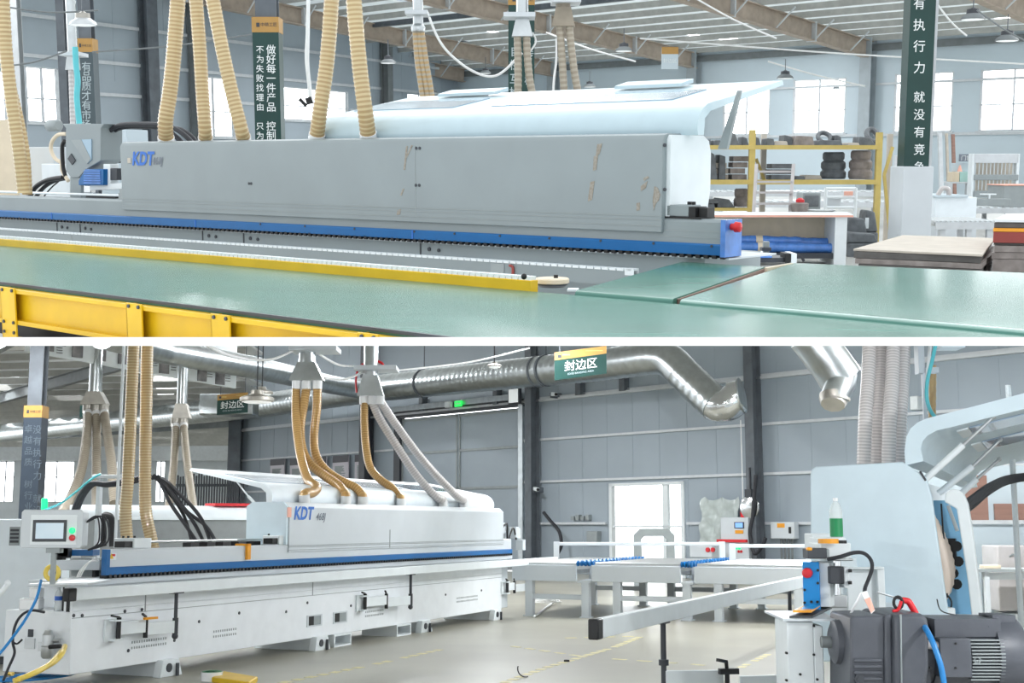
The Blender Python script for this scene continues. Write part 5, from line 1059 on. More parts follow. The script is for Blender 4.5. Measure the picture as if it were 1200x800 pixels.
P = resample([B.at(1093, 428, 11), B.at(1092, 500, 11)], .03); mb = MB(); mb.rings(P, [.035 * (1 if i % 2 else .9) for i in range(len(P))], 10); single('dust_hose', B, mb, M['tan'], 'thin brown hose hanging behind the teal air line', 'hose', smooth=60)
T = Thing('lamp_track', B, 'white lamp track hanging at the top right above the lid', 'lamp'); q = MB(); a_, b_ = B.at(1098, 409, 9.5), B.at(1126, 403, 9.5); q.box((a_.x, 9.4, a_.z), (b_.x, 9.6, b_.z)); T.part('housing', q, M['white'], bevel=.006); q = MB(); a_ = B.at(1081, 405, 9.5); q.box((a_.x - .012, 9.5, B.at(1081, 492, 9.5).z), (a_.x + .012, 9.53, a_.z + .2)); q.box((a_.x - .05, 9.45, B.at(1076, 438, 9.5).z), (a_.x - .012, 9.55, a_.z + .1)); q.box((a_.x + .012, 9.45, B.at(1092, 437, 9.5).z), (a_.x + .1, 9.55, B.at(1092, 431, 9.5).z)); T.part('bracket', q, M['greyB'])
# pale partition wall, boards and bench behind at the far right
Zw = 19.0
mb = MB(); a_ = B.at(1138, 614, Zw); mb.box((a_.x - .9, Zw, 0), (a_.x + 6, Zw + .1, 2.3)); struct('wall_right', B, mb, M['wallA'])
mb = MB(); mb.box((a_.x - .9, Zw - .08, 1.44), (a_.x + 6, Zw, 1.5)); struct('wall_ledge_trim', B, mb, M['girt'])
for x0, x1, y0, y1, lab in ((1132, 1156, 557, 610, 'upright brown board leaning on the pale ledge behind the cables'), (1166, 1215, 590, 611, 'wide brown board lying on the pale ledge at the far right')):
    a_, b_ = B.at(x0, y1, Zw - .05), B.at(x1, y0, Zw - .05); mb = MB(); mb.box((a_.x, Zw - .06, 1.5), (b_.x, Zw - .02, b_.z)); single('wood_board', B, mb, M['wood'], lab, 'board', 'brown boards on the ledge', bevel=.004)
T = Thing('work_bench', B, 'grey topped bench by the pale wall at far right', 'bench'); a_ = B.at(1140, 666, 17.2); q = MB(); q.box((a_.x, 17, a_.z - .04), (a_.x + 3, 17.7, a_.z)); T.part('bench_top', q, M['midgrey'])
for x in (a_.x + .1, a_.x + 1.2): q = MB(); q.box((x, 17.05, 0), (x + .06, 17.12, a_.z - .04)); T.part('leg', q, M['greyB'])
q = MB(); q.box((a_.x + .1, 17.1, a_.z - .14), (a_.x + 3, 17.15, a_.z - .05)); T.part('apron', q, M['greyB'])
mb = MB(); b_ = B.at(1161, 660.5, 17.2); mb.box((b_.x - .12, 17.1, a_.z), (b_.x + .1, 17.3, a_.z + .05)); single('small_box', B, mb, M['cream'], 'small cream box lying on the grey bench top', 'box', bevel=.01)
T = Thing('metal_cabinet', B, 'scuffed grey metal cabinet under the bench at far right', 'cabinet'); a_, b_ = B.at(1171, 694, 18), B.at(1230, 639, 18); q = MB(); q.box((a_.x, 18, .25), (b_.x, 18.6, b_.z)); bd = T.part('body', q, M['greyh'], bevel=.02); q = MB(); p = B.at(1183, 652, 18); q.tube([p, p + V((.06, -.03, .03)), p + V((.12, -.03, -.1))], .012, 6, sm=4); T.part('handle', q, M['midgrey'], bd)
q = MB(); q.box((a_.x + .1, 17.9, .0), (b_.x, 18.5, .22)); T.part('plinth', q, M['white'])
mb = MB(); a_ = B.at(1196.5, 725, 13.5); mb.cyl((a_.x, 13.5, 0), (a_.x, 13.5, 2.9), .03, 10); mb.cyl((a_.x - .2, 13.5, .25), (a_.x + .4, 13.5, .25), .025, 8); single('stand_pole', B, mb, M['white'], 'white upright pole at the far right edge carrying the cables', 'pole')
mb = MB()
for i in range(7): mb.tube([B.at(*p) for p in ((1126, 592 + i * 2, 10.6), (1140, 581 + i * 2.2, 11.2), (1160, 567 + i * 1.7, 12), (1182, 558 + i * 1.3, 13), (1215, 554 + i, 13.5))], .016, 6, sm=6)
single('cable_bundle', B, mb, M['cable'], 'thick black cable bundle drooping from the pole to the right machine', 'cables', smooth=60)
for i, (y0, y1) in enumerate(((714, 716), (716.5, 720.5))):
    mb = MB(); mb.tube([B.atz(1156, y0, .012), B.atz(1180, y0 + 1, .012), B.atz(1215, y1 + 1, .012)], .012, 6, sm=4); single('floor_cable', B, mb, M['cable'], ['black cable on the floor at far right, nearer the wall', 'black cable on the floor at far right, nearer the motor'][i], 'cable', smooth=60)

# =================================================================== things on the floor at the lower left
mb = MB(); mb.tube([B.atz(0, 650, 1.2) * 0 + B.at(*p) for p in ((48, 680, 10.6), (46, 690, 10.5), (41, 705, 10.5), (30, 725, 10.4), (16, 745, 10.3), (0, 765, 10.2), (-14, 778, 10.2))], .012, 8, sm=8); single('air_hose', B, mb, M['bluehose'], 'blue air hose hanging from the ledge to the left edge', 'hose', smooth=60)
mb = MB(); mb.tube([B.at(*p) for p in ((52, 717, 10.6), (36, 715, 10.5), (24, 722, 10.4), (17, 735, 10.4), (15, 752, 10.4), (17, 765, 10.4), (10, 782, 10.4), (4, 797, 10.3))], .011, 8, sm=8); mb.tube([B.at(*p) for p in ((15, 752, 10.4), (20, 754, 10.4), (26, 749, 10.4))], .008, 6, sm=6); single('power_cable', B, mb, M['cable'], 'black power cable hanging from the machine end ledge', 'cable', smooth=60)
mb = MB(); mb.tube([B.at(76, 757, 10.8), B.at(73, 765, 10.6), B.at(65, 774, 10.5), B.at(52, 782, 10.3), B.at(36, 790, 10.1), B.at(16, 798, 10.0)], .022, 8, sm=8); mb.tube([B.at(72, 763, 10.7), B.at(60, 776, 10.4), B.at(44, 787, 10.2), B.at(22, 795, 10.0)], .02, 8, sm=8); single('yellow_hose', B, mb, M['yellowhose'], 'yellow air hoses running down from the filter to the floor', 'hose', smooth=60)
mb = MB()
for i in range(6):
    c = B.atz(8 + i * 5, 786 + i * 2.2, .02); mb.tube([c + V((.28 * math.cos(t) * (1 + .1 * i), .55 * math.sin(t), .012 * i)) for t in [PI * .9 + k_ * .3 for k_ in range(12 + i)]], .011, 6)
single('hose_coil', B, mb, M['bluehose'], 'coils of blue air hose lying on the floor at bottom left', 'hose', smooth=60)
T = Thing('air_gun', B, 'black and yellow blow tool lying on the floor at bottom left', 'air gun'); q = MB(); q.tube([B.atz(5, 797, .03), B.atz(14, 788, .03), B.atz(24, 780, .04), B.atz(30, 776, .05)], .026, 8, sm=4); q.tube([B.atz(29, 776.5, .05), B.atz(34, 774, .05), B.atz(40, 774, .05)], .02, 8, sm=4); T.part('body', q, M['black'], smooth=60); q = MB(); q.cyl(B.atz(9, 793, .032), B.atz(13, 789, .032), .034, 10); T.part('yellow_band', q, M['yellow'])
T = Thing('power_strip', B, 'black adapter lying on the floor behind the hose coils', 'adapter'); q = MB(); c = B.atz(12, 776, 0); q.box((c.x - .25, c.y, 0), (c.x + .2, c.y + .2, .1)); T.part('body', q, M['black'], bevel=.015); q = MB(); q.box((c.x - .05, c.y - .01, .03), (c.x + .05, c.y, .07)); T.part('socket', q, M['dark'])
T = Thing('tape_roll', B, 'white tape roll with green label lying on the floor at the bottom', 'tape'); c = B.atz(248, 797, 0); q = MB(); q.lathe(c, (0, 0, 1), [(0, .1), (.08, .1), (.08, .055), (.001, .055)], 24); T.main(q, M['clear']); q = MB(); q.lathe(c + V((0, 0, .081)), (0, 0, 1), [(0, .09), (.002, .09), (.002, .06), (0, .06)], 24); T.part('label_ring', q, M['green'])
mb = MB(); a_ = B.atz(262, 792, .0); b_ = B.atz(302, 799, 0); mb.hexa([(a_.x, a_.y, 0), (b_.x, b_.y, 0), (b_.x, b_.y - .4, 0), (a_.x, a_.y - .5, 0), (a_.x, a_.y, .05), (b_.x, b_.y, .05), (b_.x, b_.y - .4, .05), (a_.x, a_.y - .5, .05)]); single('floor_guard', B, mb, M['yellow'], 'corner of a yellow guard lying on the floor beside the white tape roll', 'frame', bevel=.01)
# small pale flag knob at the left edge
mb = MB(); mb.tube([B.at(-6, 700, 10), B.at(3, 692, 10), B.at(9, 684, 10)], .02, 8, sm=4); mb.ball(B.at(9, 683, 10), .025, 8); single('white_nozzle', B, mb, M['white'], 'small white nozzle poking in at the left edge', 'nozzle', smooth=60)
# =================================================================== UPPER HALL
C0 = V((-63 / F * 76, 76, 0))
W1 = Fr(A, C0, V((1600, -1500, 0))); W2 = Fr(A, C0, V((730, 1500, 0)))
mb = MB(); mb.box((-60, 9, -.2), (60, 100, 0)); struct('floor', A, mb, M['concA'])
EAVE = 7.0; SL = .085
# right-hand wall with its windows
def wins(fr, lst):
    out = []
    for a, b, yt, yb in lst:
        s0, zt_ = fr.hit(a, yt); s1, _ = fr.hit(b, yt); zb_ = fr.hit(a, yb)[1]; out.append((s0, s1, zb_, zt_))
    return out
w1 = wins(W1, [(583, 599, 113, 150), (622, 641, 111, 150), (684, 730, 107, 152), (751, 801, 104, 154), (848, 903, 98.5, 158), (930, 992, 94, 157), (1049, 1118, 87, 155), (1150, 1230, 82, 154)])
zs = sum(h_[2] for h_ in w1[4:]) / 4; w1 = [(a, b, zs, d) for a, b, c, d in w1]
sr1 = W1.hit(1330, 100)[0]; sl2 = W2.hit(-130, 100)[0]
wall_with_holes(W1, -2, sr1, 0, EAVE + .1, w1, .2, M['wallA'], 'wall_right', A)
w2 = wins(W2, [(-14, 25, 82, 142), (29, 68, 77, 143), (224, 274, 88, 160), (331, 408, 101, 140), (477, 505, 109, 128)])
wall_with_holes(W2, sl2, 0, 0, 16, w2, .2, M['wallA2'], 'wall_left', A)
def window(fr, h_, n, nv, hall=A):
    T = Thing('window_%d' % n, hall, None, None, None, 'structure'); q = MB(); s0, s1, z0, z1 = h_
    for k in range(nv + 1): wf = .07 if k in (0, nv) else .05; s = lerp(s0, s1 - wf, k / nv); q.fbox(fr, (s, s + wf), (.0, .1), (z0, z1))
    for z in (z0, lerp(z0, z1, .42), z1 - .05): q.fbox(fr, (s0, s1), (.0, .1), (z, z + .05))
    T.part('window_frame', q, M['girt']); q = MB(); q.fbox(fr, (s0, s1), (.06, .065), (z0, z1)); T.part('pane', q, M['glass'])
    q = MB(); q.fbox(fr, (s0 - .1, s1 + .1), (-.1, 0), (z0 - .08, z0)); T.part('window_sill', q, M['girt'])
for i, h_ in enumerate(w1): window(W1, h_, i + 10, 2)
for i, h_ in enumerate(w2): window(W2, h_, i + 20, 2)
for z, hh in ((zs - .1, .12), (4.9, .1)): girt(A, W1, -1, sr1, z, hh, .08)
girt(A, W1, -1, sr1, EAVE - .5, .3, .12, 'steel2')
for py in (31, 74.5, 111.5):
    z = W2.hit(135, py)[1]; cuts = sorted([(a - .1, b + .1) for a, b, c, d in w2 if c < z < d]); p_ = sl2
    for a, b in cuts + [(0, 0)]:
        if a > p_: girt(A, W2, p_, a, z, .13, .1)
        p_ = b
mb = MB()
for k in range(40): s = sl2 + k * 1.45; mb.fbox(W2, (s, s + .03), (-.012, 0), (4.6, 15)) if s < -.2 and not any(h_[0] < s < h_[1] for h_ in w2) else None
struct('wall_panel_seam_trim', A, mb, M['wallA2'])
# wall columns
for px, wd in ((170, .62), (221, .16), (448, .5), (541, .7)):
    s = W2.hit(px, 110)[0]; a = W2.pt(s, -.3, 0); mb = MB(); mb.ibeam(a, a + V((0, 0, 15)), wd, .45, .04, .05, up=W2.ey); struct('column', A, mb, M['steel' if px < 200 else 'steel2'])
cols1 = [653, 817, 1020, 1268]; sc1 = [W1.hit(px, 100)[0] for px in cols1]
for s in sc1:
    a = W1.pt(s, -.3, 0); mb = MB(); mb.ibeam(a, a + V((0, 0, EAVE - .1)), .55, .5, .04, .05, up=W1.ey); struct('column', A, mb, M['colpale'])
mb = MB(); a = A.at(18, 50, 30); mb.ibeam(V((a.x, 30, 0)), V((a.x, 30, 9)), .24, .3, .03, .03, up=(0, 1, 0)); struct('column', A, mb, M['alu'])
mb = MB(); a = A.at(75, 80, 34); mb.ibeam(V((a.x, 34, 0)), V((a.x, 34, 9)), .2, .3, .03, .03, up=(0, 1, 0)); struct('column', A, mb, M['steel'])
# roof: corrugated strips on purlins, with daylight strips left open, rafters with knee braces
def rp(s, d, off=0): p = W1.pt(s, -d, 0); p.z = EAVE + SL * d + off; return p
mb = MB(); SP = 1.5
for k in range(34):
    d0, d1_ = k * SP - .6, (k + 1) * SP - .6
    s = -6.0
    while s < 70:
        L_ = random.choice((4, 6, 9, 12)); gap = .0
        if random.random() < .34 and k > 0: gap = random.choice((.5, .8, 1.2))
        pr = [A.proj(v) for v in (rp(s, d0), rp(s + L_, d0), rp(s + L_, d1_), rp(s, d1_)) if v.y > 2]
        if pr and max(y for x, y in pr) > -120 and max(x for x, y in pr) > -150 and min(x for x, y in pr) < 1350: mb.hexa([rp(s, d0), rp(s + L_, d0), rp(s + L_, d1_ - .0), rp(s, d1_), rp(s, d0, .06), rp(s + L_, d0, .06), rp(s + L_, d1_, .06), rp(s, d1_, .06)])
        s += L_ + gap
struct('ceiling', A, mb, M['roofA'])
for k in range(33):
    mb = MB(); d = k * SP + .3; mb.beam(rp(-6, d, -.14), rp(70, d, -.14), .1, .24); struct('purlin_beam', A, mb, M['purlin'])
s0_ = W1.hit(541, 100)[0]
for s in [s0_ + .4] + sc1:
    mb = MB(); mb.ibeam(rp(s, .2, -.62), rp(s, 48, -.62), .36, .75, .04, .03); struct('rafter_beam', A, mb, M['rafter'])
    mb = MB()
    for k in range(10):
        d = 2.2 + k * 3.0; mb.beam(rp(s + .15, d, -.95), rp(s + 1.0, d + .0, -.2), .05, .05)
        if k % 2: mb.fbox(W1, (s - .22, s + .22), (-d - .04, -d + .04), (rp(s, d).z - 1.02, rp(s, d).z - .22))
    struct('rafter_brace_beam', A, mb, M['girt'])
mb = MB(); mb.beam(rp(-4, 13, -.3), rp(60, 13, -.3), .22, .22); struct('tie_beam', A, mb, M['steel']); mb = MB(); mb.beam(rp(-4, 22, -.3), rp(60, 22, -.3), .22, .22); struct('tie_beam', A, mb, M['steel'])

# =================================================================== the machine across the upper hall
R0 = A.atz(848, 300, .95); G = Fr(A, R0, V((1800, -1500, 0)))
def g(px, py, t=0): return G.hit(px, py, t)
sL = g(-40, 262)[0]; zb = 1.18
T = Thing('edge_banding_machine', A, 'long grey edge banding machine with blue strip behind the green conveyor belt', 'machine')
q = MB(); q.fbox(G, (sL, -.15), (.02, .75), (.15, .935)); T.part('base', q, M['grey'])
q = MB(); q.fbox(G, (sL, .05), (-.02, .6), (.928, .938)); T.part('table_top', q, M['greyB'])
q = MB()
for px in (23 * 4, 65, 235, 283, 490): s = g(px, 275)[0]; q.fbox(G, (s, s + .012), (.015, .02), (.8, .93)); q.cyl(G.pt(s + .1, .01, .88), G.pt(s + .1, .03, .88), .016, 8); q.cyl(G.pt(s + .2, .01, .875), G.pt(s + .2, .03, .875), .014, 8)
T.part('panel_joint', q, M['dark'])
q = MB(); q.fprism(G, [(-.02, 1.02), (.12, 1.02), (.12, zb), (.0, zb), (-.02, zb - .02)], sL, 0); bm_ = T.part('pressure_beam', q, M['grey'])
q = MB()
for z in (1.06, 1.10): q.fbox(G, (g(781, 270)[0], 0), (-.022, -.02), (z, z + .004))
T.part('beam_groove', q, M['midgrey'], bm_)
q = MB(); q.fprism(G, [(-.04, .955), (.1, .955), (.1, 1.025), (-.03, 1.025), (-.04, 1.015)], sL, 0); bs = T.part('blue_strip', q, M['blue'], bm_, 'blue strip')
q = MB()
for px in (65, 233, 487): s = g(px, 265)[0]; q.fbox(G, (s, s + .012), (-.044, -.038), (.957, 1.02))
T.part('strip_joint', q, M['logoblue'], bs)
q = MB()
for px in (310, 362, 420, 490, 537, 590, 648, 708, 770, 838): s = g(px, 280)[0]; q.cyl(G.pt(s, -.045, 1.012), G.pt(s, -.03, 1.012), .009, 8)
T.part('screw_head', q, M['dark'], bs)
q = MB(); q.fbox(G, (0, .035), (-.045, .16), (.945, zb)); ep = T.part('end_plate', q, M['bluewrap'], bm_, 'pale blue end plate')
q = MB(); p = G.pt(.04, .02, 1.135); q.lathe(p, G.ex, [(0, .022), (.03, .022), (.03, .034), (.06, .032), (.068, .02)], 16); T.part('stop_button', q, M['red'], ep)
q = MB(); q.fbox(G, (sL, .0), (-.01, .2), (.938, .957)); k = sL
while k < 0: q.fbox(G, (k, k + .03), (-.04, -.01), (.932, .962)); k += .06
T.part('feed_chain', q, M['black'], None, 'black feed chain')
# hood
h0, h1 = g(146.5, 200)[0], g(781, 200)[0]; zh = 1.725
q = MB(); q.fprism(G, [(-.045, 1.085), (.5, 1.085), (.5, zh - .05), (.44, zh), (.01, zh), (-.025, zh - .012), (-.045, zh - .045)], h0, h1); hood = T.part('hood', q, M['grey'], bevel=.006)
q = MB(); q.fprism(G, [(.0, zb), (.46, zb), (.5, 1.35), (.5, 1.6), (.47, 1.68), (.4, zh - .01), (.02, zh - .01), (.0, zh - .04)], h1, h1 + .03); T.part('end_cover', q, M['white'], hood, 'white end cover')
q = MB()
for z in (1.19, 1.165, 1.125): q.fbox(G, (h0, h1), (-.048, -.045), (z, z + .004))
s = g(491, 200)[0]; q.fbox(G, (s, s + .006), (-.047, -.045), (1.15, 1.66)); T.part('hood_groove', q, M['midgrey'], hood)
q = MB()
for px, py in ((488, 173.5), (492, 173.5), (487.5, 217), (491.5, 217), (292, 215), (294.5, 215), (779, 170), (779, 222)): s, z = g(px, py, -.045); q.cyl(G.pt(s, -.05, z), G.pt(s, -.04, z), .012, 8)
T.part('hood_screw', q, M['dark'], hood)
# scuffs of old tape on the hood
def scuff(pts, nm='tape_residue'):
    q = MB(); q.prism([G.pt(*((lambda a: (a[0], -.0455, a[1]))(g(x, y, -.045)))) for x, y in pts], G.ey * -.002); T.part(nm, q, M['scuff'], hood)
M['scuff'] = mat('brown_tape_residue', (160, 156, 148), .7, var=.0, rgb2=(140, 132, 120), scale=60)
for pts in ([(476, 171), (478, 171), (475, 199), (473, 199)], [(482, 170), (484, 170), (477, 185), (475, 185)], [(472, 221), (474, 221), (471, 229), (469, 229)], [(466, 246), (470, 245), (469, 251), (465, 252)],
            [(700, 169), (706, 168), (703, 180), (698, 184)], [(696, 183), (701, 182), (699, 199), (695, 200)], [(692, 213), (697, 212), (694, 234), (689, 236)],
            [(767, 218), (771, 220), (774, 228), (772, 235), (769, 238), (766, 247), (765, 235)], [(751, 218), (759, 212), (757, 220), (751, 224)], [(746, 238), (750, 237), (750, 246), (746, 247)], [(754, 209), (759, 206), (761, 208), (755, 212)]): scuff(pts)
s0, z0 = g(155, 193, -.045); s1 = g(177, 193, -.045)[0]; hg = (s1 - s0) / 1.9
q = MB(); q.text('KDT', G.pt(s0, -.05, z0), G.ex, G.ez, hg * 1.08, italic=.2, bold=.035); T.part('logo_lettering', q, M['logoblue'], hood, 'blue logo lettering')
s2, z2 = g(178, 192.5, -.045); q = MB(); q.text('468J', G.pt(s2, -.05, z2), G.ex, G.ez, hg * .62, italic=.25, bold=.01); T.part('logo_number', q, M['logogrey'], hood)
s2, z2 = g(150, 191, -.045); s3, z3 = g(153.5, 185, -.045); q = MB(); q.fbox(G, (s2, s3), (-.05, -.046), (z2, z3)); T.part('logo_tag', q, M['card'], hood)
l0, l1 = g(383, 150, .25)[0], g(826, 150, .25)[0]
wn = [(g(a, 135, .75)[0], g(b, 130, .75)[0], .5, .95) for a, b in ((440, 555), (600, 810))]
ldA = lid(G, T, l0, l1, zh - .01, wn, (M['lid'], M['glassA']), 1.0)
for a, b in ((505, 572), (712, 790)): q = MB(); q.fprism(G, [(1.09, zh + .365), (1.26, zh + .4), (1.26, zh + .43), (1.09, zh + .39)], g(a, 122, 1.0)[0], g(b, 114, 1.0)[0]); T.part('lid_ridge', q, M['lid'], ldA)
q = MB(); q.sprism(G, [(l1 - .02, zh - .1), (l1 + .05, zh - .1), (l1 + .14, zh + .28), (l1 + .12, zh + .28)], .45, .48); T.part('lid_strut', q, M['midgrey'], ldA)
# drive box at the right end, small parts
s0, s1 = g(786, 245, .05)[0], g(812, 245, .05)[0]; q = MB(); q.fbox(G, (s0, s1), (.0, .15), (zb + .01, zb + .085)); db = T.part('drive_box', q, M['grey'], bevel=.006)
q = MB(); q.fbox(G, (s1, s1 + .05), (.0, .14), (zb + .005, zb + .075)); q.fbox(G, (s1 + .055, s1 + .12), (.03, .12), (zb + .01, zb + .07)); q.fbox(G, (s0 - .02, s1 + .1), (-.01, .16), (zb, zb + .01)); T.part('drive_motor', q, M['black'], db)
q = MB()
for px in (787, 792.5, 808, 813): s = g(px, 235, .1)[0]; q.cyl(G.pt(s, .1, zb + .085), G.pt(s, .1, zb + .105), .014, 8)
T.part('knob', q, M['black'], db)
q = MB(); q.cyl(G.pt(g(784, 240, .3)[0], .25, zb), G.pt(g(784, 240, .3)[0], .25, zb + .15), .03, 12); T.part('spring_cup', q, M['alu'])
q = MB(); q.cyl(G.pt(sL, .06, zb + .035), G.pt(g(140, 228)[0], .06, zb + .035), .012, 8); T.part('guide_rod', q, M['white'])
q = MB(); s = g(143, 230)[0]; q.fbox(G, (s - .04, s + .02), (.0, .1), (zb, zb + .1)); q.fbox(G, (s - .09, s - .05), (.02, .08), (zb, zb + .06)); T.part('rod_stop', q, M['midgrey'])
q = MB(); q.fbox(G, (g(88, 230)[0], g(122, 230)[0]), (.12, .25), (zb, zb + .03)); T.part('dark_bar', q, M['black'])
# support rail in front of the machine
tr = -.31; s1 = g(743, 318, tr)[0]; zr = .85
q = MB(); q.fbox(G, (sL, s1), (tr, tr + .05), (zr - .1, zr)); rl = T.part('support_rail', q, M['grey'], None, 'grey support rail with white roller edge')
q = MB(); k = sL
while k < s1 - .05: q.fbox(G, (k, k + .05), (tr - .004, tr + .054), (zr - .004, zr + .012)); k += .06
T.part('rail_edge', q, M['white'], rl)
q = MB(); q.fbox(G, (s1 - .07, s1), (tr - .004, tr + .054), (zr - .03, zr + .014)); T.part('end_cap', q, M['white'], rl)
q = MB(); s = g(83, 275, tr)[0]; q.fbox(G, (s, s + .012), (tr - .003, tr), (zr - .1, zr)); s = g(591, 315, tr)[0]; q.fbox(G, (s - .12, s), (tr - .006, tr), (zr - .09, zr - .01)); T.part('rail_joint', q, M['midgrey'], rl)
s, z = g(602, 318, tr); q = MB(); q.tube([G.pt(s, tr - .01, z - .03), G.pt(s, tr - .01, z + .03), G.pt(s - .03, tr - .01, z + .04)], .01, 6, sm=4); T.part('red_hook', q, M['redboard'], rl)

# glue unit at the left
T = Thing('glue_unit', A, 'grey angular glue unit with blue motor standing on the machine at left', 'machine unit'); tg = .2
def gpoly(pts, t0, t1, m, nm, parent=None, bev=.006):
    q = MB(); q.prism([G.pt(*((lambda a: (a[0], t0, a[1]))(g(x, y, t0)))) for x, y in pts], G.ey * (t1 - t0)); return T.part(nm, q, m, parent, bevel=bev)
hs_ = gpoly([(73, 145), (122, 145), (118, 150), (118, 188), (100, 199), (92, 208), (83, 208), (77, 200), (77, 150)], tg, tg + .25, M['grey'], 'housing')
gpoly([(83, 164), (107, 163), (107, 187), (102, 192)], tg - .01, tg, M['glassA'], 'glass_window', hs_, 0); gpoly([(83, 164), (95, 163.5), (106, 186), (102, 192)], tg - .014, tg - .01, M['midgrey'], 'window_shutter', hs_, 0)
gpoly([(79, 186), (83, 180), (88, 188), (84, 193)], tg - .012, tg, M['dark'], 'diamond_port', hs_, 0)
gpoly([(82, 207), (95, 207), (95, 232), (82, 232)], tg + .02, tg + .15, M['grey'], 'post')
bmo = gpoly([(92, 217), (92, 211), (100, 198), (121, 198), (121, 217)], tg - .05, tg + .1, M['blue'], 'blue_motor')
q = MB()
for i in range(6): s, z = g(99, 200 + i * 2.8, tg - .05); s1_ = g(118, 200, tg - .05)[0]; q.fbox(G, (s, s1_), (tg - .06, tg - .05), (z - .006, z + .004))
T.part('cooling_fin', q, M['bluewrap'], bmo)
gpoly([(121, 192), (129, 192), (129, 216), (121, 216)], tg, tg + .1, M['white'], 'terminal_box'); gpoly([(105, 217), (145, 214), (142, 222), (105, 223)], tg, tg + .15, M['white'], 'mount_plate')
gpoly([(98, 217), (106, 217), (106, 226), (98, 226)], tg, tg + .06, M['chrome'], 'valve'); gpoly([(129, 197), (137, 197), (137, 211), (129, 211)], tg, tg + .08, M['dark'], 'sensor_block')
q = MB(); q.lathe(G.pt(*((lambda a: (a[0], .35, a[1]))(g(63, 147, .35)))), G.ex, [(-.09, .055), (-.07, .062), (.08, .062), (.1, .05)], 20); T.part('side_motor', q, M['midgrey'])
def gt(pts, t=.3): return [G.pt(*((lambda a: (a[0], t, a[1]))(g(x, y, t)))) for x, y in pts]
q = MB(); q.tube(gt([(78, 157), (68, 158), (61, 166), (60, 176), (65, 186), (72, 191), (73, 200), (80, 212)]), .02, 10, sm=6); T.part('cream_hose', q, M['cream'], smooth=60)
q = MB(); q.tube(gt([(76, 165), (73, 172), (74, 195), (77, 208)]), .022, 8, sm=6); T.part('black_hose', q, M['black'], smooth=60)
for i, pts in enumerate(([(118, 176), (122, 163), (132, 151), (146, 146), (185, 146), (203, 150), (216, 158), (226, 168)], [(120, 180), (128, 160), (140, 150), (160, 148), (190, 150), (206, 160), (214, 168)], [(196, 150), (212, 152), (224, 160), (230, 168)])):
    mb = MB(); mb.tube(gt(pts, .32 + i * .05), .024, 8, sm=8); single('cable_hose', A, mb, M['cable'], ['thick black cable hose arching from the glue unit to the hood', 'second black cable hose under the arch behind the hood', 'short black cable hose at the end of the arch by the tan hoses'][i], 'cable', smooth=60)
for i, pts in enumerate(([(34, 232), (42, 219), (56, 211), (74, 208)], [(41, 232), (52, 219), (64, 212), (76, 209)], [(50, 232), (60, 220), (70, 211), (78, 200)])):
    mb = MB(); mb.tube(gt(pts, .3 + .04 * i), [.026, .022, .008][i], 8, sm=8); single('cable_hose', A, mb, M['black'], ['black hose curving down to the beam, leftmost below the glue unit', 'black hose curving down to the beam, beside the leftmost one', 'thin black cable curving down below the glue unit'][i], 'cable', smooth=60)
# grey boxes behind the unit
for x0, x1, y0, y1, t, m, lab in ((36, 62, 172, 215, 1.6, 'greyB', 'plain grey box behind the tan hose at far left'), (50, 80, 192, 228, 1.0, 'white', 'white printed carton behind the glue unit'), (118, 148, 152, 195, 1.8, 'wallA', 'pale grey panel behind the black cable arch')):
    s0, z0 = g(x0, y1, t); s1, z1 = g(x1, y0, t); mb = MB(); mb.fbox(G, (s0, s1), (t, t + .3), (.95, z1)); single('storage_box', A, mb, M[m], lab, 'box', bevel=.008)
s0, z0 = g(124, 191, 1.5); s1, z1 = g(146, 178, 1.5); mb = MB(); mb.fbox(G, (s0, s1), (1.5, 1.7), (z0, z1)); single('battery_pack', A, mb, M['dark'], 'dark framed unit left of the hood behind the machine', 'unit', bevel=.01)
a, b = A.at(-20, 222, 15.6), A.at(15.5, 140, 15.6); mb = MB(); mb.box((a.x - .6, 15.6, 0), (b.x, 15.7, b.z)); single('beige_panel', A, mb, M['cream'], 'large beige upright panel at the left edge', 'panel', bevel=.01)
# upright hoses into the hood
tg_ = 'tan dust hoses standing on the grey hood'
for i, (pts, r) in enumerate((([(195, 168), (194, 142), (199, 108), (204, 60), (209, -8)], 9), ([(241, 168), (240, 148), (237, 105), (234, 55), (229, -8)], 8), ([(286, 168), (282, 148), (271, 105), (259, 50), (248, -8)], 8.3), ([(371, 168), (375, 130), (382, 82), (386, 40), (389, -8)], 9), ([(432, 166), (428, 130), (422, 82), (417, 30), (414, -8)], 9.4))):
    s = g(pts[0][0], 168, .1)[0]; Z = G.pt(s, .1, 0).y; e = G.pt(s, .1, zh)
    hose(A, [e] + [A.at(x, y, Z - (.1 if k_ else 0)) for k_, (x, y) in enumerate(pts)][1:], r * Z / F, tn, 'dust_hose', ['thick tan ribbed hose farthest left on the grey hood', 'tan ribbed hose second from left on the grey hood', 'tan ribbed hose third from left on the grey hood, leaning left', 'tan ribbed hose fourth from left on the grey hood', 'tan ribbed hose farthest right on the grey hood'][i], group=tg_, step=.035, n=14, collars=(0,), cr=1.08, cl=.05)
hose(A, [A.at(x, y, 10.6) for x, y in ((3, -8), (7, 60), (14, 120), (22, 175), (28, 226))], .055, tn, 'dust_hose', 'tan ribbed hose hanging at the far left edge', group='tan hoses at the left edge', step=.035)
hose(A, [A.at(x, y, 10.9) for x, y in ((2, 50), (10, 90), (22, 140), (29, 180), (32, 228))], .045, tn, 'dust_hose', 'thinner tan hose behind the one at the far left edge', group='tan hoses at the left edge', step=.035)

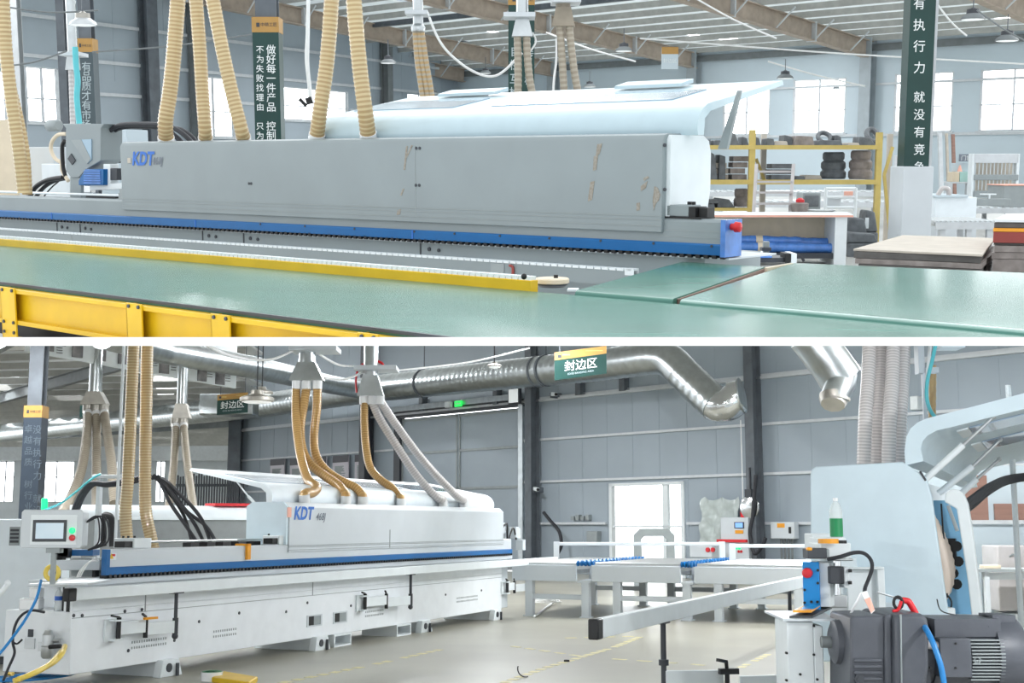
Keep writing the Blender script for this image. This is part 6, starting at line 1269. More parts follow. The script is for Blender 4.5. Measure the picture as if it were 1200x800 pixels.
# =================================================================== conveyor belts in front
zbelt = .88
f0 = A.atz(0, 330, zbelt); exC = (A.atz(530, 395, zbelt) - f0); K = Fr(A, f0, V((exC.x, exC.y, 0)))
kb = K.hit; bk = (A.atz(0, 290, zbelt) - K.pt(0, 0, zbelt)).dot(K.ey); bk2 = (A.atz(600, 336, zbelt) - K.pt(0, 0, zbelt)).dot(K.ey)
Wd = (bk + bk2) / 2; cL = -4.0; cR = 9.5
T = Thing('belt_conveyor', A, 'long green belt conveyor on yellow frame running across the front', 'conveyor')
q = MB(); q.fbox(K, (cL, cR), (0, Wd), (zbelt - .03, zbelt)); bt = T.part('belt', q, M['belt'], None, 'green belt')
q = MB(); q.fbox(K, (cL, cR), (-.012, .003), (zbelt - .012, zbelt + .002)); T.part('belt_edge', q, M['dark'], bt)
s_end_ = K.hit(622, 336, Wd)[0]
q = MB(); q.fbox(K, (cL, s_end_), (Wd, Wd + .06), (zbelt - .05, zbelt + .055)); br = T.part('back_rail', q, M['yellow'], None, 'yellow back rail', bevel=.004)
q = MB(); k = cL; nb = 0
while k < s_end_ - .02: q.fbox(K, (k, k + .035), (Wd + .01, Wd + .06), (zbelt + .055, zbelt + .075)); k += .043
T.part('roller_strip', q, M['white'], br, 'white roller strip', kind='stuff')
q = MB()
for z in (zbelt - .035, zbelt - .205): q.fbox(K, (cL, cR), (-.05, .0), (z - .012, z + .012))
q.fbox(K, (cL, cR), (-.012, 0), (zbelt - .21, zbelt - .03)); fb_ = T.part('side_beam', q, M['yellow'], None, 'yellow side beam', bevel=.003)
for px0, px1, leg in ((2.5, 19, 1), (149, 167, 0), (248, 270, 0), (420, 444, 1)):
    s0, s1 = K.hit(px0, 350, -.05)[0], K.hit(px1, 350, -.05)[0]; q = MB(); q.fbox(K, (s0, s1), (-.06, -.05), (zbelt - .225 if not leg else 0, zbelt - .015)); q.fbox(K, (s0, s0 + .012), (-.06, .0), (zbelt - .22 if not leg else 0, zbelt - .02)); pl = T.part('leg' if leg else 'bracket_plate', q, M['yellow'], bevel=.002)
    q = MB()
    for s in (s0 + .03, s1 - .02):
        for z in (zbelt - .03, zbelt - .205) + ((zbelt - .26, zbelt - .35) if leg else ()): q.cyl(K.pt(s, -.068, z), K.pt(s, -.06, z), .009, 8)
    T.part('bolt_head', q, M['dark'], pl)
for px in (20, 260): s = K.hit(px, 350, Wd)[0]; q = MB(); q.fbox(K, (s, s + .1), (Wd - .05, Wd + .05), (0, zbelt - .1)); T.part('leg', q, M['yellow'])
q = MB(); q.fbox(K, (cL, cR), (.1, .3), (zbelt - .32, zbelt - .24)); T.part('return_pan', q, M['black'])
q = MB(); a = A.atz(614, 325, zbelt + .075); q.ball((a.x, a.y, zbelt + .08), .016, 10); T.part('rubber_knob', q, M['black'], None, 'black knob', smooth=60)
# braces and drives glimpsed below the frame
mb = MB(); mb.beam(A.at(37, 400, 9.0), A.at(62, 372, 9.0), .05, .05); mb.beam(A.at(20, 388, 8.6), A.at(26, 372, 8.6), .06, .06); single('frame_strut', A, mb, M['greyB'], 'pale slanting strut glimpsed under the yellow conveyor frame', 'strut')
mb = MB(); mb.beam(A.at(46, 398, 9.3), A.at(60, 385, 9.3), .05, .05); mb.beam(A.at(56, 398, 9.3), A.at(62, 385, 9.3), .05, .05); single('drive_link', A, mb, M['black'], 'black link glimpsed under the yellow conveyor frame', 'link')
# idler disc and small fittings
T = Thing('idler_disc', A, 'white disc pulley at the end of the yellow rail', 'pulley'); c = A.at(647, 333, A.atz(647, 336, zbelt).y); q = MB(); q.lathe(V((c.x, c.y, zbelt + .0)), (0, 0, 1), [(0, .07), (.012, .085), (.02, .085)], 28); T.part('hub', q, M['dark']); q = MB(); q.lathe(V((c.x, c.y, zbelt + .02)), (0, 0, 1), [(0, .086), (.004, .092), (.022, .092), (.028, .086)], 32); T.part('disc', q, M['cream'], smooth=40)
q = MB(); q.cyl((c.x + .02, c.y, zbelt + .048), (c.x + .02, c.y, zbelt + .065), .012, 10); T.part('axle_cap', q, M['black'])
mb = MB(); a = A.atz(671, 341, zbelt); mb.hexa([(a.x - .03, a.y - .02, zbelt), (a.x + .03, a.y - .02, zbelt), (a.x + .035, a.y + .05, zbelt), (a.x - .02, a.y + .05, zbelt)] + [(a.x - .03, a.y - .02, zbelt + .01), (a.x + .03, a.y - .02, zbelt + .01), (a.x + .035, a.y + .05, zbelt + .012), (a.x - .02, a.y + .05, zbelt + .012)]); single('white_plate', A, mb, M['white'], 'tiny white plate between the disc and the short green belt', 'plate')
# two cross belts on the right
def cross_belt(nl, nr, fr_, fl, th, label, bm_='belt'):
    zt_ = zbelt + .02; P = [A.atz(*p, zt_) for p in (nl, nr, fr_, fl)]; dn = (P[0] - P[3]).normalized(); r = th / 2; T = Thing('belt_conveyor', A, label, 'conveyor'); q = MB(); prof = []
    for i in range(9): a_ = PI / 2 - PI * i / 8; prof.append((r * math.cos(a_), r * math.sin(a_) - r))
    L1 = [P[0] + dn * x + V((0, 0, z)) for x, z in prof]; L2 = [P[1] + (P[1] - P[2]).normalized() * x + V((0, 0, z)) for x, z in prof]; n = len(L1)
    vs = L1 + L2 + [P[3], P[2], P[3] - V((0, 0, th)), P[2] - V((0, 0, th))]; fs = [(i, i + 1, n + i + 1, n + i) for i in range(n - 1)] + [(0, n, 2 * n + 1, 2 * n), (n - 1, 2 * n + 2, 2 * n + 3, 2 * n - 1), (2 * n, 2 * n + 1, 2 * n + 3, 2 * n + 2), tuple(range(n)) + (2 * n + 2, 2 * n), tuple(range(n, 2 * n))[::-1] + (2 * n + 1, 2 * n + 3)]
    q.add(vs, fs)
    for i in range(2, n - 1): q.m[i] = 1
    T.part('belt', q, (M[bm_], M['beltedge']), None, 'green belt', smooth=50); return T, P
T, P1 = cross_belt((676, 340), (790, 349.5), (897, 312.5), (800, 306.5), .06, 'short green cross belt beside the white disc')
mb = MB(); e = [A.atz(*p, zbelt + .012) for p in ((791, 350), (795, 350.5), (900, 313.5), (897, 312.8))]; mb.prism(e, (0, 0, -.04)); T.part('side_strip', mb, M['wood'])
q = MB(); e = A.atz(793, 349, zbelt - .01); q.cyl(e + V((-.02, 0, 0)), e + V((.03, 0, 0)), .028, 14); T.part('end_roller', q, M['black'])
T, P2 = cross_belt((799, 350.5), (1480, 410), (1560, 335), (930, 308), .085, 'wide glossy green belt filling the lower right', 'beltgloss'); q = MB(); e = [A.atz(*p, zbelt + .024) for p in ((899, 313.8), (930, 308.2), (926, 308), (896, 313.2))]; q.prism(e, (0, 0, -.04)); T.part('side_strip', q, M['cream'])
# white cased clamp unit behind the belts
T = Thing('end_stop_unit', A, 'black and white clamp unit beside the machine\'s right end', 'clamp'); Zs = 10.2
def ab(px0, px1, py0, py1, Z, d, m, nm, T_=None, parent=None, bev=.004):
    a_, b_ = A.at(px0, py1, Z), A.at(px1, py0, Z); q = MB(); q.box((a_.x, Z, a_.z), (b_.x, Z + d, b_.z)); return (T_ or T).part(nm, q, m, parent, bevel=bev)
ab(858, 925, 302, 307.5, Zs, .3, M['dark'], 'bed'); ab(866, 905, 297, 300, Zs + .05, .3, M['white'], 'white_plate'); ab(846, 905, 300, 302, Zs - .05, .3, M['bluewrap'], 'blue_edge'); ab(920, 927, 297, 308, Zs - .05, .2, M['black'], 'black_block'); ab(927, 934, 297, 309, Zs - .05, .25, M['white'], 'white_bracket'); ab(895, 902, 283, 297, Zs + .1, .06, M['midgrey'], 'sensor_post'); ab(893, 904, 290, 294, Zs + .06, .1, M['dark'], 'sensor_head')
q = MB(); q.tube([A.at(930, 300, Zs), A.at(938, 300, Zs), A.at(942, 306, Zs)], .012, 6, sm=5); T.part('cable', q, M['cable'])

# =================================================================== rack, table, boards
Zr = 22.0; kR = Zr / F
T = Thing('pallet_rack', A, 'pale yellow storage rack full of dark parts by the windows', 'rack')
for i, (px0, px1, yt, Z) in enumerate(((878, 886, 152, Zr), (1027, 1035, 155, Zr), (892, 899, 157, Zr + 1.1), (1040, 1047, 157, Zr + 1.1), (735, 742, 150, Zr), (752, 758, 157, Zr + 1.1))):
    a_, b_ = A.at(px0, 190, Z), A.at(px1, yt, Z); q = MB(); q.box((a_.x, Z, 0), (b_.x, Z + .1, b_.z)); T.part('upright', q, M['rackyellow'] if i < 2 or i == 4 else M['card'])
shelfz = []
for y0, y1, xa, xb in ((170, 175, 738, 1030), (210.5, 216, 738, 1030), (243.5, 247, 738, 884)):
    a_, b_ = A.at(xa, y1, Zr), A.at(xb, y0, Zr); q = MB(); q.box((a_.x, Zr - .02, a_.z), (b_.x, Zr + .06, b_.z)); T.part('shelf_beam', q, M['rackyellow']); q = MB(); q.box((a_.x, Zr + .06, b_.z - .04), (b_.x, Zr + 1.15, b_.z - .01)); T.part('shelf_deck', q, M['greyB']); shelfz.append(b_.z - .005)
for p0, p1 in (((1043, 275), (1036, 205)), ((1036, 205), (1046, 172)), ((886, 186), (896, 212))): q = MB(); q.beam(A.at(*p0, Zr + .5), A.at(*p1, Zr + .5), .05, .05); T.part('brace', q, M['rackyellow'])
words_ = ['first', 'second', 'third', 'fourth', 'fifth', 'sixth', 'seventh', 'eighth', 'ninth', 'tenth']
def rack_item(x0, x1, y0, shelf, kind, m, lab, grp):
    Z = Zr + random.uniform(.15, .4); a_ = A.at(x0, 200, Z); b_ = A.at(x1, y0, Z); z0 = shelfz[shelf]; w_ = b_.x - a_.x; hh = b_.z - z0; q = MB()
    if kind == 'box': q.hexa([(a_.x, Z, z0), (b_.x, Z, z0), (b_.x, Z + .5, z0), (a_.x, Z + .5, z0), (a_.x + w_ * .08, Z, z0 + hh), (b_.x - w_ * .1, Z, z0 + hh * .92), (b_.x - w_ * .1, Z + .45, z0 + hh * .92), (a_.x + w_ * .05, Z + .45, z0 + hh)])
    elif kind == 'wedge': q.hexa([(a_.x, Z, z0), (b_.x, Z, z0), (b_.x, Z + .5, z0), (a_.x, Z + .5, z0), (a_.x, Z, z0 + hh), (b_.x - w_ * .35, Z, z0 + hh * .85), (b_.x - w_ * .35, Z + .45, z0 + hh * .85), (a_.x, Z + .45, z0 + hh)])
    elif kind == 'ring':
        c = V(((a_.x + b_.x) / 2, Z + .25, z0 + hh * .55)); q.rings([c + V((w_ * .42 * math.cos(t), .12 * math.sin(t), hh * .35 * math.sin(t) + .0)) for t in [2 * PI * k_ / 20 for k_ in range(20)]], hh * .16, 8, closed=True)
    elif kind == 'coil':
        n_ = max(2, int(hh / .14)); pr = []
        for k_ in range(n_): z = hh * k_ / n_; dz = hh / n_; f_ = 1 - .35 * (k_ / n_) ** 2; pr += [(z + .01, w_ * .44 * f_), (z + dz * .3, w_ * .5 * f_), (z + dz * .8, w_ * .5 * f_), (z + dz, w_ * .43 * f_)]
        q.lathe(V(((a_.x + b_.x) / 2, Z + w_ * .5, z0)), (0, 0, 1), pr, 20)
    elif kind == 'stack':
        n_ = max(2, int(hh / .09))
        for k_ in range(n_): o_ = random.uniform(-.04, .04); z = z0 + hh * k_ / n_; q.box((a_.x + .04 + o_, Z + random.uniform(0, .05), z), (b_.x - .04 + o_, Z + .5, z + hh / n_ * .86))
    single({'box': 'bundled_part', 'wedge': 'wedge_part', 'ring': 'rubber_ring', 'coil': 'coiled_part', 'stack': 'strip_stack'}[kind], A, q, M[m], lab, 'rack part', grp, bevel=.012 if kind in ('box', 'wedge') else 0)
gtp, gmd, glw = 'parts on the rack\'s top shelf', 'parts on the rack\'s middle shelf', 'parts on the rack\'s lower shelf'
for x0, x1, y0, k_, m, lab in ((822, 834, 163, 'box', 'rubber', 'low dark part at the left end of the rack top'), (836, 852, 164, 'box', 'rubber', 'low dark part second on the rack top'), (851, 867, 154, 'wedge', 'rubber', 'tall dark block on the rack top left of the upright'), (869, 878, 160, 'wedge', 'rubber', 'small slanted part touching the left upright on the rack top'), (884, 892, 160, 'wedge', 'rubber', 'small slanted part right of the left upright on the rack top'), (897, 908, 162, 'box', 'rubber', 'dark bundle on the rack top before the first window'), (906, 924, 165, 'box', 'card', 'pale low bundle on the rack top'), (918, 932, 158, 'wedge', 'rubber', 'dark slanted part on the rack top before the window post'), (930, 955, 159, 'box', 'tread', 'wide brownish bundle in the middle of the rack top'), (957, 988, 164, 'box', 'rubber', 'wide dark part under the ring on the rack top'), (960, 979, 153, 'ring', 'rubber', 'ring-shaped part leaning on the rack top'), (979, 988, 158, 'wedge', 'rubber', 'dark stub right of the ring on the rack top'), (992, 1008, 167, 'box', 'card', 'low pale part on the rack top'), (1006, 1027, 160, 'wedge', 'rubber', 'dark wedge beside the right upright on the rack top'), (1018, 1035, 149, 'ring', 'rubber', 'dark ring perched at the right end of the rack top')):
    rack_item(x0, x1, y0, 0, k_, m, lab, gtp)
for x0, x1, y0, k_, m, lab in ((828, 856, 190, 'stack', 'card', 'pale strip stack at the left of the middle shelf'), (829, 842, 176, 'wedge', 'rubber', 'dark slanted roll on the left strip stack'), (842, 851, 181, 'box', 'rubber', 'small dark block on the left strip stack'), (855, 878, 182, 'stack', 'tread', 'brown strip stack left of the upright on the middle shelf'), (900, 930, 191, 'stack', 'rubber', 'grey strip stack behind the ladder on the middle shelf'), (932, 944, 206, 'box', 'rubber', 'low dark part right of the ladder on the middle shelf'), (943, 964, 205, 'box', 'card', 'low grey tray on the middle shelf'), (965, 996, 178, 'coil', 'rubber', 'tall dark coiled part in the middle of the middle shelf'), (998, 1027, 176, 'coil', 'tread', 'tall banded coil at the right of the middle shelf')):
    rack_item(x0, x1, y0, 1, k_, m, lab, gmd)
for x0, x1, y0, k_, m, lab in ((827, 842, 233, 'stack', 'rubber', 'dark strip stack at the left of the lower shelf'), (842, 862, 232, 'wedge', 'rubber', 'dark slanted stack in the middle of the lower shelf'), (862, 879, 221, 'coil', 'tread', 'tall brown stack left of the upright on the lower shelf')):
    rack_item(x0, x1, y0, 2, k_, m, lab, glw)
T = Thing('step_ladder', A, 'grey metal step ladder leaning before the yellow rack', 'ladder'); Zl = 21.0
for xa, xb in ((883, 886.5), (925.5, 930)): p0, p1 = A.at(xa, 252, Zl - .3), A.at(xb, 193, Zl + .4); q = MB(); q.beam(p0, p1, .055, .05); T.part('rail', q, M['steel2'] if 0 else M['greyh'])
for k_, y in enumerate((201, 213, 225.5, 238.5)): q = MB(); Z = Zl + .35 - k_ * .2; q.beam(A.at(886, y, Z), A.at(928, y, Z), .09, .035); T.part('rung', q, M['greyh'])
# white table with wrapped rolls beneath
T = Thing('work_table', A, 'white work table with red edge standing before the yellow rack', 'table'); Zt = 19.0
a_, b_ = A.at(815, 254.5, Zt), A.at(1008, 251.5, Zt); q = MB(); q.hexa([(a_.x, Zt, a_.z), (A.at(1000, 254, Zt).x, Zt, a_.z), (b_.x + .1, Zt + 1.1, a_.z), (a_.x, Zt + 1.1, a_.z), (a_.x, Zt, a_.z + .035), (A.at(1000, 254, Zt).x, Zt, a_.z + .035), (b_.x + .1, Zt + 1.1, a_.z + .035), (a_.x, Zt + 1.1, a_.z + .035)]); tt = T.part('table_top', q, M['white'])
q = MB(); q.box((a_.x, Zt - .005, a_.z + .002), (A.at(1000, 254, Zt).x, Zt, a_.z + .03)); T.part('red_edge', q, M['pinkprint'], tt)
for x0, x1 in ((978, 992), (805, 819)): c_, d_ = A.at(x0, 256, Zt + .1), A.at(x1, 256, Zt + .1); q = MB(); q.box((c_.x, Zt + .05, 0), (d_.x, Zt + .95, a_.z)); T.part('leg_panel', q, M['white'])
q = MB(); c_ = A.at(850, 279, Zt + .7); q.box((A.at(815, 260, Zt + .7).x, Zt + .7, c_.z), (A.at(978, 260, Zt + .7).x, Zt + .74, a_.z)); T.part('back_board', q, M['cream'])
q = MB(); q.box((A.at(815, 300, Zt + .2).x, Zt + .1, .1), (A.at(978, 300, Zt + .2).x, Zt + .9, .18)); T.part('lower_shelf', q, M['dark'])
q = MB(); q.box((A.at(815, 300, Zt + .6).x, Zt + .75, .18), (A.at(978, 300, Zt + .6).x, Zt + .8, .42)); T.part('dark_back', q, M['dark'])
for i, (x0, x1, y, Z, lab) in enumerate(((846, 975, 291, Zt + .25, 'lowest blue wrapped roll under the white table, at the front'), (840, 938, 283, Zt + .4, 'upper blue wrapped roll under the white table, on the left'), (900, 978, 285, Zt + .5, 'upper blue wrapped roll under the white table, on the right'), (850, 976, 287, Zt + .65, 'rear blue wrapped roll under the white table'))):
    p0, p1 = A.at(x0, y - 2, Z), A.at(x1, y, Z); P = resample([p0, p1], .08); q = MB(); q.rings(P, [.075 * random.uniform(.9, 1.08) for _ in P], 12); R_ = single('wrapped_roll', A, q, M['bluewrap'], lab, 'roll', 'blue wrapped rolls under the white table', smooth=60)
    q = MB(); m_ = p0.lerp(p1, .35 + .15 * (i % 2)); d_ = (p1 - p0).normalized(); q.cyl(m_ - d_ * .05, m_ + d_ * .05, .083, 12); R_.part('paper_band', q, M['cream'])
for x0, x1, y0, y1, Z, m, lab, nm in ((991, 1018, 254, 278, 21.2, 'rubber', 'dark lumpy bundle standing behind the table end', 'bundled_part'), (1013, 1030, 246, 272, 21.4, 'rubber', 'tall dark coil with white tag left of the right upright', 'coiled_part'), (992, 1030, 272, 285, 20.8, 'rubber', 'low dark heap on the floor beside the table end', 'bundled_part')):
    a_, b_ = A.at(x0, y1, Z), A.at(x1, y0, Z); q = MB(); q.hexa([(a_.x, Z, a_.z), (b_.x, Z, a_.z), (b_.x, Z + .5, a_.z), (a_.x, Z + .5, a_.z), (a_.x + .03, Z, b_.z), (b_.x - .06, Z, b_.z - .03), (b_.x - .06, Z + .45, b_.z - .03), (a_.x + .03, Z + .45, b_.z)]); q.box((a_.x + .02, Z - .03, a_.z - .6), (b_.x, Z + .5, a_.z)); tt = single(nm, A, q, M[m], lab, 'rack part', bevel=.03)
    if 'tag' in lab: q = MB(); c_ = A.at(1016, 262, Z - .04); q.box((c_.x - .03, Z - .04, c_.z - .08), (c_.x + .03, Z - .03, c_.z + .1)); tt.part('white_tag', q, M['white'])
mb = MB(); a_, b_ = A.at(929, 250, 20.6), A.at(949, 237, 20.6); mb.lathe(V(((a_.x + b_.x) / 2, 20.7, A.at(929, 250, 20.7).z)), (0, 0, 1), [(0, .13), (.16, .14), (.17, .12)], 18); tt = single('round_drum', A, mb, M['tread'], 'brown round drum standing on the white table beside the ladder', 'drum'); q = MB(); q.lathe(V(((a_.x + b_.x) / 2, 20.7, A.at(929, 237, 20.7).z)), (0, 0, 1), [(0, .07), (.04, .07), (.07, .03)], 14); tt.part('red_cap', q, M['red'])
mb = MB(); a_ = A.at(963, 246, 20.3); mb.lathe(V((a_.x, 20.3, A.at(963, 250, 20.3).z)), (0, 0, 1), [(0, .12), (.05, .22), (.06, .22)], 20); single('shallow_tray', A, mb, M['alu'], 'shallow grey tray on the white table right of the drum', 'tray')
# stacks of boards at the right
def quad_stack(cor, zs_, mats_, label, name, grp, jit=.02):
    for i, (z0, z1, m) in enumerate(zs_):
        q = MB(); P = [V((p.x + random.uniform(-jit, jit), p.y + random.uniform(-jit, jit), 0)) for p in cor]
        q.hexa([V((p.x, p.y, z0)) for p in P] + [V((p.x, p.y, z1)) for p in P]); single(name, A, q, M[m], label[i], 'board', grp)
zt_ = .62; cor = [A.atz(*p, zt_) for p in ((1004, 292), (1150, 298), (1166, 279), (1060, 275))]
lays = [(zt_ - .02, zt_, 'card'), (zt_ - .09, zt_ - .025, 'cardd'), (zt_ - .15, zt_ - .095, 'tread'), (zt_ - .22, zt_ - .155, 'cardd'), (zt_ - .3, zt_ - .225, 'tread')]
quad_stack(cor, lays, None, ['topmost pale cardboard sheet of the low stack behind the wide belt', 'dark board right under the top sheet of the low stack', 'brown-grey middle board of the low stack behind the wide belt', 'dark board fourth from the top of the low stack', 'lowest visible brown-grey board of the low stack'], 'cardboard_sheet', 'low stack of boards behind the wide belt', .06)
mb = MB(); P = [V((p.x, p.y, 0)) for p in cor]; mb.hexa([p * 1 for p in P] + [p + V((0, 0, zt_ - .3)) for p in P]); single('board_pallet', A, mb, M['cardd'], 'dark pallet block under the low stack of boards', 'pallet')
Z2 = 13.4; cor = [V((A.at(1166, 270, Z2).x, Z2, 0)), V((A.at(1300, 270, Z2).x, Z2 - .4, 0)), V((A.at(1300, 270, Z2).x + .4, Z2 + 1.5, 0)), V((A.at(1177, 270, Z2 + 1.5).x, Z2 + 1.5, 0))]
def zy(y): return A.at(1170, y, Z2).z
ls = [(zy(260), zy(257), 'white'), (zy(266.5), zy(261), 'cardd'), (zy(271), zy(267), 'orange'), (zy(284), zy(271.5), 'redboard'), (zy(287), zy(284.5), 'cardd'), (zy(295), zy(287.5), 'tread'), (zy(303), zy(295.5), 'tread'), (zy(318), zy(303.5), 'tread')]
quad_stack(cor, ls, None, ['white top board of the stack at the right edge', 'dark board under the white one at the right edge', 'orange board in the stack at the right edge', 'thick red-brown board in the stack at the right edge', 'thin dark board under the red-brown one', 'brown-grey board below the thin dark board at the right edge', 'second brown-grey board from the bottom of the right stack', 'lowest visible brown-grey board of the right stack'], 'stacked_board', 'stack of boards at the right edge', .03)
mb = MB(); mb.hexa([V((p.x, p.y, 0)) for p in cor] + [V((p.x, p.y, zy(318))) for p in cor]); single('board_pallet', A, mb, M['cardd'], 'pallet under the stack of boards at the right edge', 'pallet')

# =================================================================== banner columns of the upper hall
banner_col(A, 92, 108, -8, 143, 26, .3, 'steel', 'bannergrey', 45, 61, [(101, '有品质才有市场', 78, 11.3, .2)], 'grey banner with one column of characters behind the glue unit', yend=200)
banner_col(A, 299, 326, -8, 168, 17, .26, 'steel', 'bannergreen', 20, 38, [(304.5, '不为失败找理由 只为成', 58, 11.2, .105), (317.5, '做好每一件产品 控制好', 58, 11.2, .13)], 'dark green banner with two columns of characters behind the grey hood', 'x', 'letter', yend=215)
banner_col(A, 597, 625, -12, 121, 24, .4, 'steel', 'bannergreen', -6, 6, [(603, '自检互检', 60, 16, .2), (620, '专检', 64, 30, .18)], 'dark green banner behind two dusty hoses', 'x', 'letterg', yend=200)
banner_col(A, 1064.5, 1091, -12, 195, 20, .3, 'steel2', 'bannergreen', -12, -12, [(1077, '有执行力', 4, 25, .19), (1077, '就没有竞争', 113.5, 20.5, .18)], 'blue-green banner with one column of white characters at right', 'x', 'letter', yend=195.5)
mb = MB(); a_, b_ = A.at(1055, 290, 19.8), A.at(1094.5, 195, 19.8); mb.box((a_.x, 19.8, 0), (b_.x, 20.5, b_.z)); struct('column', A, mb, M['greyB'], bevel=.01)
mb = MB(); a_, b_ = A.at(1091.5, 195, 20.1), A.at(1096, -10, 20.1); mb.box((a_.x, 20.1, a_.z), (b_.x, 20.4, b_.z)); struct('column_trim', A, mb, M['girt'])

# distant manifolds with hoses
def manifoldA(px, yn, yb, wn_, wb, Z, hs__, label, m='galv', shape='cone', flange=None, hm=du, rr=4.5):
    T = Thing('duct_manifold', A, label, 'duct manifold', 'duct manifolds of the upper hall'); k_ = Z / F; c = A.at(px, yn, Z); cb = A.at(px, yb, Z); ct = A.at(px, -10, Z)
    q = MB(); q.cyl(c, (c.x, Z, ct.z), wn_ * k_ / 2, 18); T.part('pipe', q, M[m]); q = MB(); b = wb * k_ / 2; a__ = wn_ * k_ / 2
    if shape == 'cone': q.hexa([(cb.x - b, Z - b * .6, cb.z), (cb.x + b, Z - b * .6, cb.z), (cb.x + b, Z + b * .6, cb.z), (cb.x - b, Z + b * .6, cb.z), (c.x - a__, Z - a__, c.z), (c.x + a__, Z - a__, c.z), (c.x + a__, Z + a__, c.z), (c.x - a__, Z + a__, c.z)])
    else: q.lathe(cb, (0, 0, 1), [(0, b * .9), (.05, b), (c.z - cb.z - .04, b * .95), (c.z - cb.z, a__)], 20)
    T.part('flare', q, M[m])
    if flange: q = MB(); p0, p1 = A.at(flange[0], flange[2], Z), A.at(flange[1], flange[2], Z); q.box((p0.x, Z - .25, p0.z - .03), (p1.x, Z + .25, p0.z + .03)); T.part('flange_plate', q, M['greyB'])
    for pts, lab in hs__: hose(A, [A.at(x, y, Z) for x, y in pts], rr * k_, hm, 'dust_hose', lab, group='hoses behind the raised lid', step=.07)
manifoldA(490, 28, 37, 12, 17, 20, (([(486.5, 36), (489, 70), (494, 105), (498, 130)], 'amber-stained hose leftmost below the first far manifold'), ([(490.5, 36), (494, 70), (500, 105), (503, 130)], 'amber-stained hose in the middle below the first far manifold'), ([(494, 36), (499, 70), (505, 105), (509, 130)], 'amber-stained hose rightmost below the first far manifold')), 'pale metal manifold over three stained hoses at centre left', 'galv', 'drum', (476, 502, 16), (M['tan'], M['dustyr']), 3.4)
manifoldA(612, 21, 43, 14, 24, 18, (([(606.5, 43), (607, 70), (607, 100), (606, 128)], 'dusty hose hanging straight before the dark green banner'), ([(617, 43), (618, 65), (621, 95), (628, 128)], 'dusty hose leaning right beside the dark green banner')), 'metal manifold before the dark green banner at centre', 'galv', 'cone', (590, 627, 19))
manifoldA(660, 9, 31, 17, 26, 18, (([(656, 31), (658, 60), (660, 90), (662, 126)], 'dusty hose left below the dusty cone manifold'), ([(667, 31), (670, 60), (674, 90), (681, 126)], 'dusty hose right below the dusty cone manifold')), 'dusty cone manifold right of the dark green banner', 'dusty', 'cone', (646, 680, 2))
manifoldA(85.5, 66, 82, 11, 15, 22, (([(83, 82), (84, 110), (85, 145)], 'narrow grey hose below the manifold beside the grey banner'),), 'slim metal manifold beside the grey banner at upper left', 'galv', 'cone', (74, 98, 64), gh, 3)
mb = MB(); P = [A.at(*p, 21.6) for p in ((88, 55), (89, 75), (91, 95), (90, 115), (93, 145))]; mb.tube(P, .05, 8, sm=6); single('teal_film', A, mb, M['tealhose'], 'bright teal plastic tube hanging beside the grey banner', 'tube', smooth=60)
# hanging cables and plug
mb = MB(); mb.tube([A.at(*p, 12) for p in ((361, -8), (360, 40), (359, 70), (362, 100), (363, 118))], .014, 8, sm=8); mb.tube([A.at(*p, 12) for p in ((362, -8), (361.5, 40), (361, 75), (364, 105), (365, 117))], .012, 8, sm=8); T = single('hanging_cable', A, mb, M['whitecable'], 'white cable pair hanging with a black plug left of the fourth tan hose', 'cable', smooth=60)
q = MB(); q.beam(A.at(351, 116, 12), A.at(359, 124, 12), .03, .03); q.beam(A.at(359, 119, 12), A.at(366, 117, 12), .06, .06); T.part('plug', q, M['black'])
mb = MB(); mb.tube([A.at(*p, 19) for p in ((503, 20), (512, 42), (524, 60), (545, 78), (565, 88), (580, 89), (592, 82), (602, 72), (612, 62))], .018, 8, sm=8); single('hanging_cable', A, mb, M['whitecable'], 'white cable sagging between the two far manifolds', 'cable', smooth=60)
mb = MB(); mb.tube([A.at(*p, 18) for p in ((624, 38), (628, 48), (623, 58), (616, 64))], .014, 6, sm=6); mb.tube([A.at(*p, 18) for p in ((652, 45), (652, 70), (649, 95), (648, 125))], .016, 6, sm=6); single('hanging_cable', A, mb, M['whitecable'], 'white cable hanging beside the dusty cone manifold', 'cable', smooth=60)
# bay lamps
def bay_lamp(px, py, wpx, Z, label, white=False):
    T = Thing('bay_lamp', A, label, 'lamp', 'bay lamps under the roof'); k_ = Z / F; c = A.at(px, py, Z); r = wpx * k_ / 2
    q = MB(); q.lathe(c, (0, 0, 1), [(0, r), (r * .06, r), (r * .25, r * .9), (r * .45, r * .6), (r * .5, r * .55)], 24); T.part('shade', q, M['alu'] if white else M['steel2'], smooth=40)
    q = MB(); q.lathe(c + V((0, 0, r * .5)), (0, 0, 1), [(0, r * .55), (r * .35, r * .52), (r * .38, r * .3), (r * .5, r * .12)], 20); T.part('driver', q, M['dark'] if not white else M['galvd'])
    q = MB(); q.lathe(c - V((0, 0, r * .03)), (0, 0, 1), [(0, r * .8), (r * .03, r * .93)], 24); T.part('diffuser', q, M['diff'])
    q = MB(); q.cyl(c + V((0, 0, r)), c + V((0, 0, r + .35)), .012, 6); T.part('hanger', q, M['steel'])
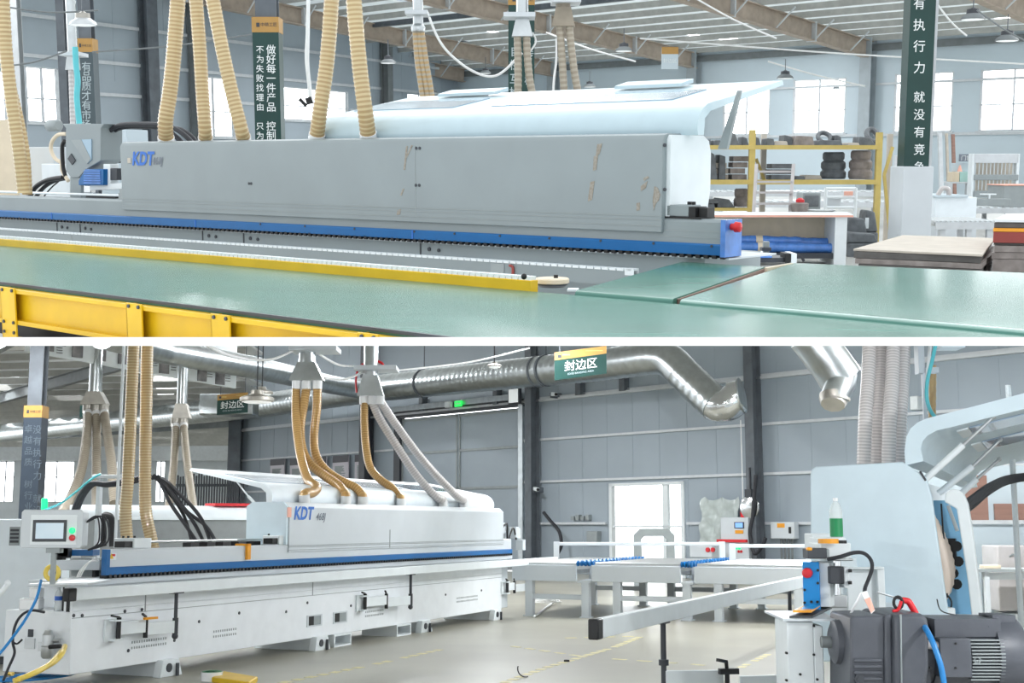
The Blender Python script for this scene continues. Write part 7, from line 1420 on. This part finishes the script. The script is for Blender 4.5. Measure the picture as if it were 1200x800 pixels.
for a in ((97.5, 29.5, 31, 15, 'bay lamp with white disc before the grey banner at upper left', True), (731, 60, 20, 34, 'dark bay lamp hanging near the second rafter'), (691, 102, 14, 48, 'small bay lamp left of the windows above the lid'), (920, 92, 19, 42, 'bay lamp before the third wall bay left of the rafter column'), (980, 104, 9, 60, 'tiny bay lamp glaring before the window'), (1140, 23, 27, 30, 'larger dark bay lamp right of the blue-green banner'), (1180, 48, 26, 31, 'lower bay lamp at the far right of the blue-green banner'), (455, 74, 18, 30, 'bay lamp between the fifth tan hose and the first far manifold'), (569, 86, 13, 44, 'small bay lamp left of the dark green banner'), (770, 109, 7, 62, 'tiny bay lamp above the raised lid'), (510, 109, 6, 55, 'tiny bay lamp beside the stained hoses')):
    bay_lamp(*a)
# hanging pale sign and thin roof wires
T = Thing('hanging_sign', A, 'pale hanging sign with tan top band under the second rafter', 'sign'); Z = 40; a_, b_ = A.at(775, 81, Z), A.at(795, 55, Z); q = MB(); q.box((a_.x, Z, a_.z), (b_.x, Z + .05, b_.z)); pn = T.part('panel', q, M['wallA']); q = MB(); q.box((a_.x, Z - .01, lerp(a_.z, b_.z, .68)), (b_.x, Z, b_.z)); T.part('tan_band', q, M['banneror'], pn); q = MB(); q.text('封边区', ((a_.x + b_.x) / 2, Z - .012, lerp(a_.z, b_.z, .3)), (1, 0, 0), (0, 0, 1), .14, cx=True); T.part('lettering', q, M['letter'], pn)
for p0, p1, Z, lab in (((640, 38), (745, 72), 30, 'thin white wire sloping above the raised lid'), ((750, 45), (1200, 75), 40, 'long thin white wire running right under the roof'), ((810, -5), (910, 45), 26, 'thin white tie rod crossing the roof to the right'), ((1097, 3), (1133, 42), 22, 'white rod slanting right of the blue-green banner'), ((1145, 12), (1210, 52), 28, 'thin wire linking the two lamps at far right'), ((900, 72), (1014, 101), 50, 'thin white wire before the windows left of the rafter column'), ((0, 7), (115, 12), 16, 'thin grey conduit at the upper left'), ((0, 78), (78, 60), 20, 'dark cable sloping behind the left hoses'), ((108, 61), (296, 40), 24, 'thin brown wire from the grey banner to the dark green one')):
    mb = MB(); a_, b_ = A.at(*p0, Z), A.at(*p1, Z); mb.tube([a_, (a_ + b_) / 2 - V((0, 0, .05)), b_], .018 * Z / 26, 6, sm=5); single('roof_wire', A, mb, M['whitecable'] if 'white' in lab else M['steel2'], lab, 'wire', smooth=60)

# =================================================================== far machinery on the right
def abox(T, px0, px1, py0, py1, Z, d, m, nm, parent=None, bev=.01):
    a_, b_ = A.at(px0, py1, Z), A.at(px1, py0, Z); q = MB(); q.box((a_.x, Z, a_.z), (b_.x, Z + d, b_.z)); return T.part(nm, q, M[m], parent, bevel=bev)
def zground(T, px0, px1, py0, Z, d, m, nm, bev=.01):
    a_, b_ = A.at(px0, py0, Z), A.at(px1, py0, Z); q = MB(); q.box((a_.x, Z, 0), (b_.x, Z + d, b_.z)); return T.part(nm, q, M[m], None, bevel=bev)
T = Thing('slatted_rack', A, 'white rack with upright slats and grey bars at the far right', 'rack'); Z = 32
abox(T, 1141, 1194, 180, 191, Z, .3, 'girt', 'top_panel'); abox(T, 1141, 1194, 204.5, 211, Z - .02, .1, 'midgrey', 'grey_bar'); abox(T, 1141, 1180, 223.5, 231, Z - .02, .1, 'midgrey', 'grey_bar')
for k_ in range(12): abox(T, 1142 + k_ * 4.4, 1144.2 + k_ * 4.4, 191, 223, Z + .02, .06, 'white', 'slat')
for x in (1140, 1192.5): zground(T, x, x + 3, 180, Z, .3, 'white', 'post')
q = MB(); a_, b_ = A.at(1143, 224, Z + .5), A.at(1193, 190, Z + .5); q.box((a_.x, Z + .5, a_.z), (b_.x, Z + .55, b_.z)); T.part('backing_board', q, M['card'])
T = Thing('dark_machine_box', A, 'dark slate machine box with thin red top at the right edge', 'machine'); abox(T, 1176, 1230, 217.5, 243, 28, 1.0, 'midgrey', 'body'); abox(T, 1176, 1230, 216.3, 217.6, 27.98, 1.0, 'pinkprint', 'red_edge')
T = Thing('saw_carriage', A, 'pale blue machine carriage right of the grey column', 'machine'); abox(T, 1095, 1145, 231, 258, 26, 1.2, 'pale', 'body'); abox(T, 1095, 1135, 228.5, 231.5, 25.95, 1.3, 'wallA', 'top_rim'); abox(T, 1133, 1185, 233, 241, 26.5, .3, 'midgrey', 'arm'); abox(T, 1152, 1168, 227, 228.5, 26.5, .2, 'white', 'tee_bar'); abox(T, 1159, 1161, 228, 233, 26.5, .05, 'white', 'tee_stem'); q = MB(); q.tube([A.at(1099, 229, 26), A.at(1104, 221, 26), A.at(1111, 222, 26), A.at(1112, 229, 26)], .05, 8, sm=6); T.part('hose_loop', q, M['greyh'])
q = MB(); a_ = A.at(1110, 258, 26); q.box((a_.x - .2, 26, 0), (a_.x + .6, 27, a_.z)); T.part('pedestal', q, M['greyB'])
def far_conveyor(x0, x1, y, Z, label, nr):
    T = Thing('roller_conveyor', A, label, 'conveyor', 'white roller conveyors in the far part of the upper hall'); a_, b_ = A.at(x0, y, Z), A.at(x1, y, Z); z = a_.z; D = 1.6
    for t in (0, D): q = MB(); q.box((a_.x, Z + t, z - .1), (b_.x, Z + t + .06, z + .02)); T.part('side_rail', q, M['girt'])
    for k_ in range(nr): x = lerp(a_.x, b_.x, (k_ + .5) / nr); q = MB(); q.cyl((x, Z + .06, z), (x, Z + D, z), .05, 8); T.part('roller', q, M['white' if k_ % 2 else 'alu'])
    for x in (a_.x + .1, (a_.x + b_.x) / 2, b_.x - .2): 
        for t in (.05, D - .1): q = MB(); q.box((x, Z + t, 0), (x + .09, Z + t + .09, z - .1)); T.part('leg', q, M['girt'])
far_conveyor(1097, 1172, 262, 22.5, 'white roller conveyor right of the grey column', 26); far_conveyor(1130, 1230, 245, 30, 'white roller conveyor beside the slate box at far right', 22); far_conveyor(828, 1050, 226, 36, 'long white roller conveyor seen behind the yellow rack', 34); far_conveyor(838, 1054, 238, 30, 'nearer white roller conveyor seen behind the yellow rack', 34)
T = Thing('trolley', A, 'white tubular trolley behind the rack beside the tray', 'trolley'); Z = 25
for x in (968, 1003): q = MB(); a_ = A.at(x, 220, Z); q.cyl((a_.x, Z, .1), (a_.x, Z, a_.z), .035, 8); T.part('post', q, M['white'])
for y in (221, 231, 243): q = MB(); q.cyl(A.at(968, y, Z), A.at(1003, y, Z), .03, 8); T.part('rail', q, M['white'])
abox(T, 969, 986, 231, 243, Z + .05, .3, 'girt', 'carton'); abox(T, 989, 1000, 224, 229, Z - .05, .02, 'pinkprint', 'red_plate')
T = Thing('dark_crate', A, 'dark grey crate behind the rack right of the ladder', 'crate'); zground(T, 941, 962, 226, 26, .6, 'midgrey', 'body'); abox(T, 943, 960, 229, 242, 25.97, .03, 'rubber', 'front_panel')
for x0, x1, yt, m, lab in ((1098, 1106, 155, 'girt', 'white plank leaning at the wall right of the grey column'), (1107, 1113, 156, 'card', 'thin pale plank second from left at the wall'), (1114, 1121, 157, 'wood', 'brown plank rightmost at the wall')):
    a_, b_ = A.at(x0, 230, 40), A.at(x1, yt, 40); mb = MB(); mb.hexa([(a_.x, 39.6, 0), (b_.x, 39.6, 0), (b_.x, 39.7, 0), (a_.x, 39.7, 0), (a_.x + .05, 40.3, b_.z), (b_.x + .05, 40.3, b_.z), (b_.x + .05, 40.4, b_.z), (a_.x + .05, 40.4, b_.z)]); single('leaning_plank', A, mb, M[m], lab, 'plank', 'planks leaning at the far wall')
T = Thing('supply_shelf', A, 'low shelf with cream and mint boxes left of the slatted rack', 'shelf'); Z = 33; abox(T, 1115, 1141, 213, 215, Z, .6, 'girt', 'shelf_board'); abox(T, 1115, 1141, 191, 201, Z + .3, .05, 'wallA', 'back_panel')
for x in (1115, 1139): zground(T, x, x + 1.8, 213, Z, .5, 'girt', 'leg')
abox(T, 1124, 1141, 180.5, 189, Z + .2, .05, 'logogrey', 'sign_plate'); q = MB(); p = A.at(1126, 187.5, Z + .18); q.text('门窗', p, (1, 0, 0), (0, 0, 1), .14); T.part('sign_lettering', q, M['letter'])
for x0, x1, m, lab in ((1116, 1125, 'cream', 'cream box on the low shelf left of the mint one'), (1125, 1141, 'tealbox', 'mint box on the low shelf beside the slatted rack')):
    if m == 'tealbox': M[m] = mat('mint_box', (176, 214, 208), .5)
    a_, b_ = A.at(x0, 213, Z), A.at(x1, 201.5, Z); mb = MB(); mb.box((a_.x, Z + .02, a_.z), (b_.x, Z + .4, b_.z)); single('storage_box', A, mb, M[m], lab, 'box', bevel=.01)
mb = MB(); a_ = A.at(1127, 201, Z); mb.lathe(V((a_.x, Z + .15, a_.z)), (0, 0, 1), [(0, .07), (.05, .05), (.16, .02)], 12); single('red_cone', A, mb, M['pinkprint'], 'small red cone standing on the mint box', 'cone')
T = Thing('white_notice', A, 'white notice with red characters left of the grey column', 'notice'); abox(T, 1048, 1063, 182, 208, 30, .1, 'girt', 'board'); q = MB(); p = A.at(1052, 193, 29.97)
for r_ in range(3): q.box((p.x, 29.97, p.z + r_ * .07), (p.x + .18, 29.99, p.z + .035 + r_ * .07))
T.part('red_print', q, M['pinkprint'])
LA, LB, WS, WF, EXPO = .5, 1.0, 1.3, 4.5, .2
# =================================================================== added white slab between the two halls, deep enough to stop lamp light leaking
n = B.up; c0 = B.c + B.fw * 3.0; th = 3.0 * 10 / F / 2
mb = MB(); X = 3.2
def sl(x, d, k): return B.c + B.fw * d + V((x, 0, 0)) + n * k
mb.hexa([sl(-X, 3.0, -th), sl(X, 3.0, -th), sl(X * 3.6, 11.6, -th), sl(-X * 3.6, 11.6, -th), sl(-X, 3.0, th), sl(X, 3.0, th), sl(X * 3.6, 11.6, th), sl(-X * 3.6, 11.6, th)])
HS = MB(); HS.v, HS.f, HS.m = mb.v, mb.f, mb.m
finalize()
me = bpy.data.meshes.new('divider_slab'); me.from_pydata([tuple(v) for v in HS.v], [], HS.f); me.materials.append(mat('white_slab_paint', (250, 250, 250), .6, var=0)); o = bpy.data.objects.new('divider_slab', me); C.objects.link(o); o['kind'] = 'structure'
# unseen fill lights added to brighten the two halls
def over(y): return B.c.z + math.tan(PITCH_B) * y + min(.5, (.1365 * y - 1.49) / 2)   # just below the upper floor
def lamp(hall, x, y, z, size, watts, sy=None):  # area fill light without a fixture
    l = bpy.data.lights.new('fill_area_light', 'AREA'); l.shape = 'RECTANGLE'; l.size = size; l.size_y = sy or size; l.energy = watts; l.color = (.97, .985, 1.0)
    o = bpy.data.objects.new('fill_area_light', l); C.objects.link(o); o.matrix_world = hall.M @ Matrix.Translation((x, y, z)); return o
for x, y, w in ((9, 24, 150), (-12, 26, 250), (0, 30, 350), (16, 32, 500), (-22, 38, 600), (-10, 42, 700), (4, 44, 700), (20, 42, 700), (-4, 58, 900), (10, 56, 800)): lamp(A, x, y, 6.7, 2.0, w * LA)  # added to brighten the far walls and roof, apart from the modelled lamps
for x, y, w in ((-5, 14, 200), (-9, 22, 330), (0, 23, 300), (8, 22, 300), (-14, 33, 600), (-3, 31, 600), (5, 25, 250), (-22, 46, 800), (-11, 42, 700), (-30, 64, 900)): lamp(B, x, y, over(y), 1.6, w * LB)  # added above the view to brighten the lower hall
def bay(hall, x, y, z, watts):  # point fill light without a fixture
    l = bpy.data.lights.new('fill_point_light', 'POINT'); l.shadow_soft_size = .08; l.energy = watts; l.color = (.97, .985, 1.0)
    o = bpy.data.objects.new('fill_point_light', l); C.objects.link(o); o.matrix_world = hall.M @ Matrix.Translation((x, y, z)); return o
for x, y, w in ((3.0, 13.0, 700), (5.5, 14.5, 600), (4.5, 19.0, 700), (1.5, 12.6, 500), (-3.6, 12.2, 650)): bay(B, x, y, over(y), w * LB)  # added out of view to light the upright machine fronts
for x, y, w in ((3.7, 5.0, 125), (-3.5, 5.4, 150)): bay(B, x, y, B.c.z + math.tan(PITCH_B) * y - .12, w)  # added beyond the frame sides, under the slab, to brighten the machines' near ends
# camera
cam = bpy.data.cameras.new('camera'); cam.sensor_width = 36; cam.lens = 36 * F / 1200; cam.clip_start = .05; cam.clip_end = 400
co = bpy.data.objects.new('camera', cam); C.objects.link(co)
co.location = B.c; co.rotation_euler = (PI / 2 + PITCH_B, 0, 0)
bpy.context.scene.camera = co
# overcast sky
w = bpy.data.worlds.new('overcast_sky'); bpy.context.scene.world = w; w.use_nodes = True
bg = w.node_tree.nodes['Background']; bg.inputs[0].default_value = (.93, .97, 1.0, 1); 
nt = w.node_tree; tcw = nt.nodes.new('ShaderNodeTexCoord'); sp = nt.nodes.new('ShaderNodeSeparateXYZ'); mr = nt.nodes.new('ShaderNodeMapRange')
nt.links.new(tcw.outputs['Generated'], sp.inputs[0]); nt.links.new(sp.outputs['Y'], mr.inputs['Value'])
mr.inputs['From Min'].default_value = .1; mr.inputs['From Max'].default_value = .75; mr.inputs['To Min'].default_value = WS; mr.inputs['To Max'].default_value = WF   # brighter sky on the window side
nt.links.new(mr.outputs[0], bg.inputs[1])
sc = bpy.context.scene
sc.view_settings.view_transform = 'Standard'; sc.view_settings.look = 'None'; sc.view_settings.gamma = 1; sc.view_settings.use_curve_mapping = False
sc.view_settings.exposure = EXPO
sc.cycles.use_denoising = True
sc.cycles.max_bounces = 8; sc.cycles.transparent_max_bounces = 12
